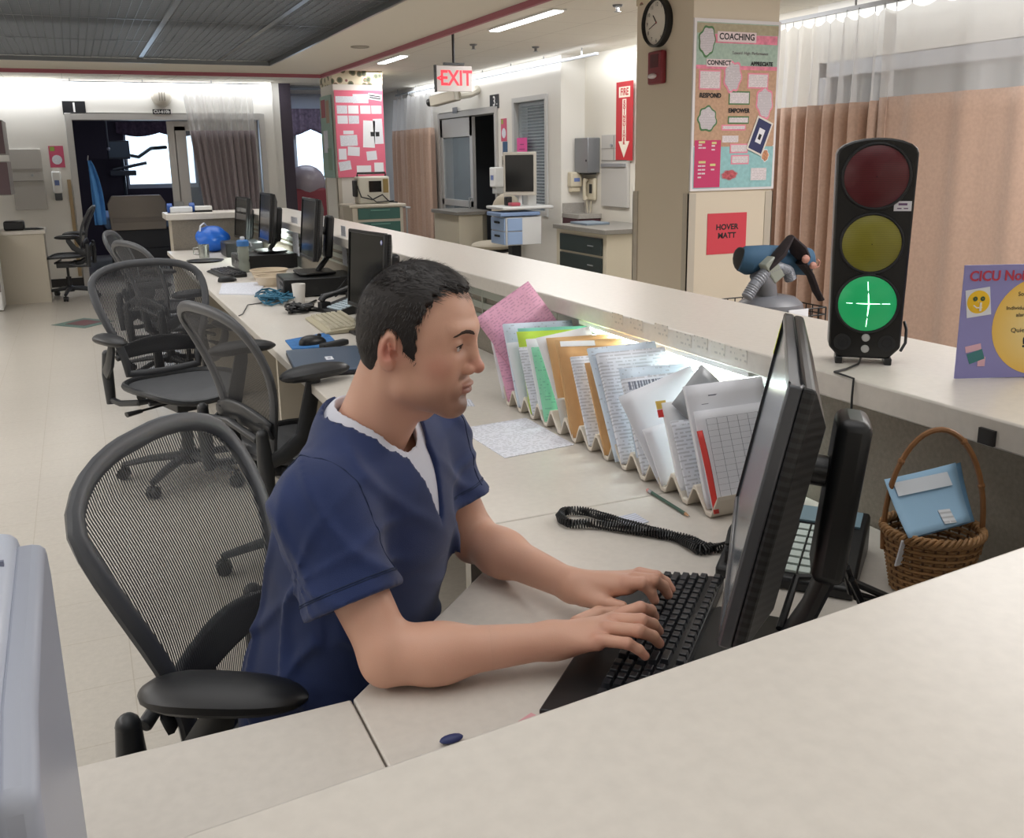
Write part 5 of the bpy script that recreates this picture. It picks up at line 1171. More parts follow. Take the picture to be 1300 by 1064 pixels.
# neck opening: ring + V
nx = (x-nbw[0]); ny = (y-nbw[1]); nf = nx*fv[0]+ny*fv[1]; nl = nx*lv[0]+ny*lv[1]
ring = np.sqrt((nf-.012)**2+(nl*.92)**2)-.077; ring = np.where(z > .97, ring, 1)
vee = np.abs(nl)-np.clip((z-.905)*.30, -.2, .046); vee = np.where((nf > 0.01), vee, 1)
full = f.d.copy(); f.d = np.maximum(f.d, -np.minimum(ring, vee)); f.d = np.maximum(f.d, .50-z)
TF = (f.lo.copy(), f.h, full)
top_ = npmesh('scrub_top', [f.mesh()], NAVY, man, None, 3); top_.location = (-.30, -1.53, 0)
# undershirt
f = F((.15, 1.2, .84), (.62, 1.70, 1.12), .0028); torso_field(f, .0085); x, y, z = f.P(); nf = (x-nbw[0])*fv[0]+(y-nbw[1])*fv[1]; nl = (x-nbw[0])*lv[0]+(y-nbw[1])*lv[1]
sh_in = f.d+.014; f.d = np.maximum(f.d, -sh_in); ring = np.sqrt((nf-.014)**2+nl**2)-.062; ring = np.where(z > .985, ring, 1); f.d = np.maximum(f.d, -ring)
ug = npmesh('undershirt', [f.mesh()], TEE, man, None, 5); ug.location = (-.30, -1.53, 0)
# seams on the top
TI = MI
def hug(pts, r_=.0011):
    return pts
def tfield(p):
    q = (np.array(p)-TF[0])/TF[1]; i0 = np.floor(q).astype(int); t = q-i0
    if (i0 < 0).any() or (i0 >= np.array(TF[2].shape)-1).any(): return 1.0
    c = TF[2][i0[0]:i0[0]+2, i0[1]:i0[1]+2, i0[2]:i0[2]+2]
    c = c[0]*(1-t[0])+c[1]*t[0]; c = c[0]*(1-t[1])+c[1]*t[1]; return float(c[0]*(1-t[2])+c[1]*t[2])
def outer_hit(o_, d_, R0=.20):
    r = R0; o_ = np.array(o_); d_ = np.array(d_)
    while r > .01:
        if tfield(o_+d_*r) < 0: return o_+d_*(r+.0006)
        r -= .0015
    return None
def seam(name, pts):
    run = []; b = B()
    for p in pts+[None]:
        if p is not None and (not run or np.linalg.norm(p-run[-1]) < .03): run.append(p)
        else:
            if len(run) > 4: b.tube([tuple(q) for q in run], .0011, 5)
            run = [] if p is None else [p]
    o = b.build(name, NAVD, man); o.location = (-.30, -1.53, 0)
for (c0, n_, sh, r1) in hem:
    u_ = np.cross(n_, [0, 0, 1.]); u_ /= np.linalg.norm(u_); w_ = np.cross(n_, u_)
    for off in (-.022, -.025): seam('hem_stitching', [outer_hit(c0+n_*off, u_*cos(a)+w_*sin(a), .105) for a in np.linspace(0, 2*pi, 70)])
    sd = lv if sh is not shR else -lv; cc_ = sh-sd*.005-A_(0, 0, .05)
    pl_ = [outer_hit(cc_+sd*.0, (fv*cos(a)+A_(0, 0, 1)*sin(a)), .16) for a in np.linspace(-.2, pi+.2, 60)]
    seam('armhole_seam', [p for p in pl_ if p is not None])
# trousers and shoes
f = F((.05, .95, .03), (.95, 1.78, .66), .009); f.d = f.ell(hips-A_(0, 0, .02), (.14, .185, .11), RT)
kn = []
for s_ in (-1, 1):
    hp = hips+lv*.085*s_-A_(0, 0, .03); kn_ = hp+fv*.44+A_(0, 0, .01); an = kn_-fv*.05-A_(0, 0, .43)
    f.u(f.cone(hp, kn_, .086, .066), .03); f.u(f.cone(kn_, an+A_(0, 0, .02), .066, .055), .02); kn.append(an)
f.d = np.maximum(f.d, .075-f.Z); pt = npmesh('scrub_trousers', [f.mesh()], NAVY, man, None, 2); pt.location = (-.30, -1.53, 0)
for an in kn:
    b = B(); M_ = MI @ Matrix.Translation((an[0], an[1], 0)) @ Matrix.Rotation(math.atan2(fv[1], fv[0]), 4, 'Z')
    b.tube([(-.075, 0, .045), (-.04, 0, .055), (.03, 0, .052), (.10, 0, .038), (.165, 0, .03), (.185, 0, .026)], [.025, .042, .044, .045, .036, .012], 16, up=(0, 0, 1), flat=(.85, 1)); b.build('shoe', mat('white_shoe', '#c9cbcf', .5), man, mat4=M_)
# ================= wall and background things =================
LIGHTP = mat('pale_plate', '#c9c9c6', .45)
def plate(name, label, cat, M, W, H, m_, t=.006, group=None, bevel=0):
    """flat thing on a surface: M origin = centre, local x right, y up"""
    t_ = thing(name, label, cat, mat4=M, group=group)
    b = B(); b.bb(-W/2, W/2, -H/2, H/2, 0, t); b.build('backing', m_, t_, smooth=False, bevel=bevel); return t_
def patch(par, nm, x, y, w_, h_, m_, z=.0065, rz=0, t=.001):
    b = B(); b.box((0, 0, 0), (w_, h_, t)); return b.build(nm, m_, par, smooth=False, mat4=Matrix.Translation((x, y, z+t/2)) @ Matrix.Rotation(RAD(rz), 4, 'Z'))
def fy(x, y, Y, off=.0): p = py(x, y, Y); return frame(p+Vector((0, -off, 0)), (1, 0, 0), (0, 0, 1))      # on a wall facing the viewer
def fx(x, y, X, off=.0): p = px(x, y, X); return frame(p+Vector((-off, 0, 0)), (0, -1, 0), (0, 0, 1))     # on a wall facing left
WI = mat('white_letter', '#e4e4e2', .5); BI = mat('black_letter', '#1e1e22', .6)
SGN = mat('black_sign', '#1f2024', .4)
s = plate('bay_number_sign', 'black number 1 sign above the left end of the far glass doors', 'sign', fy(94, 137, 12.85, .001), .25, .155, SGN); tx('number', '1', 0, 0, .15, WI, s, 'CENTER', .0065, .003)
s = plate('room_code_sign', 'small dark CU-610b plate under the round wall light over the far door', 'sign', fy(205, 142, 12.85, .03), .21, .058, SGN); tx('code', 'CU-610b', 0, 0, .05, WI, s, 'CENTER', .0065, .001)
M_ = fy(205, 123, 12.85, .001); t_ = thing('wall_light', 'round cream wall light with slots above the far glass doors', 'lamp', mat4=M_)
b = B(); b.lathe([(.12, 0), (.12, .02), (.10, .05), (.05, .065), (.001, .068)], n=32, cap=False); b.build('dome', mat('cream_dome', '#bfb9ad', .4), t_)
for x in (-.03, 0, .03):
    b = B(); b.bb(x-.006, x+.006, -.05, .05, .05, .072); b.build('slot', mat('grey_slot', '#8f8a80', .5), t_, smooth=False)
# left part of the end wall
t_ = plate('chart_holder', 'flush grey metal chart cabinet on the end wall left of the far door', 'cabinet', frame((-.49, 12.849, 1.29), (1, 0, 0), (0, 0, 1)), .34, .70, mat('grey_painted_metal', '#b3b0ab', .45), .03, bevel=.004)
b = B(); b.bb(-.16, .16, -.02, -.012, .03, .034); b.bb(-.16, .16, .12, .124, .03, .033); b.build('door_seam', mat('seam_grey', '#7f7c77', .5), t_, smooth=False)
b = B(); b.cyl((.05, .05, .03), (.05, .05, .05), .014); b.build('latch', ALU, t_)
PKP = mat('pink_poster', '#c0506e', .6)
t_ = plate('hand_hygiene_poster', 'small pink poster with a white circle on the end wall', 'poster', fy(72, 199, 12.85, .001), .16, .25, PKP, .003)
b = B(); b.lathe([(.001, .0045), (.055, .0045), (.055, .003)], (.0, -.035, 0), 24, cap=False); b.build('white_circle', PWp, t_, smooth=False); patch(t_, 'green_fruit', -.04, .09, .05, .05, mat('leaf_green', '#8fa64a', .6), .003)
def dispenser(label, M, W, H, D, m_, low='#4a4c50'):
    t_ = thing('soap_dispenser', label, 'dispenser', mat4=M)
    b = B(); b.bb(-W/2, W/2, -H*.25, H/2, 0, D); b.build('shell', m_, t_, bevel=.015, seg=3)
    b = B(); b.bb(-W*.4, W*.4, -H/2, -H*.24, 0, D*.8); b.build('nozzle_cover', mat('disp_'+low[1:], low, .35), t_, bevel=.01)
    b = B(); b.bb(-W*.25, W*.25, H*.02, H*.2, D, D+.002); b.build('label_panel', mat('disp_label', '#6a7cb0', .5), t_, smooth=False); return t_
dispenser('white and grey soap dispenser on the end wall under the pink poster', fy(73, 236, 12.85, .001), .10, .34, .09, WHT)
b = B(); b.bb(-.075, -.035, 12.835, 12.848, .12, 1.28); tag(b.build('wall_rail', mat('oak_strip', '#a08a68', .5), smooth=False), 'vertical tan wooden strip on the end wall beside the far door', 'trim')
# left counter unit, wall cupboards, refrigerator edge
t_ = thing('counter_unit', 'ivory counter cabinet at the far left with a dark device on it', 'cabinet', (-.36, 11.47, 0))
b = B(); b.bb(-1.6, 0, 0, .58, .0, .74); b.build('body', LAMD, t_, smooth=False); b = B(); b.bb(-1.62, .02, -.02, .60, .74, .775); b.build('counter_top', LAM, t_, bevel=.003)
t_ = thing('label_printer', 'dark office device lying on the far left counter', 'device', (-.62, 11.7, .775))
b = B(); b.bb(-.12, .08, -.1, .1, 0, .10); b.build('body', BLK, t_, bevel=.02); b = B(); b.tube([(.08, 0, .01), (.2, -.05, .012), (.26, -.1, .012)], [.03, .03, .012], 8, flat=(.4, 1)); b.build('handset', BLK, t_)
t_ = thing('white_appliance', 'edge of a white appliance standing at the far left', 'appliance', (-.80, 11.2, 0))
b = B(); b.bb(-.6, 0, -.22, .22, .01, .82); b.build('body', WHT, t_, bevel=.01); b = B(); b.bb(-.03, -.0, -.225, -.222, .2, .7); b.build('door_seam', mat('seam_grey', '#7f7c77', .5), t_, smooth=False)
for (z0, z1, lb) in ((1.57, 1.92, 'upper dark plum wall cupboard at the left edge'), (1.15, 1.50, 'lower dark plum wall cupboard at the left edge')):
    t_ = thing('wall_cupboard', lb, 'cupboard', (-.62, 11.9, z0)); b = B(); b.bb(-.5, 0, -.35, .35, 0, z1-z0); b.build('body', mat('cupboard_side', '#8f8a86', .5), t_, smooth=False)
    b = B(); b.bb(-.5, -.0, -.375, -.352, .01, z1-z0-.01); b.build('door', mat('plum_laminate', '#5d4a50', .45), t_, smooth=False, bevel=.004)
# ---------------- cubicle curtains ----------------
def curtain_mats():
    net = mat('curtain_net', '#e9e9ea', .8); N, L, p_ = nodes(net)
    if not N.get('NET'):
        t = N.new('ShaderNodeBsdfTransparent'); t.name = 'NET'; mx = N.new('ShaderNodeMixShader'); mx.inputs['Fac'].default_value = .52
        L.new(p_.outputs[0], mx.inputs[1]); L.new(t.outputs[0], mx.inputs[2]); L.new(mx.outputs[0], N['Material Output'].inputs['Surface'])
    return net
NET = curtain_mats()
def cloth(nm, col, sheen=.3): return mat(nm, col, .9, bump=.25, bscale=420, var=.07, vscale=55, sheen=sheen)
def curtain(label, p0, p1, ztop, zmid, zbot, m_, folds=14, amp=.05, edge=0, seed=1, hooks=14):
    p0 = Vector(p0); p1 = Vector(p1); d = p1-p0; n_ = Vector((d.y, -d.x, 0)).normalized(); r_ = random.Random(seed); ph = [r_.uniform(0, 6) for _ in range(4)]
    t_ = thing('cubicle_curtain', label, 'curtain', (p0.x, p0.y, zbot))
    def pt(u, z):
        s_ = .35+.65*min(1, (ztop-z)/.6); w_ = amp*s_*(sin(2*pi*folds*u+ph[0]+.8*sin(2*pi*2.3*u+ph[1]))+.35*sin(2*pi*folds*2.2*u+ph[2]))
        q = p0+d*u+n_*w_+Vector((0, 0, z)); q -= Vector((p0.x, p0.y, zbot))
        if edge: q += d.normalized()*(-edge*(ztop-z)*(1-u))
        return q
    nu = int(folds*12)
    b = B(); b.grid(lambda u, v: pt(u, zbot+(zmid-zbot)*v), nu, 14); b.build('fabric', m_, t_, solid=.002)
    b = B()
    def tp(u, v): z = zmid+(ztop-zmid)*v; q = pt(u, z); q.z -= (.03*abs(sin(pi*hooks*u)))*v; return q
    b.grid(tp, nu, 6); b.build('net_top', NET, t_)
    b = B()
    for k in range(hooks+1):
        q = pt(k/hooks, ztop); b.tube([q, q+Vector((0, 0, .035))], .003, 5)
    b.build('hooks', ALU, t_)
    return t_
TANC = cloth('tan_curtain', '#b79b8a'); GREYC = cloth('mauve_grey_curtain', '#9a9094')
b = B()
for (a, c, lb) in (((4.42, 13.9, 2.36), (4.42, 7.9, 2.36), 'ceiling curtain track along the right wall over door 3'), ((4.40, 5.6, 2.31), (4.40, -2.5, 2.31), 'ceiling curtain track over the nearest tan curtain'), ((-.02, 12.74, 2.395), (2.30, 12.74, 2.395), 'ceiling curtain track over the far glass doors')):
    t_ = thing('curtain_track', lb, 'track', a); v = Vector(c)-Vector(a); b = B(); n_ = int(v.length/.02)
    if abs(v.x) > abs(v.y): b.bb(0, v.x, -.012, .012, -.012, .012)
    else: b.bb(-.012, .012, v.y, 0, -.012, .012)
    b.build('rail', ALU, t_, smooth=False); b = B(); k = 0
    while k*.8 < v.length: q = v.normalized()*(k*.8+.1); b.cyl(q, q+Vector((0, 0, 2.44-a[2])), .006, n=8); k += 1
    b.build('ceiling_brackets', ALU, t_)
curtain('tan curtain drawn in narrow folds between the clock column and the flat curtain', (4.40, 5.55, 0), (4.40, 4.36, 0), 2.27, 1.76, .30, TANC, 9, .045, seed=3, hooks=12)
curtain('wide tan curtain hanging nearly flat behind the traffic light', (4.36, 4.42, 0), (4.40, .2, 0), 2.27, 1.775, .30, TANC, 11, .016, seed=5, hooks=22)
curtain('tan curtain with a net top hanging left of door 3', (4.40, 13.9, 0), (4.40, 12.30, 0), 2.32, 1.86, .30, TANC, 8, .055, seed=8, hooks=12)
curtain('mauve grey curtain with net top in front of the far glass doors', (1.32, 12.72, 0), (2.16, 12.72, 0), 2.32, 1.84, .28, GREYC, 10, .03, edge=-.10, seed=4, hooks=12)
# blue window panes behind the net by the far column
# ---------------- far bay one ----------------
t_ = thing('hospital_bed', 'hospital bed with a beige foot board seen through the far glass door', 'bed', (.72, 13.6, 0))
b = B(); b.add([(-.34, 0, .60), (.34, 0, .60), (.36, 0, .95), (.30, 0, 1.05), (-.30, 0, 1.05), (-.36, 0, .95), (-.34, .05, .60), (.34, .05, .60), (.36, .05, .95), (.30, .05, 1.05), (-.30, .05, 1.05), (-.36, .05, .95)], [(5, 4, 3, 2, 1, 0), (6, 7, 8, 9, 10, 11)]+[(i, (i+1) % 6, 6+(i+1) % 6, 6+i) for i in range(6)])
b.build('foot_board', mat('bed_beige', '#9a9084', .45), t_, bevel=.01)
b = B(); b.bb(-.32, .32, -.012, .0, .70, .76); b.bb(.0, .28, -.02, -.012, .72, .735); b.build('foot_panel', mat('bed_panel', '#8a8178', .4), t_, smooth=False)
b = B(); b.bb(-.42, .42, .05, 2.0, .62, .78); b.build('mattress', mat('blue_bedding', '#6d86a8', .8), t_, bevel=.05, seg=3)
b = B(); b.bb(-.40, .40, .1, 1.9, .35, .60); b.bb(-.36, .36, .1, .5, .12, .35); b.build('bed_frame', mat('dark_bed_frame', '#34363c', .5), t_, bevel=.01)
for x in (-.36, .36):
    b = B(); b.cyl((x-.02, .12, .075), (x+.02, .12, .075), .075); b.build('wheel', BLKM, t_)
t_ = thing('bedside_monitor', 'patient monitor on an arm against the bright far window', 'monitor', (.72, 16.3, 0))
b = B(); b.bb(-.20, .12, -.04, .04, 1.52, 1.80); b.build('screen_case', mat('dim_case', '#2c3034', .4), t_, bevel=.01); b = B(); b.bb(-.18, .10, -.045, -.04, 1.55, 1.78); b.build('screen', mat('dim_screen', '#3d4c56', .3), t_, smooth=False)
b = B(); b.tube([(0, .03, 1.6), (.25, .2, 1.55), (.45, .3, 1.68), (.70, .5, 1.70)], .03, 8); b.tube([(0, 0, 0), (0, 0, 1.55)], .025, 8); b.tube([(-.15, 0, 1.36), (.35, 0, 1.46)], .025, 8); b.build('support_arm', mat('dim_case', '#2c3034', .4), t_)
b = B(); b.bb(-.20, .18, -.12, .08, 1.27, 1.35); b.build('shelf', mat('dim_case', '#2c3034', .4), t_, bevel=.01)
t_ = thing('isolation_gown', 'light blue gown hanging at the left side of the far doorway', 'gown', (.16, 12.98, 0))
b = B(); b.grid(lambda u, v: (.02+(.02+.10*(1-v)**.6+.03*sin(v*3))*u+.012*sin(14*u), .03*sin(9*u+2*v)+.04*u, .72+.78*v), 16, 14); b.build('cloth', mat('gown_blue', '#4f8fd0', .7), t_, solid=.004)
b = B(); b.tube([(.02, 0, 1.50), (.03, 0, 1.56)], .006); b.build('hanger_loop', ALU, t_)
t_ = thing('window_valance', 'gathered valance over the bright window in the far bay', 'valance', (1.35, 16.95, 1.93)); b = B()
b.grid(lambda u, v: ((u-.5)*1.3, -.05+.02*sin(u*60), .17*v-(1-v)*.06*abs(sin(u*2*pi))), 60, 5); b.build('cloth', mat('valance_plum', '#5b4a5a', .9, var=.3, vscale=20), t_, solid=.004)
t_ = thing('window_valance', 'scalloped patterned valance over the window beyond the far column', 'valance', (3.43, 14.95, 1.92)); b = B(); b.cyl((-.66, 0, .29), (.66, 0, .29), .012); b.bb(-.66, -.64, 0, .05, .27, .31); b.bb(.64, .66, 0, .05, .27, .31); b.build('rod', ALU, t_); b = B()
b.grid(lambda u, v: ((u-.5)*1.3, -.04+.02*sin(u*70), .30*v-(1-v)*.10*abs(sin(u*2*pi+.3))), 70, 6); b.build('cloth', mat('valance_mauve', '#6d5f70', .9, var=.35, vscale=25), t_, solid=.004)
t_ = thing('iv_drip_pole', 'thin ceiling hung drip pole in the far bay', 'pole', (.47, 14.2, 1.65)); b = B(); b.cyl((0, 0, 0), (0, 0, .79), .012, n=8); b.build('rod', mat('dim_steel', '#6d7076', .3, metal=.7), t_); b = B(); b.ball((0, 0, 0), .025, 8); b.build('hook_end', ALU, t_)
# equipment in the alcove beyond the far column
t_ = thing('covered_equipment', 'equipment covered in clear plastic with a red lower half, beyond the far monitors', 'equipment', (3.0, 13.75, 0))
b = B(); b.ball((0, 0, 1.16), (.27, .22, .24), 20); b.build('plastic_cover', mat('crinkled_plastic', '#a39aa3', .25, bump=.8, bscale=40), t_); b = B(); b.bb(-.24, .24, -.18, .18, .5, 1.08); b.build('red_case', mat('red_case', '#8a3844', .5), t_, bevel=.03)
t_ = thing('therapy_machine', 'grey blue wheeled machine beneath the bright alcove window', 'machine', (3.46, 14.45, 0))
for k, (x0, x1, z0, z1) in enumerate(((-.18, .2, .6, .95), (-.12, .05, .95, 1.12), (.08, .2, .95, 1.05))): b = B(); b.bb(x0, x1, -.15, .15, z0, z1); b.build(('body', 'head_unit', 'side_unit')[k], mat('machine_%d' % k, ('#8fa0b8', '#6c7c94', '#35404e')[k], .5), t_, bevel=.02)
b = B(); b.bb(-.2, .2, -.2, .2, .05, .6); b.build('lower_cart', mat('machine_1', '#6c7c94', .5), t_, bevel=.02)
# ---------------- far column boards, green cart ----------------
YC = 11.0
wt = [PW, PWp, PWH, PWp]
M_ = frame(Vector((3.05, YC-.012, 1.745)), (1, 0, 0), (0, 0, 1)); PKB = mat('pink_board', '#dd6e86', .7)
t_ = plate('notice_board', 'pink notice board covered in white sheets on the far column', 'notice board', M_, .565, .96, PKB, .012)
for (x, y, w_, h_, rz) in ((-.17, .38, .20, .07, 0), (.02, .39, .18, .10, 0), (-.20, .27, .12, .09, 0), (-.07, .27, .12, .09, 0), (.07, .27, .12, .09, 0), (.20, .27, .12, .09, 0), (-.20, .16, .12, .09, 0), (-.07, .16, .12, .09, 0), (-.14, .02, .12, .04, 0), (-.14, -.07, .20, .12, 2), (.10, .0, .14, .30, -3), (.21, .03, .11, .28, 2), (-.09, -.19, .14, .10, -4), (.12, -.24, .12, .10, 5), (-.20, -.35, .14, .10, 8), (.02, -.40, .17, .10, 0), (.20, -.38, .11, .12, 0), (-.22, -.22, .09, .12, 0)):
    patch(t_, 'pinned_sheet', x, y, w_, h_, wt[int(abs(x*100)+abs(y*100)) % 4], .012, rz)
patch(t_, 'title_strip', .19, .41, .16, .07, PW, .013, -8); patch(t_, 'title_line', .19, .42, .13, .012, BI, .0142, -8); patch(t_, 'title_line', .19, .398, .13, .012, BI, .0142, -8)
for (x, y) in ((.14, .0), (.20, .0)): patch(t_, 'dark_square', x, y, .045, .05, BI, .0135)
M_ = frame(Vector((2.748, YC+.30, 1.72)), (0, -1, 0), (0, 0, 1)); t_ = plate('notice_board', 'narrow side notice board with teal paper on the left face of the far column', 'notice board', M_, .50, .92, mat('teal_board', '#8fa8a0', .7), .012)
for (x, y, w_, h_, m_) in ((-.1, .32, .2, .2, mat('maroon_paper', '#9a4a55', .7)), (.1, .28, .15, .25, mat('brown_paper', '#a88a78', .7)), (-.05, -.05, .2, .25, PWp), (.1, -.25, .18, .25, mat('green_paper', '#7f9a88', .7))): patch(t_, 'pinned_sheet', x, y, w_, h_, m_, .012)
t_ = thing('supply_cart', 'cart with dark green drawers in front of the far column', 'cart', (2.86, 10.35, 0))
b = B(); b.bb(-.12, .46, 0, .42, .10, .95); b.build('cabinet', mat('cart_cream', '#b5ae9f', .5), t_, smooth=False, bevel=.006); b = B(); b.bb(-.16, .49, -.03, .45, .95, .98); b.build('cart_top', mat('cart_top', '#bdb6a8', .45), t_, bevel=.008)
for k in range(5): b = B(); b.bb(-.06, .42, -.015, -.001, .88-.15*k-.06, .88-.15*k+.06); dr = b.build('drawer', mat('dark_green_drawer', '#2f5a52', .45), t_, smooth=False, bevel=.004); b = B(); b.bb(.08, .30, -.028, -.016, .88-.15*k+.03, .88-.15*k+.042); b.build('drawer_pull', mat('green_pull', '#5d8a80', .4), dr, smooth=False)
b = B(); b.tube([(.49, 0, .93), (.54, 0, .93), (.54, .4, .93), (.49, .4, .93)], .012); b.tube([(.50, 0, .93), (.50, 0, .2)], .01); b.build('push_handle', ALU, t_)
for (x, y) in ((-.05, .05), (.4, .05), (-.05, .37), (.4, .37)): b = B(); b.cyl((x-.015, y, .05), (x+.015, y, .05), .05, n=14); b.build('caster', BLKM, t_)
t_ = thing('defibrillator', 'cream defibrillator with a dark screen standing on the green drawer cart', 'medical device', (2.99, 10.55, .98))
b = B(); b.bb(-.14, .22, -.10, .10, .0, .30); b.build('case', mat('device_cream', '#c6c2b5', .45), t_, bevel=.02); b = B(); b.bb(-.02, .12, -.108, -.10, .13, .25); b.build('screen', SCR, t_, smooth=False)
b = B(); b.tube([(-.12, 0, .30), (-.12, 0, .335), (.20, 0, .335), (.20, 0, .30)], .012); b.build('carry_handle', BLK, t_); b = B(); b.bb(.14, .20, -.108, -.10, .12, .27); b.build('button_panel', mat('amber_buttons', '#8a7440', .5), t_, smooth=False); b = B(); b.bb(-.17, -.14, -.06, .06, .08, .26); b.build('paddle', BLK, t_, bevel=.01)
b = B(); b.tube([(-.15, -.08, .2), (-.12, -.13, .08), (0, -.14, .05), (.12, -.13, .1), (.2, -.12, .02), (.3, -.1, .01)], .008, 6); b.tube([(-.05, -.13, .1), (.05, -.13, .02), (.25, -.13, .03)], .006, 6); b.build('leads', BLKM, t_)
# ---------------- right wall group ----------------
s = plate('bay_number_sign', 'black number 3 sign beside the top of the right hand doorway', 'sign', fx(628, 129, WX, .001), .26, .155, SGN); tx('number', '3', 0, 0, .15, WI, s, 'CENTER', .0065, .003); patch(s, 'dot', .08, -.03, .015, .015, WI)
plate('door_code_sign', 'small grey plate above the right hand sliding door', 'sign', fx(581, 140, WX, .035), .16, .07, mat('grey_plate', '#6f7176', .4))
t_ = plate('hand_hygiene_poster', 'small pink poster with a white circle beside door 3', 'poster', fx(640, 165, WX, .001), .16, .25, PKP, .003); b = B(); b.lathe([(.001, .0045), (.055, .0045), (.055, .003)], (.0, -.035, 0), 24, cap=False); b.build('white_circle', PWp, t_, smooth=False); patch(t_, 'green_fruit', -.04, .09, .05, .05, mat('leaf_green', '#8fa64a', .6), .003)
plate('blue_notice', 'small blue notice under the pink poster beside door 3', 'notice', fx(641.5, 188, WX, .001), .13, .14, mat('blue_notice', '#355577', .6), .003)
t_ = plate('wall_switch', 'small metal switch plate under the blue notice', 'switch', fx(640, 205, WX, .001), .09, .12, mat('brass_plate', '#a59a88', .35, metal=.4), .008); patch(t_, 'dark_insert', 0, -.01, .04, .05, BI, .008)
dispenser('white sanitizer dispenser on the right wall beside door 3', fx(637, 229, WX, .001), .16, .30, .12, WHT, '#b9bab8')
t_ = plate('pink_notice', 'bright pink sheet taped on the blinded window frame', 'notice', fx(665, 187, WX, .0202), .26, .20, mat('hot_pink_paper', '#e04f9a', .6), .002); patch(t_, 'ink_line', 0, .03, .1, .01, mat('dark_pink_ink', '#9a3a70', .6), .0025); patch(t_, 'ink_line', 0, -.02, .14, .01, mat('dark_pink_ink', '#9a3a70', .6), .0025)
t_ = thing('exit_sign', 'ceiling hung EXIT sign with red letters', 'sign', mat4=frame(py(577, 100, 7.6), (1, 0, 0), (0, 0, 1)))
b = B(); b.bb(-.155, .155, -.10, .10, -.03, .0); b.build('housing', mat('exit_face', '#c8c2c0', .4), t_, smooth=False, bevel=.004); b = B(); b.bb(-.165, -.155, -.105, .105, -.035, .005); b.bb(-.09, .09, .105, .125, -.02, .0); b.build('mounting', BLK, t_, smooth=False)
b = B(); b.cyl((0, .12, -.01), (0, 2.44-py(577, 100, 7.6).z, -.01), .012, n=8); b.build('ceiling_stem', BLK, t_)
EX = mat('exit_red', (.95, .04, .07, 1), .5, emit=.35); tx('exit_text', 'EXIT', .015, 0, .165, EX, t_, 'CENTER', .0008, .004, .82); tx('arrow', '<', -.13, 0, .07, EX, t_, 'CENTER', .0008, .004)
t_ = thing('security_camera', 'cream security camera mounted under the exit sign near the ceiling', 'camera', (4.42, 10.9, 2.20)); Mc = t_.matrix_basis
b = B(); b.tube([(.07, 0, .05), (-.05, -.02, .0), (-.20, -.05, -.02)], .05, 10); b.build('bracket', mat('camera_cream', '#b9b3a6', .5), t_); b = B(); b.box((-.32, .1, -.05), (.12, .40, .12), rz=.5, rx=-.15); b.build('camera_body', mat('camera_cream', '#b9b3a6', .5), t_, bevel=.015)
b = B(); b.cyl((-.42, .28, -.08), (-.44, .33, -.09), .045); b.build('lens', BLK, t_)
# recess wall
STL = mat('steel_grey_box', '#85878a', .35, metal=.5)
t_ = thing('towel_dispenser', 'grey metal paper towel dispenser on the recessed right wall', 'dispenser', mat4=frame(Vector((4.769, 8.60, 1.47)), (0, -1, 0), (0, 0, 1))); b = B(); b.bb(-.14, .14, -.17, .17, 0, .14); b.build('case', STL, t_, bevel=.008); b = B(); b.bb(-.12, .12, -.185, -.17, .03, .11); b.build('towel_slot', BLKM, t_, smooth=False); b = B(); b.cyl((.11, -.05, .14), (.11, -.05, .143), .012); b.build('lock', BLKM, t_)
dispenser('cream soap dispenser with a pink label by the sink cupboard', frame(Vector((4.63, 8.775, 1.21)), (1, 0, 0), (0, 0, 1)), .13, .20, .09, mat('cream_plastic', '#c9c0aa', .45), '#c9bfa8')
t_ = thing('wall_telephone', 'cream wall telephone with a hanging handset on the right wall', 'telephone', mat4=fx(753, 240, 4.77, .001)); CRP = mat('cream_plastic', '#c9c0aa', .45)
b = B(); b.bb(-.09, .09, -.11, .11, 0, .04); b.build('body', CRP, t_, bevel=.015); b = B(); b.tube([(-.04, .10, .06), (-.04, .06, .075), (-.04, -.06, .075), (-.04, -.10, .06)], [.028, .018, .018, .028], 10); b.build('handset', CRP, t_); b = B(); b.bb(-.0, .05, -.04, .05, .04, .046); b.build('keypad', BLKM, t_, smooth=False); b = B(); b.tube([(-.04, -.11, .05), (-.05, -.2, .04), (-.02, -.30, .03), (.0, -.12, .02)], .005, 6); b.build('cord', CRP, t_)
t_ = plate('chart_holder', 'flush grey metal chart cabinet on the right wall beside the extinguisher sign', 'cabinet', fx(783, 217, 4.77, .001), .50, .68, mat('grey_painted_metal', '#b3b0ab', .45), .03, bevel=.004)
b = B(); b.bb(-.24, .24, .095, .103, .03, .034); b.bb(-.24, .24, .21, .213, .03, .033); b.bb(-.01, .0, .10, .33, .03, .033); b.build('door_seam', mat('seam_grey', '#7f7c77', .5), t_, smooth=False); b = B(); b.bb(-.22, .22, .04, .07, .03, .05); b.build('handle_rail', ALU, t_, smooth=False); b = B(); b.cyl((-.04, .24, .03), (-.04, .24, .05), .015); b.build('latch', ALU, t_)
FR = mat('fire_red', '#b3202a', .45); t_ = plate('fire_extinguisher_sign', 'tall red FIRE EXTINGUISHER sign with a down arrow on the right wall', 'sign', fx(793, 154, 4.74, .001), .30, .71, FR, .004); CRI = mat('cream_print', '#e2d9c8', .5)
b = B(); b.prism([(-.035, .20), (.035, .20), (.035, -.18), (.10, -.18), (0, -.33), (-.10, -.18), (-.035, -.18)], .004, .0045); b.build('arrow', CRI, t_, smooth=False); b = B(); b.bb(-.10, .10, .215, .31, .004, .0045); b.build('fire_panel', CRI, t_, smooth=False); tx('fire_text', 'FIRE', 0, .262, .09, FR, t_, 'CENTER', .0048, .003, .88)
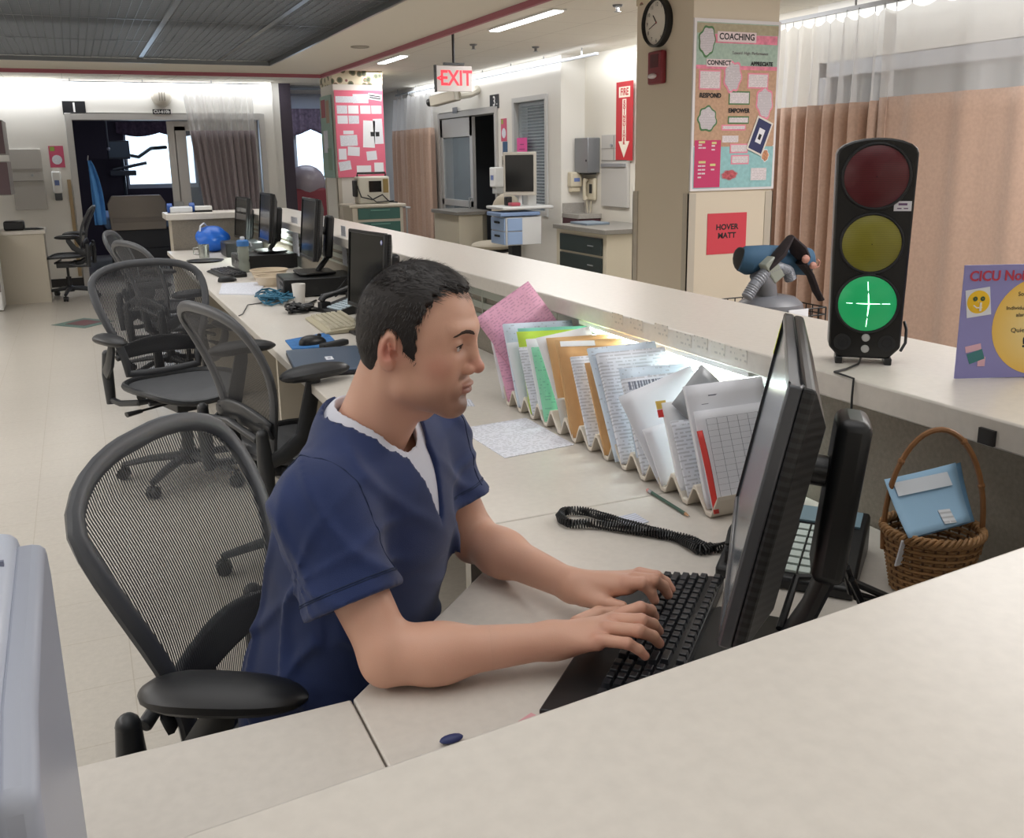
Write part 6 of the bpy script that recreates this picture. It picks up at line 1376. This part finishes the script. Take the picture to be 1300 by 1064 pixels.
for k, c in enumerate('EXTINGUISHER'): tx('letter', c, 0, .172-k*.0335, .040, FR, t_, 'CENTER', .0048, .0022, 1.5)
t_ = thing('sink_cupboard', 'dark maroon sink cupboard in the corner by the towel dispenser', 'cupboard', (4.64, 8.60, 0)); b = B(); b.bb(-.13, .12, -.17, .17, .05, .86); b.build('body', mat('maroon_laminate', '#4d2a33', .4), t_, smooth=False); b = B(); b.bb(-.135, .125, -.185, .175, .86, .90); b.build('counter_top', mat('grey_stone', '#9a9690', .4, var=.1, vscale=80), t_, smooth=False); b = B(); b.bb(-.13, .12, .165, .172, .90, 1.0); b.build('splashback', mat('grey_stone', '#9a9690', .4, var=.1, vscale=80), t_, smooth=False); b = B(); b.tube([(-.135, -.1, .8), (-.16, -.1, .8), (-.16, -.1, .7), (-.135, -.1, .7)], .006); b.build('door_handle', ALU, t_)
GTOP = mat('grey_counter_top', '#77746e', .4, var=.08, vscale=60)
def island(label, x, y, w_, d_, dark):
    t_ = thing('charting_desk', label, 'desk', (x, y, 0)); b = B(); b.prism([(0, 0), (w_-.10, 0), (w_, .10), (w_, d_), (0, d_)], .0, .81); b.build('body', mat('island_cream', '#bfb7a4', .5), t_, smooth=False, bevel=.004)
    b = B(); b.prism([(-.04, -.04), (w_-.08, -.04), (w_+.04, .08), (w_+.04, d_), (-.04, d_)], .81, .85); b.build('counter_top', GTOP, t_, smooth=False, bevel=.004)
    if dark:
        for k in range(4): b = B(); b.bb(-.018, -.002, .06, d_-.10, .62-.17*k, .77-.17*k); dr = b.build('drawer', mat('dark_green_black', '#1f2a2a', .4), t_, smooth=False, bevel=.004); b = B(); b.bb(-.026, -.019, .2, .3, .69-.17*k, .70-.17*k); b.build('drawer_pull', ALU, dr, smooth=False)
    return t_
island('cream charting desk with a grey top below the right hand glass door', 4.06, 10.55, .40, .85, False)
island('cream charting desk with dark drawers below the wall telephone', 4.10, 7.15, .58, .95, True)
b = B(); b.bb(-.12, .12, -.16, .16, 0, .02); o = b.build('chart_binder', mat('grey_blue_binder', '#6d7a86', .5), loc=(4.32, 7.85, .8505), bevel=.003); tag(o, 'grey blue binder lying on the charting desk by the wall telephone', 'binder')
# cream chair
t_ = thing('task_chair', 'cream upholstered task chair by the right hand doorway', 'chair', (4.15, 9.75, 0), RAD(200)); UPH = mat('cream_vinyl', '#beb5a2', .55)
b = B(); b.ball((0, 0, .52), (.24, .25, .055), 20); b.build('seat', UPH, t_); b = B(); b.ball((-.22, 0, .85), (.06, .25, .23), 20); b.build('backrest', UPH, t_)
b = B(); b.tube([(0, 0, .48), (-.2, 0, .46), (-.28, 0, .62), (-.26, 0, .85)], .02, 8); b.cyl((0, 0, .12), (0, 0, .48), .025); b.build('column', BLK, t_); b = B(); b.ball((.0, 0, .46), (.20, .2, .03), 14); b.build('seat_shell', BLKM, t_)
for k in range(5): a = 2*pi*k/5; b = B(); b.tube([(0, 0, .10), (.28*cos(a), .28*sin(a), .07)], [.02, .015], 8); b.ball((.28*cos(a), .28*sin(a), .032), .03, 8); b.build('base_leg', BLK, t_)
# computer cart
t_ = thing('computer_cart', 'white wheeled computer cart with blue drawers and a flat screen', 'cart', (4.05, 8.95, 0)); WC = mat('cart_white', '#cfd0cf', .45); BD = mat('cart_blue', '#8fa6c8', .5)
b = B(); b.bb(-.22, .34, -.22, .22, .955, .985); b.build('work_surface', WC, t_, bevel=.01); b = B(); b.bb(-.24, .20, -.20, .16, .89, .93); b.build('keyboard_tray', mat('tray_blue', '#7c93b8', .5), t_, bevel=.01)
b = B(); b.bb(-.17, .22, -.18, .2, .60, .88); b.build('drawer_case', WC, t_, bevel=.006)
for k in range(2): b = B(); b.bb(-.185, -.171, -.16, .18, .61+.135*k, .735+.135*k); dr = b.build('drawer', BD, t_, smooth=False, bevel=.003); b = B(); b.bb(-.195, -.186, -.05, .07, .68+.135*k, .70+.135*k); b.build('drawer_pull', BLK, dr, smooth=False); b = B(); b.bb(-.16, .0, -.195, -.181, .61+.135*k, .735+.135*k); b.build('drawer_front', BD, t_, smooth=False, bevel=.003)
b = B(); b.bb(-.05, .05, -.05, .05, .1, .60); b.build('column', BLKM, t_); b = B()
for a in (0, pi/2, pi, 3*pi/2): b.tube([(0, 0, .10), (.27*cos(a+.7), .27*sin(a+.7), .08)], .025, 8)
b.build('wheel_base', WC, t_)
for a in (0, pi/2, pi, 3*pi/2): b = B(); b.ball((.27*cos(a+.7), .27*sin(a+.7), .045), .045, 10); b.build('caster', BLK, t_)
b = B(); b.box((.06, -.02, 1.30), (.34, .04, .43), rz=RAD(-38)); b.build('screen_case', mat('screen_case_beige', '#b9b4aa', .45), t_, bevel=.008); b = B(); b.box((.047, -.037, 1.305), (.29, .01, .36), rz=RAD(-38)); b.build('screen', SCR, t_, smooth=False)
b = B(); b.cyl((.08, .02, .985), (.08, .02, 1.25), .02); b.build('screen_post', WC, t_); b = B(); b.box((.20, .05, 1.08), (.10, .12, .20)); b.build('label_printer', LIGHTP, t_, bevel=.01)
b = B(); b.bb(-.08, .02, -.12, -.02, .985, 1.02); b.build('red_mouse_rest', mat('red_rest', '#b04a58', .5), t_, bevel=.01); b = B(); b.box((-.04, .06, 1.03), (.06, .08, .09)); b.build('scanner', BLK, t_, bevel=.01)
# ---------------- near column things ----------------
XC, YN = 3.03, 4.4
t_ = thing('wall_clock', 'round black rimmed wall clock on the left face of the near column', 'clock', mat4=fx(838, 29, XC, .001)); R_ = .128
b = B(); b.lathe([(R_, 0), (R_, .035), (R_*.93, .045), (R_*.90, .038), (R_*.90, .0)], n=40, cap=False); b.build('rim', BLK, t_); b = B(); b.lathe([(.0005, .022), (R_*.91, .022)], n=40, cap=False); b.build('dial', mat('clock_face', '#d9d5cc', .5), t_, smooth=False)
for k in range(1, 13): a = pi/2-2*pi*k/12; tx('numeral', str(k), .094*cos(a), .094*sin(a), .028, BI, t_, 'CENTER', .0225)
for nm, ang, L_, w_ in (('hour_hand', 47+274, .052, .006), ('minute_hand', 250, .078, .004)): patch(t_, nm, .5*L_*sin(RAD(ang)), .5*L_*cos(RAD(ang)), w_, L_, BI, .024, -ang)
patch(t_, 'centre_pin', 0, 0, .01, .01, mat('red_pin', '#9a3038', .5), .025)
t_ = thing('fire_strobe', 'dark red fire alarm strobe under the wall clock', 'alarm', mat4=fx(837.5, 86, XC, .001)); b = B(); b.bb(-.072, .072, -.088, .088, 0, .035); b.build('housing', mat('strobe_red', '#7a1f2a', .4), t_, bevel=.01); b = B(); b.ball((-.01, -.045, .04), (.04, .015, .02), 12); b.build('flash_lens', mat('strobe_lens', '#c9c0c4', .15), t_); b = B(); b.bb(-.04, .04, .0, .07, .035, .037); b.build('horn_grille', mat('strobe_dark', '#4a141c', .5), t_, smooth=False)
M_ = frame(Vector((3.31, YN-.001, 1.715)), (1, 0, 0), (0, 0, 1)); WP_, HP_ = .560, .885
t_ = plate('coaching_poster', 'large COACHING poster board with pink and teal collage on the near column', 'poster', M_, WP_, HP_, mat('white_foam_board', '#d9d7da', .6), .012)
TANP = mat('tan_texture_paper', '#b9987f', .8, var=.12, vscale=60); TEAL = mat('teal_poster_paper', '#8fbcc0', .8, var=.1, vscale=40); MAG = mat('magenta_paper', '#c03a6a', .7); PNK = mat('pink_strip_paper', '#d9849a', .8, var=.2, vscale=30); GRP = mat('sage_paper', '#9fb4a8', .8, var=.1, vscale=50)
z0 = .0122
for nm, x, y, w_, h_, m_ in (('paper_ground', 0, .315, .53, .22, GRP), ('paper_ground', 0, .0, .53, .41, TANP), ('paper_ground', 0, -.32, .53, .22, TEAL), ('paper_ground', 0, .395, .53, .05, mat('sand_paper', '#a8a088', .8, var=.1, vscale=40)), ('pink_band', .02, .345, .48, .045, PNK), ('pink_band', 0, .20, .53, .02, PNK), ('paper_ground', .03, -.17, .46, .11, TANP)): patch(t_, nm, x, y, w_, h_, m_, z0+(.0006 if nm == 'pink_band' else 0)+.0001*abs(y))
patch(t_, 'magenta_panel', -.175, -.30, .17, .25, MAG, z0+.0012)
GRB = mat('green_border', '#4f7a50', .7); PKO = mat('pink_border', '#e08aa0', .7)
def box_text(x, y, w_, h_, bm_, im, rz=0): patch(t_, 'paper_border', x, y, w_, h_, bm_, z0+.0014, rz); patch(t_, 'text_box', x, y, w_-.014, h_-.014, im, z0+.0026, rz)
PWQ = mat_print('poster_type', '#d8d0d4', amount=.55)
for a_ in ((-.175, .135, .14, .10, PKO), (.14, .135, .14, .08, PKO), (.02, .045, .14, .07, GRB), (.02, -.07, .14, .04, GRB), (-.01, -.11, .16, .03, PKO), (.03, -.22, .12, .05, PKO), (-.03, -.17, .12, .05, TANP), (.04, -.28, .12, .05, PKO), (.17, -.36, .12, .08, TEAL)): box_text(*a_[:4], a_[4], PWQ)
def blob(x, y, rx, ry, bm_, im, seed):
    for nm, s_, m_, z in (('cloud_border', 1.0, bm_, z0+.0016), ('cloud_text', .86, im, z0+.003)):
        rq = random.Random(seed); ks = [rq.uniform(.88, 1.12) for _ in range(9)]; b = B(); P2 = []
        for k in range(45): a = 2*pi*k/45; q = (1+.07*sin(7*a+seed))*(ks[int(k/5)]*(1-(k % 5)/5)+ks[(int(k/5)+1) % 9]*((k % 5)/5)); P2.append((x+rx*s_*q*cos(a), y+ry*s_*q*sin(a)))
        b.prism(P2, z, z+.001); b.build(nm, m_, t_, smooth=False)
PWC = mat_print('cloud_type', '#c9c3c9', amount=.6)
blob(-.20, .33, .055, .075, GRB, PWC, 1); blob(-.03, .155, .055, .085, PKO, PWC, 2); blob(.19, .02, .060, .085, PKO, PWC, 3); blob(-.185, -.06, .065, .065, GRB, PWC, 4)
for (s_, x, y, sz) in (('COACHING', -.01, .355, .045), ('Toward  High  Performance', .08, .275, .022), ('CONNECT', -.12, .222, .033), ('APPRECIATE', .16, .222, .028), ('RESPOND', -.17, .055, .033), ('EMPOWER', .02, -.022, .031)):
    if s_ in ('COACHING', 'CONNECT'): patch(t_, 'word_strip', x, y, len(s_)*sz*.70, sz*1.15, mat('pale_strip', '#d9c9cc', .7), z0+.0028)
    tx('poster_text', s_, x, y, sz, BI if sz > .025 else mat('grey_ink', '#6a5a66', .7), t_, 'CENTER', z0+.0042, .0012 if sz > .025 else 0, .95)
b = B(); b.box((.165, -.155, z0+.006), (.115, .19, .002), rz=RAD(-22)); b.build('photo_border', mat('photo_white', '#d6d3cc', .5), t_, smooth=False); b = B(); b.box((.165, -.155, z0+.0075), (.095, .17, .001), rz=RAD(-22)); b.build('navy_photo', mat('navy_photo', '#2c345e', .5), t_, smooth=False); b = B(); b.box((.165, -.155, z0+.0085), (.04, .08, .001), rz=RAD(-22)); b.build('photo_centre', PW, t_, smooth=False); b = B(); b.box((.162, -.160, z0+.0095), (.018, .03, .001), rz=RAD(-22)); b.build('photo_figure', BI, t_, smooth=False)
for (x, y) in ((-.225, -.20), (-.225, -.215), (-.20, -.215), (-.14, -.205), (-.14, -.225), (-.225, -.31), (-.20, -.31), (-.225, -.33), (-.20, -.33), (-.225, -.35), (-.20, -.35), (-.225, -.37), (-.14, -.33)): patch(t_, 'word_tag', x, y, .022, .008, mat('pale_tag', '#d6c8cf', .6), z0+.0026)
for (x, y, w_) in ((-.215, -.185, .04), (-.135, -.19, .03), (-.21, -.29, .045), (-.14, -.305, .035)): patch(t_, 'yellow_tag', x, y, w_, .012, mat('yellow_tag', '#cfc98a', .6), z0+.0026)
blob(-.03, -.36, .055, .028, mat('collage_grey', '#9a9aa0', .6), mat('collage_red', '#b0545c', .6, var=.4, vscale=80), 6); blob(.21, -.26, .028, .035, PW, mat('collage_orange', '#c08a6a', .6, var=.4, vscale=80), 7)
M_ = frame(Vector((3.290, YN-.001, 1.035)), (1, 0, 0), (0, 0, 1)); t_ = plate('hover_matt_sign', 'red HOVER MATT paper sign taped low on the near column', 'sign', M_, .265, .225, mat('coral_red_paper', '#c8414f', .6), .002)
tx('sign_text', 'HOVER', .0, .035, .042, BI, t_, 'CENTER', .0025, .0015, 1.1); tx('sign_text', 'MATT', .0, -.012, .042, BI, t_, 'CENTER', .0025, .0015, 1.1)
# ---------------- hover mattress kit behind the ledge ----------------
t_ = thing('wire_cart', 'black wire basket cart behind the ledge carrying the mattress kit', 'cart', (2.56, 3.25, 0)); b = B()
for k in range(13): x = -.24+.04*k; b.tube([(x, -.20, .84), (x, -.20, .66), (x, .20, .66), (x, .20, .84)], .003, 5)
for k in range(11): y = -.20+.04*k; b.tube([(-.24, y, .84), (-.24, y, .66), (.24, y, .66), (.24, y, .84)], .003, 5)
for z in (.69, .72, .75, .78, .81, .84): b.tube([(-.24, -.2, z), (.24, -.2, z), (.24, .2, z), (-.24, .2, z)], .003, 5, True)
b.build('wire_basket', BLK, t_)
for (x, y) in ((-.22, -.18), (.22, -.18), (-.22, .18), (.22, .18)): b = B(); b.cyl((x, y, .03), (x, y, .70), .012); b.build('leg', BLK, t_)
t_ = thing('air_blower', 'grey air blower with a hose connector sitting in the wire basket', 'blower', (2.60, 3.16, .80)); GB = mat('blower_grey', '#6c6e74', .4)
b = B(); b.bb(-.10, .10, -.10, .10, -.13, .0); b.lathe([(.135, -.02), (.14, .01), (.13, .06), (.10, .085), (.05, .095)], n=26); b.build('housing', GB, t_, bevel=.004); b = B(); b.tube([(-.02, 0, .08), (-.03, 0, .14), (-.07, 0, .19)], [.045, .045, .04], 14); b.build('outlet', GB, t_)
b = B(); b.box((-.02, -.02, .20), (.06, .05, .10), ry=RAD(-35)); b.build('connector_box', mat('sage_grey', '#8b9088', .45), t_, bevel=.006); b = B(); b.box((.03, -.139, .03), (.10, .004, .035)); b.build('label', PW, t_, smooth=False)
hp_ = [py(x, y, 3.14) for x, y in ((948, 378), (958, 362), (972, 346), (988, 340), (1000, 344), (1004, 355))]
b = B(); pts = []
for i in range(len(hp_)-1):
    for k in range(12): pts.append(hp_[i].lerp(hp_[i+1], k/12))
pts.append(hp_[-1]); b.tube(pts, [.024+.002*(i % 2) for i in range(len(pts))], 12); tag(b.build('air_hose', mat('hose_grey', '#7b7f88', .4)), 'grey ribbed hose arching out of the air blower', 'hose')
t_ = thing('rolled_mattress', 'rolled blue inflatable mattress lying across the wire cart', 'mattress', py(984, 328, 3.22)); b = B()
b.tube([(-.17, .01, .005), (-.15, 0, 0), (-.05, 0, .0), (.06, 0, -.01), (.16, -.01, -.022), (.185, -.01, -.03)], [.052, .063, .062, .064, .062, .03], 20, flat=(.95, 1)); b.build('roll', mat('roll_blue', '#2c4f6b', .8, bump=.3, bscale=40), t_)
b = B(); b.ball((-.172, .01, .004), (.012, .050, .052), 16); b.build('roll_end', BLKM, t_)
b = B(); b.tube([(-.12, -.07, -.05), (-.05, -.09, .03), (.0, -.085, .09), (.045, -.09, .04), (.08, -.09, .0)], [.03, .045, .03, .04, .03], 10, flat=(.45, 1)); b.tube([(.06, -.09, -.01), (.12, -.085, -.07), (.16, -.08, -.14), (.19, -.08, -.18)], [.03, .022, .022, .02], 8, flat=(.5, 1)); b.build('dark_straps', mat('strap_maroon_black', '#241c20', .9, var=.3, vscale=30), t_)
b = B(); b.ball((.055, -.125, .005), (.02, .012, .018), 10); b.ball((.10, -.12, -.025), (.018, .012, .016), 10); b.tube([(.12, -.12, .0), (.135, -.12, -.01), (.13, -.12, -.03), (.11, -.12, -.035)], .004, 6); b.build('buckles', mat('tan_buckle', '#a5776a', .5), t_)
# boxes behind the column
for (x0, x1, z0_, z1_, c, lb) in ((3.68, 3.98, 1.10, 1.20, '#b0464a', 'red box on top of the stack behind the near column'), (3.68, 3.98, .86, 1.095, '#b39c82', 'tan cardboard box under the red box'), (3.68, 3.98, .45, .855, '#a89c92', 'pale cardboard box low in the stack behind the near column')):
    t_ = thing('storage_box', lb, 'box', ((x0+x1)/2, 5.15, z0_)); b = B(); b.bb(-.15, .15, -.15, .15, 0, z1_-z0_-.002); b.build('carton', mat('box_'+c[1:], c, .7), t_, smooth=False, bevel=.003); b = B(); b.bb(-.151, .151, -.012, .012, z1_-z0_-.03, z1_-z0_-.0015); b.build('tape', mat('box_tape', '#b8a98e', .4), t_, smooth=False)
t_ = thing('storage_stand', 'low cream stand under the boxes behind the near column', 'stand', (3.83, 5.15, 0)); b = B(); b.bb(-.17, .17, -.17, .17, .0, .42); b.build('body', LAMD, t_, smooth=False); b = B(); b.bb(-.18, .18, -.18, .18, .42, .449); b.build('top', LAM, t_, smooth=False)
# ---------------- small things at the far end ----------------
t_ = thing('tape_dispenser', 'blue and white dispenser on the far ledge end', 'dispenser', (.80, 8.62, LZ)); b = B(); b.bb(-.09, .09, -.05, .05, 0, .05); b.build('body', mat('disp_white', '#d6d9dd', .4), t_, bevel=.01); b = B(); b.cyl((-.11, 0, .04), (-.07, 0, .04), .04); b.cyl((.07, 0, .04), (.11, 0, .04), .04); b.build('blue_rolls', mat('blue_roll', '#2c55a0', .4), t_)
t_ = thing('wipes_tub', 'small white and black box on the far ledge end beside the blue dispenser', 'box', (.98, 8.62, LZ)); b = B(); b.bb(-.07, .07, -.05, .05, 0, .015); b.build('base', BLK, t_, smooth=False); b = B(); b.bb(-.07, .07, -.05, .05, .015, .05); b.build('lid', WHT, t_, bevel=.006)
for (xp, yp, w_, h_, lb) in ((375, 300, .20, .26, 'white list hanging on the fabric panel behind the third monitor'), (437, 312, .10, .22, 'narrow white sheet hanging on the panel left of the monitor facing the viewer')):
    p = px(xp, yp, 1.345); M_ = frame(p, (0, -1, 0), (0, 0, 1)); b = B(); b.bb(-w_/2, w_/2, -h_/2, h_/2, 0, .0012); tag(b.build('hanging_sheet', PWp, smooth=False, mat4=M_), lb, 'paper')
for (x, y, lb) in ((1.05, 6.05, 'cream kidney shaped basin lying on the desk behind the black computer'), (1.02, 5.72, 'cream kidney shaped basin nearest the black computer')):
    t_ = thing('plastic_basin', lb, 'basin', (x, y, DZ)); b = B(); b.lathe([(.09, 0), (.11, .05), (.12, .055), (.105, .05), (.085, .006)], n=30); b.build('bowl', mat('cream_basin', '#d2c2aa', .4), t_); b = B(); b.tube([(.115*cos(2*pi*k/30), .115*sin(2*pi*k/30), .055) for k in range(30)], .004, 6, True); b.build('rim', mat('cream_basin', '#d2c2aa', .4), t_)
# sprinklers, ceiling vent
for (xp, yp, lb) in ((784, 10, 'sprinkler head nearest the clock column'), (601, 59, 'sprinkler head left of the linear lamp'), (680, 62, 'faint sprinkler head above the number 3 doorway')):
    p = pz(xp, yp, ZC-.02); t_ = thing('sprinkler_head', lb, 'sprinkler', (p.x, p.y, ZC-.001)); b = B(); b.lathe([(.035, 0), (.03, -.012), (.012, -.016), (.012, -.04)]); b.build('flange', mat('sprinkler_grey', '#77787a', .4, metal=.6), t_); b = B(); b.lathe([(.022, -.045), (.022, -.042)]); b.build('deflector', ALU, t_)
t_ = thing('ceiling_vent', 'square ceiling vent beyond the soffit left of the far column', 'vent', (3.0, 13.6, ZC-.001)); b = B(); b.bb(-.3, .3, -.3, .3, -.012, 0); b.build('frame', mat('vent_grey', '#8d8f90', .5), t_, smooth=False)
for k in range(7): b = B(); b.bb(-.26, .26, -.25+.08*k, -.22+.08*k, -.02, -.012); b.build('louvre_blade', mat('vent_dark', '#5d5f62', .5), t_, smooth=False)
p = pz(457, 59, ZS); t_ = thing('recessed_downlight', 'small recessed disc in the cream soffit', 'lamp', (p.x, p.y, ZS-.0005)); b = B(); b.tube([(.07*cos(2*pi*k/24), .07*sin(2*pi*k/24), -.003) for k in range(24)], .006, 6, True); b.build('ring', mat('ring_grey', '#9a948a', .5), t_); b = B(); b.lathe([(.001, -.002), (.066, -.002)], n=24, cap=False); b.build('disc', mat('disc_grey', '#aaa499', .5), t_, smooth=False)

# ---------------- groups of repeats ----------------
GR = {'mesh_office_chair': 'mesh office chairs along the station', 'computer_monitor': 'computer monitors on the station desk', 'under_ledge_lamp': 'lamps under the ledge', 'linear_ceiling_lamp': 'linear lamps along the ceiling trim', 'desktop_computer': 'desktop computers lying on the desk', 'keyboard': 'keyboards on the station desk',
      'computer_mouse': 'mice on the station desk', 'desk_phone': 'desk phones on the station desk', 'cubicle_curtain': 'cubicle curtains with net tops', 'curtain_track': 'ceiling curtain tracks', 'leaflet': 'blue leaflets in the basket', 'storage_box': 'boxes stacked behind the near column', 'plastic_basin': 'cream basins on the desk',
      'sprinkler_head': 'sprinkler heads in the ceiling', 'wall_cupboard': 'wall cupboards at the left edge', 'charting_desk': 'charting desks on the right', 'bay_number_sign': 'bay number signs', 'hand_hygiene_poster': 'hand hygiene posters', 'hanging_sheet': 'sheets hanging on the panel', 'window_valance': 'window valances', 'soap_dispenser': 'soap dispensers on the walls', 'chart_holder': 'flush chart cabinets'}
for o in list(C.objects):
    if o.parent is None and 'category' in o:
        k = o.name.split('.')[0]
        if k in GR: o['group'] = GR[k]
        elif k in ('paper', 'paper_stack', 'folder') and 'rack' in o['label']: o['group'] = 'papers and folders in the file rack'
        if o.name.startswith(('paper', 'folder', 'plastic_sleeve', 'divider_card')) and abs(o.matrix_world.translation.x-1.15) < .1 and 1.3 < o.matrix_world.translation.y < 2.7: o['group'] = PAPG
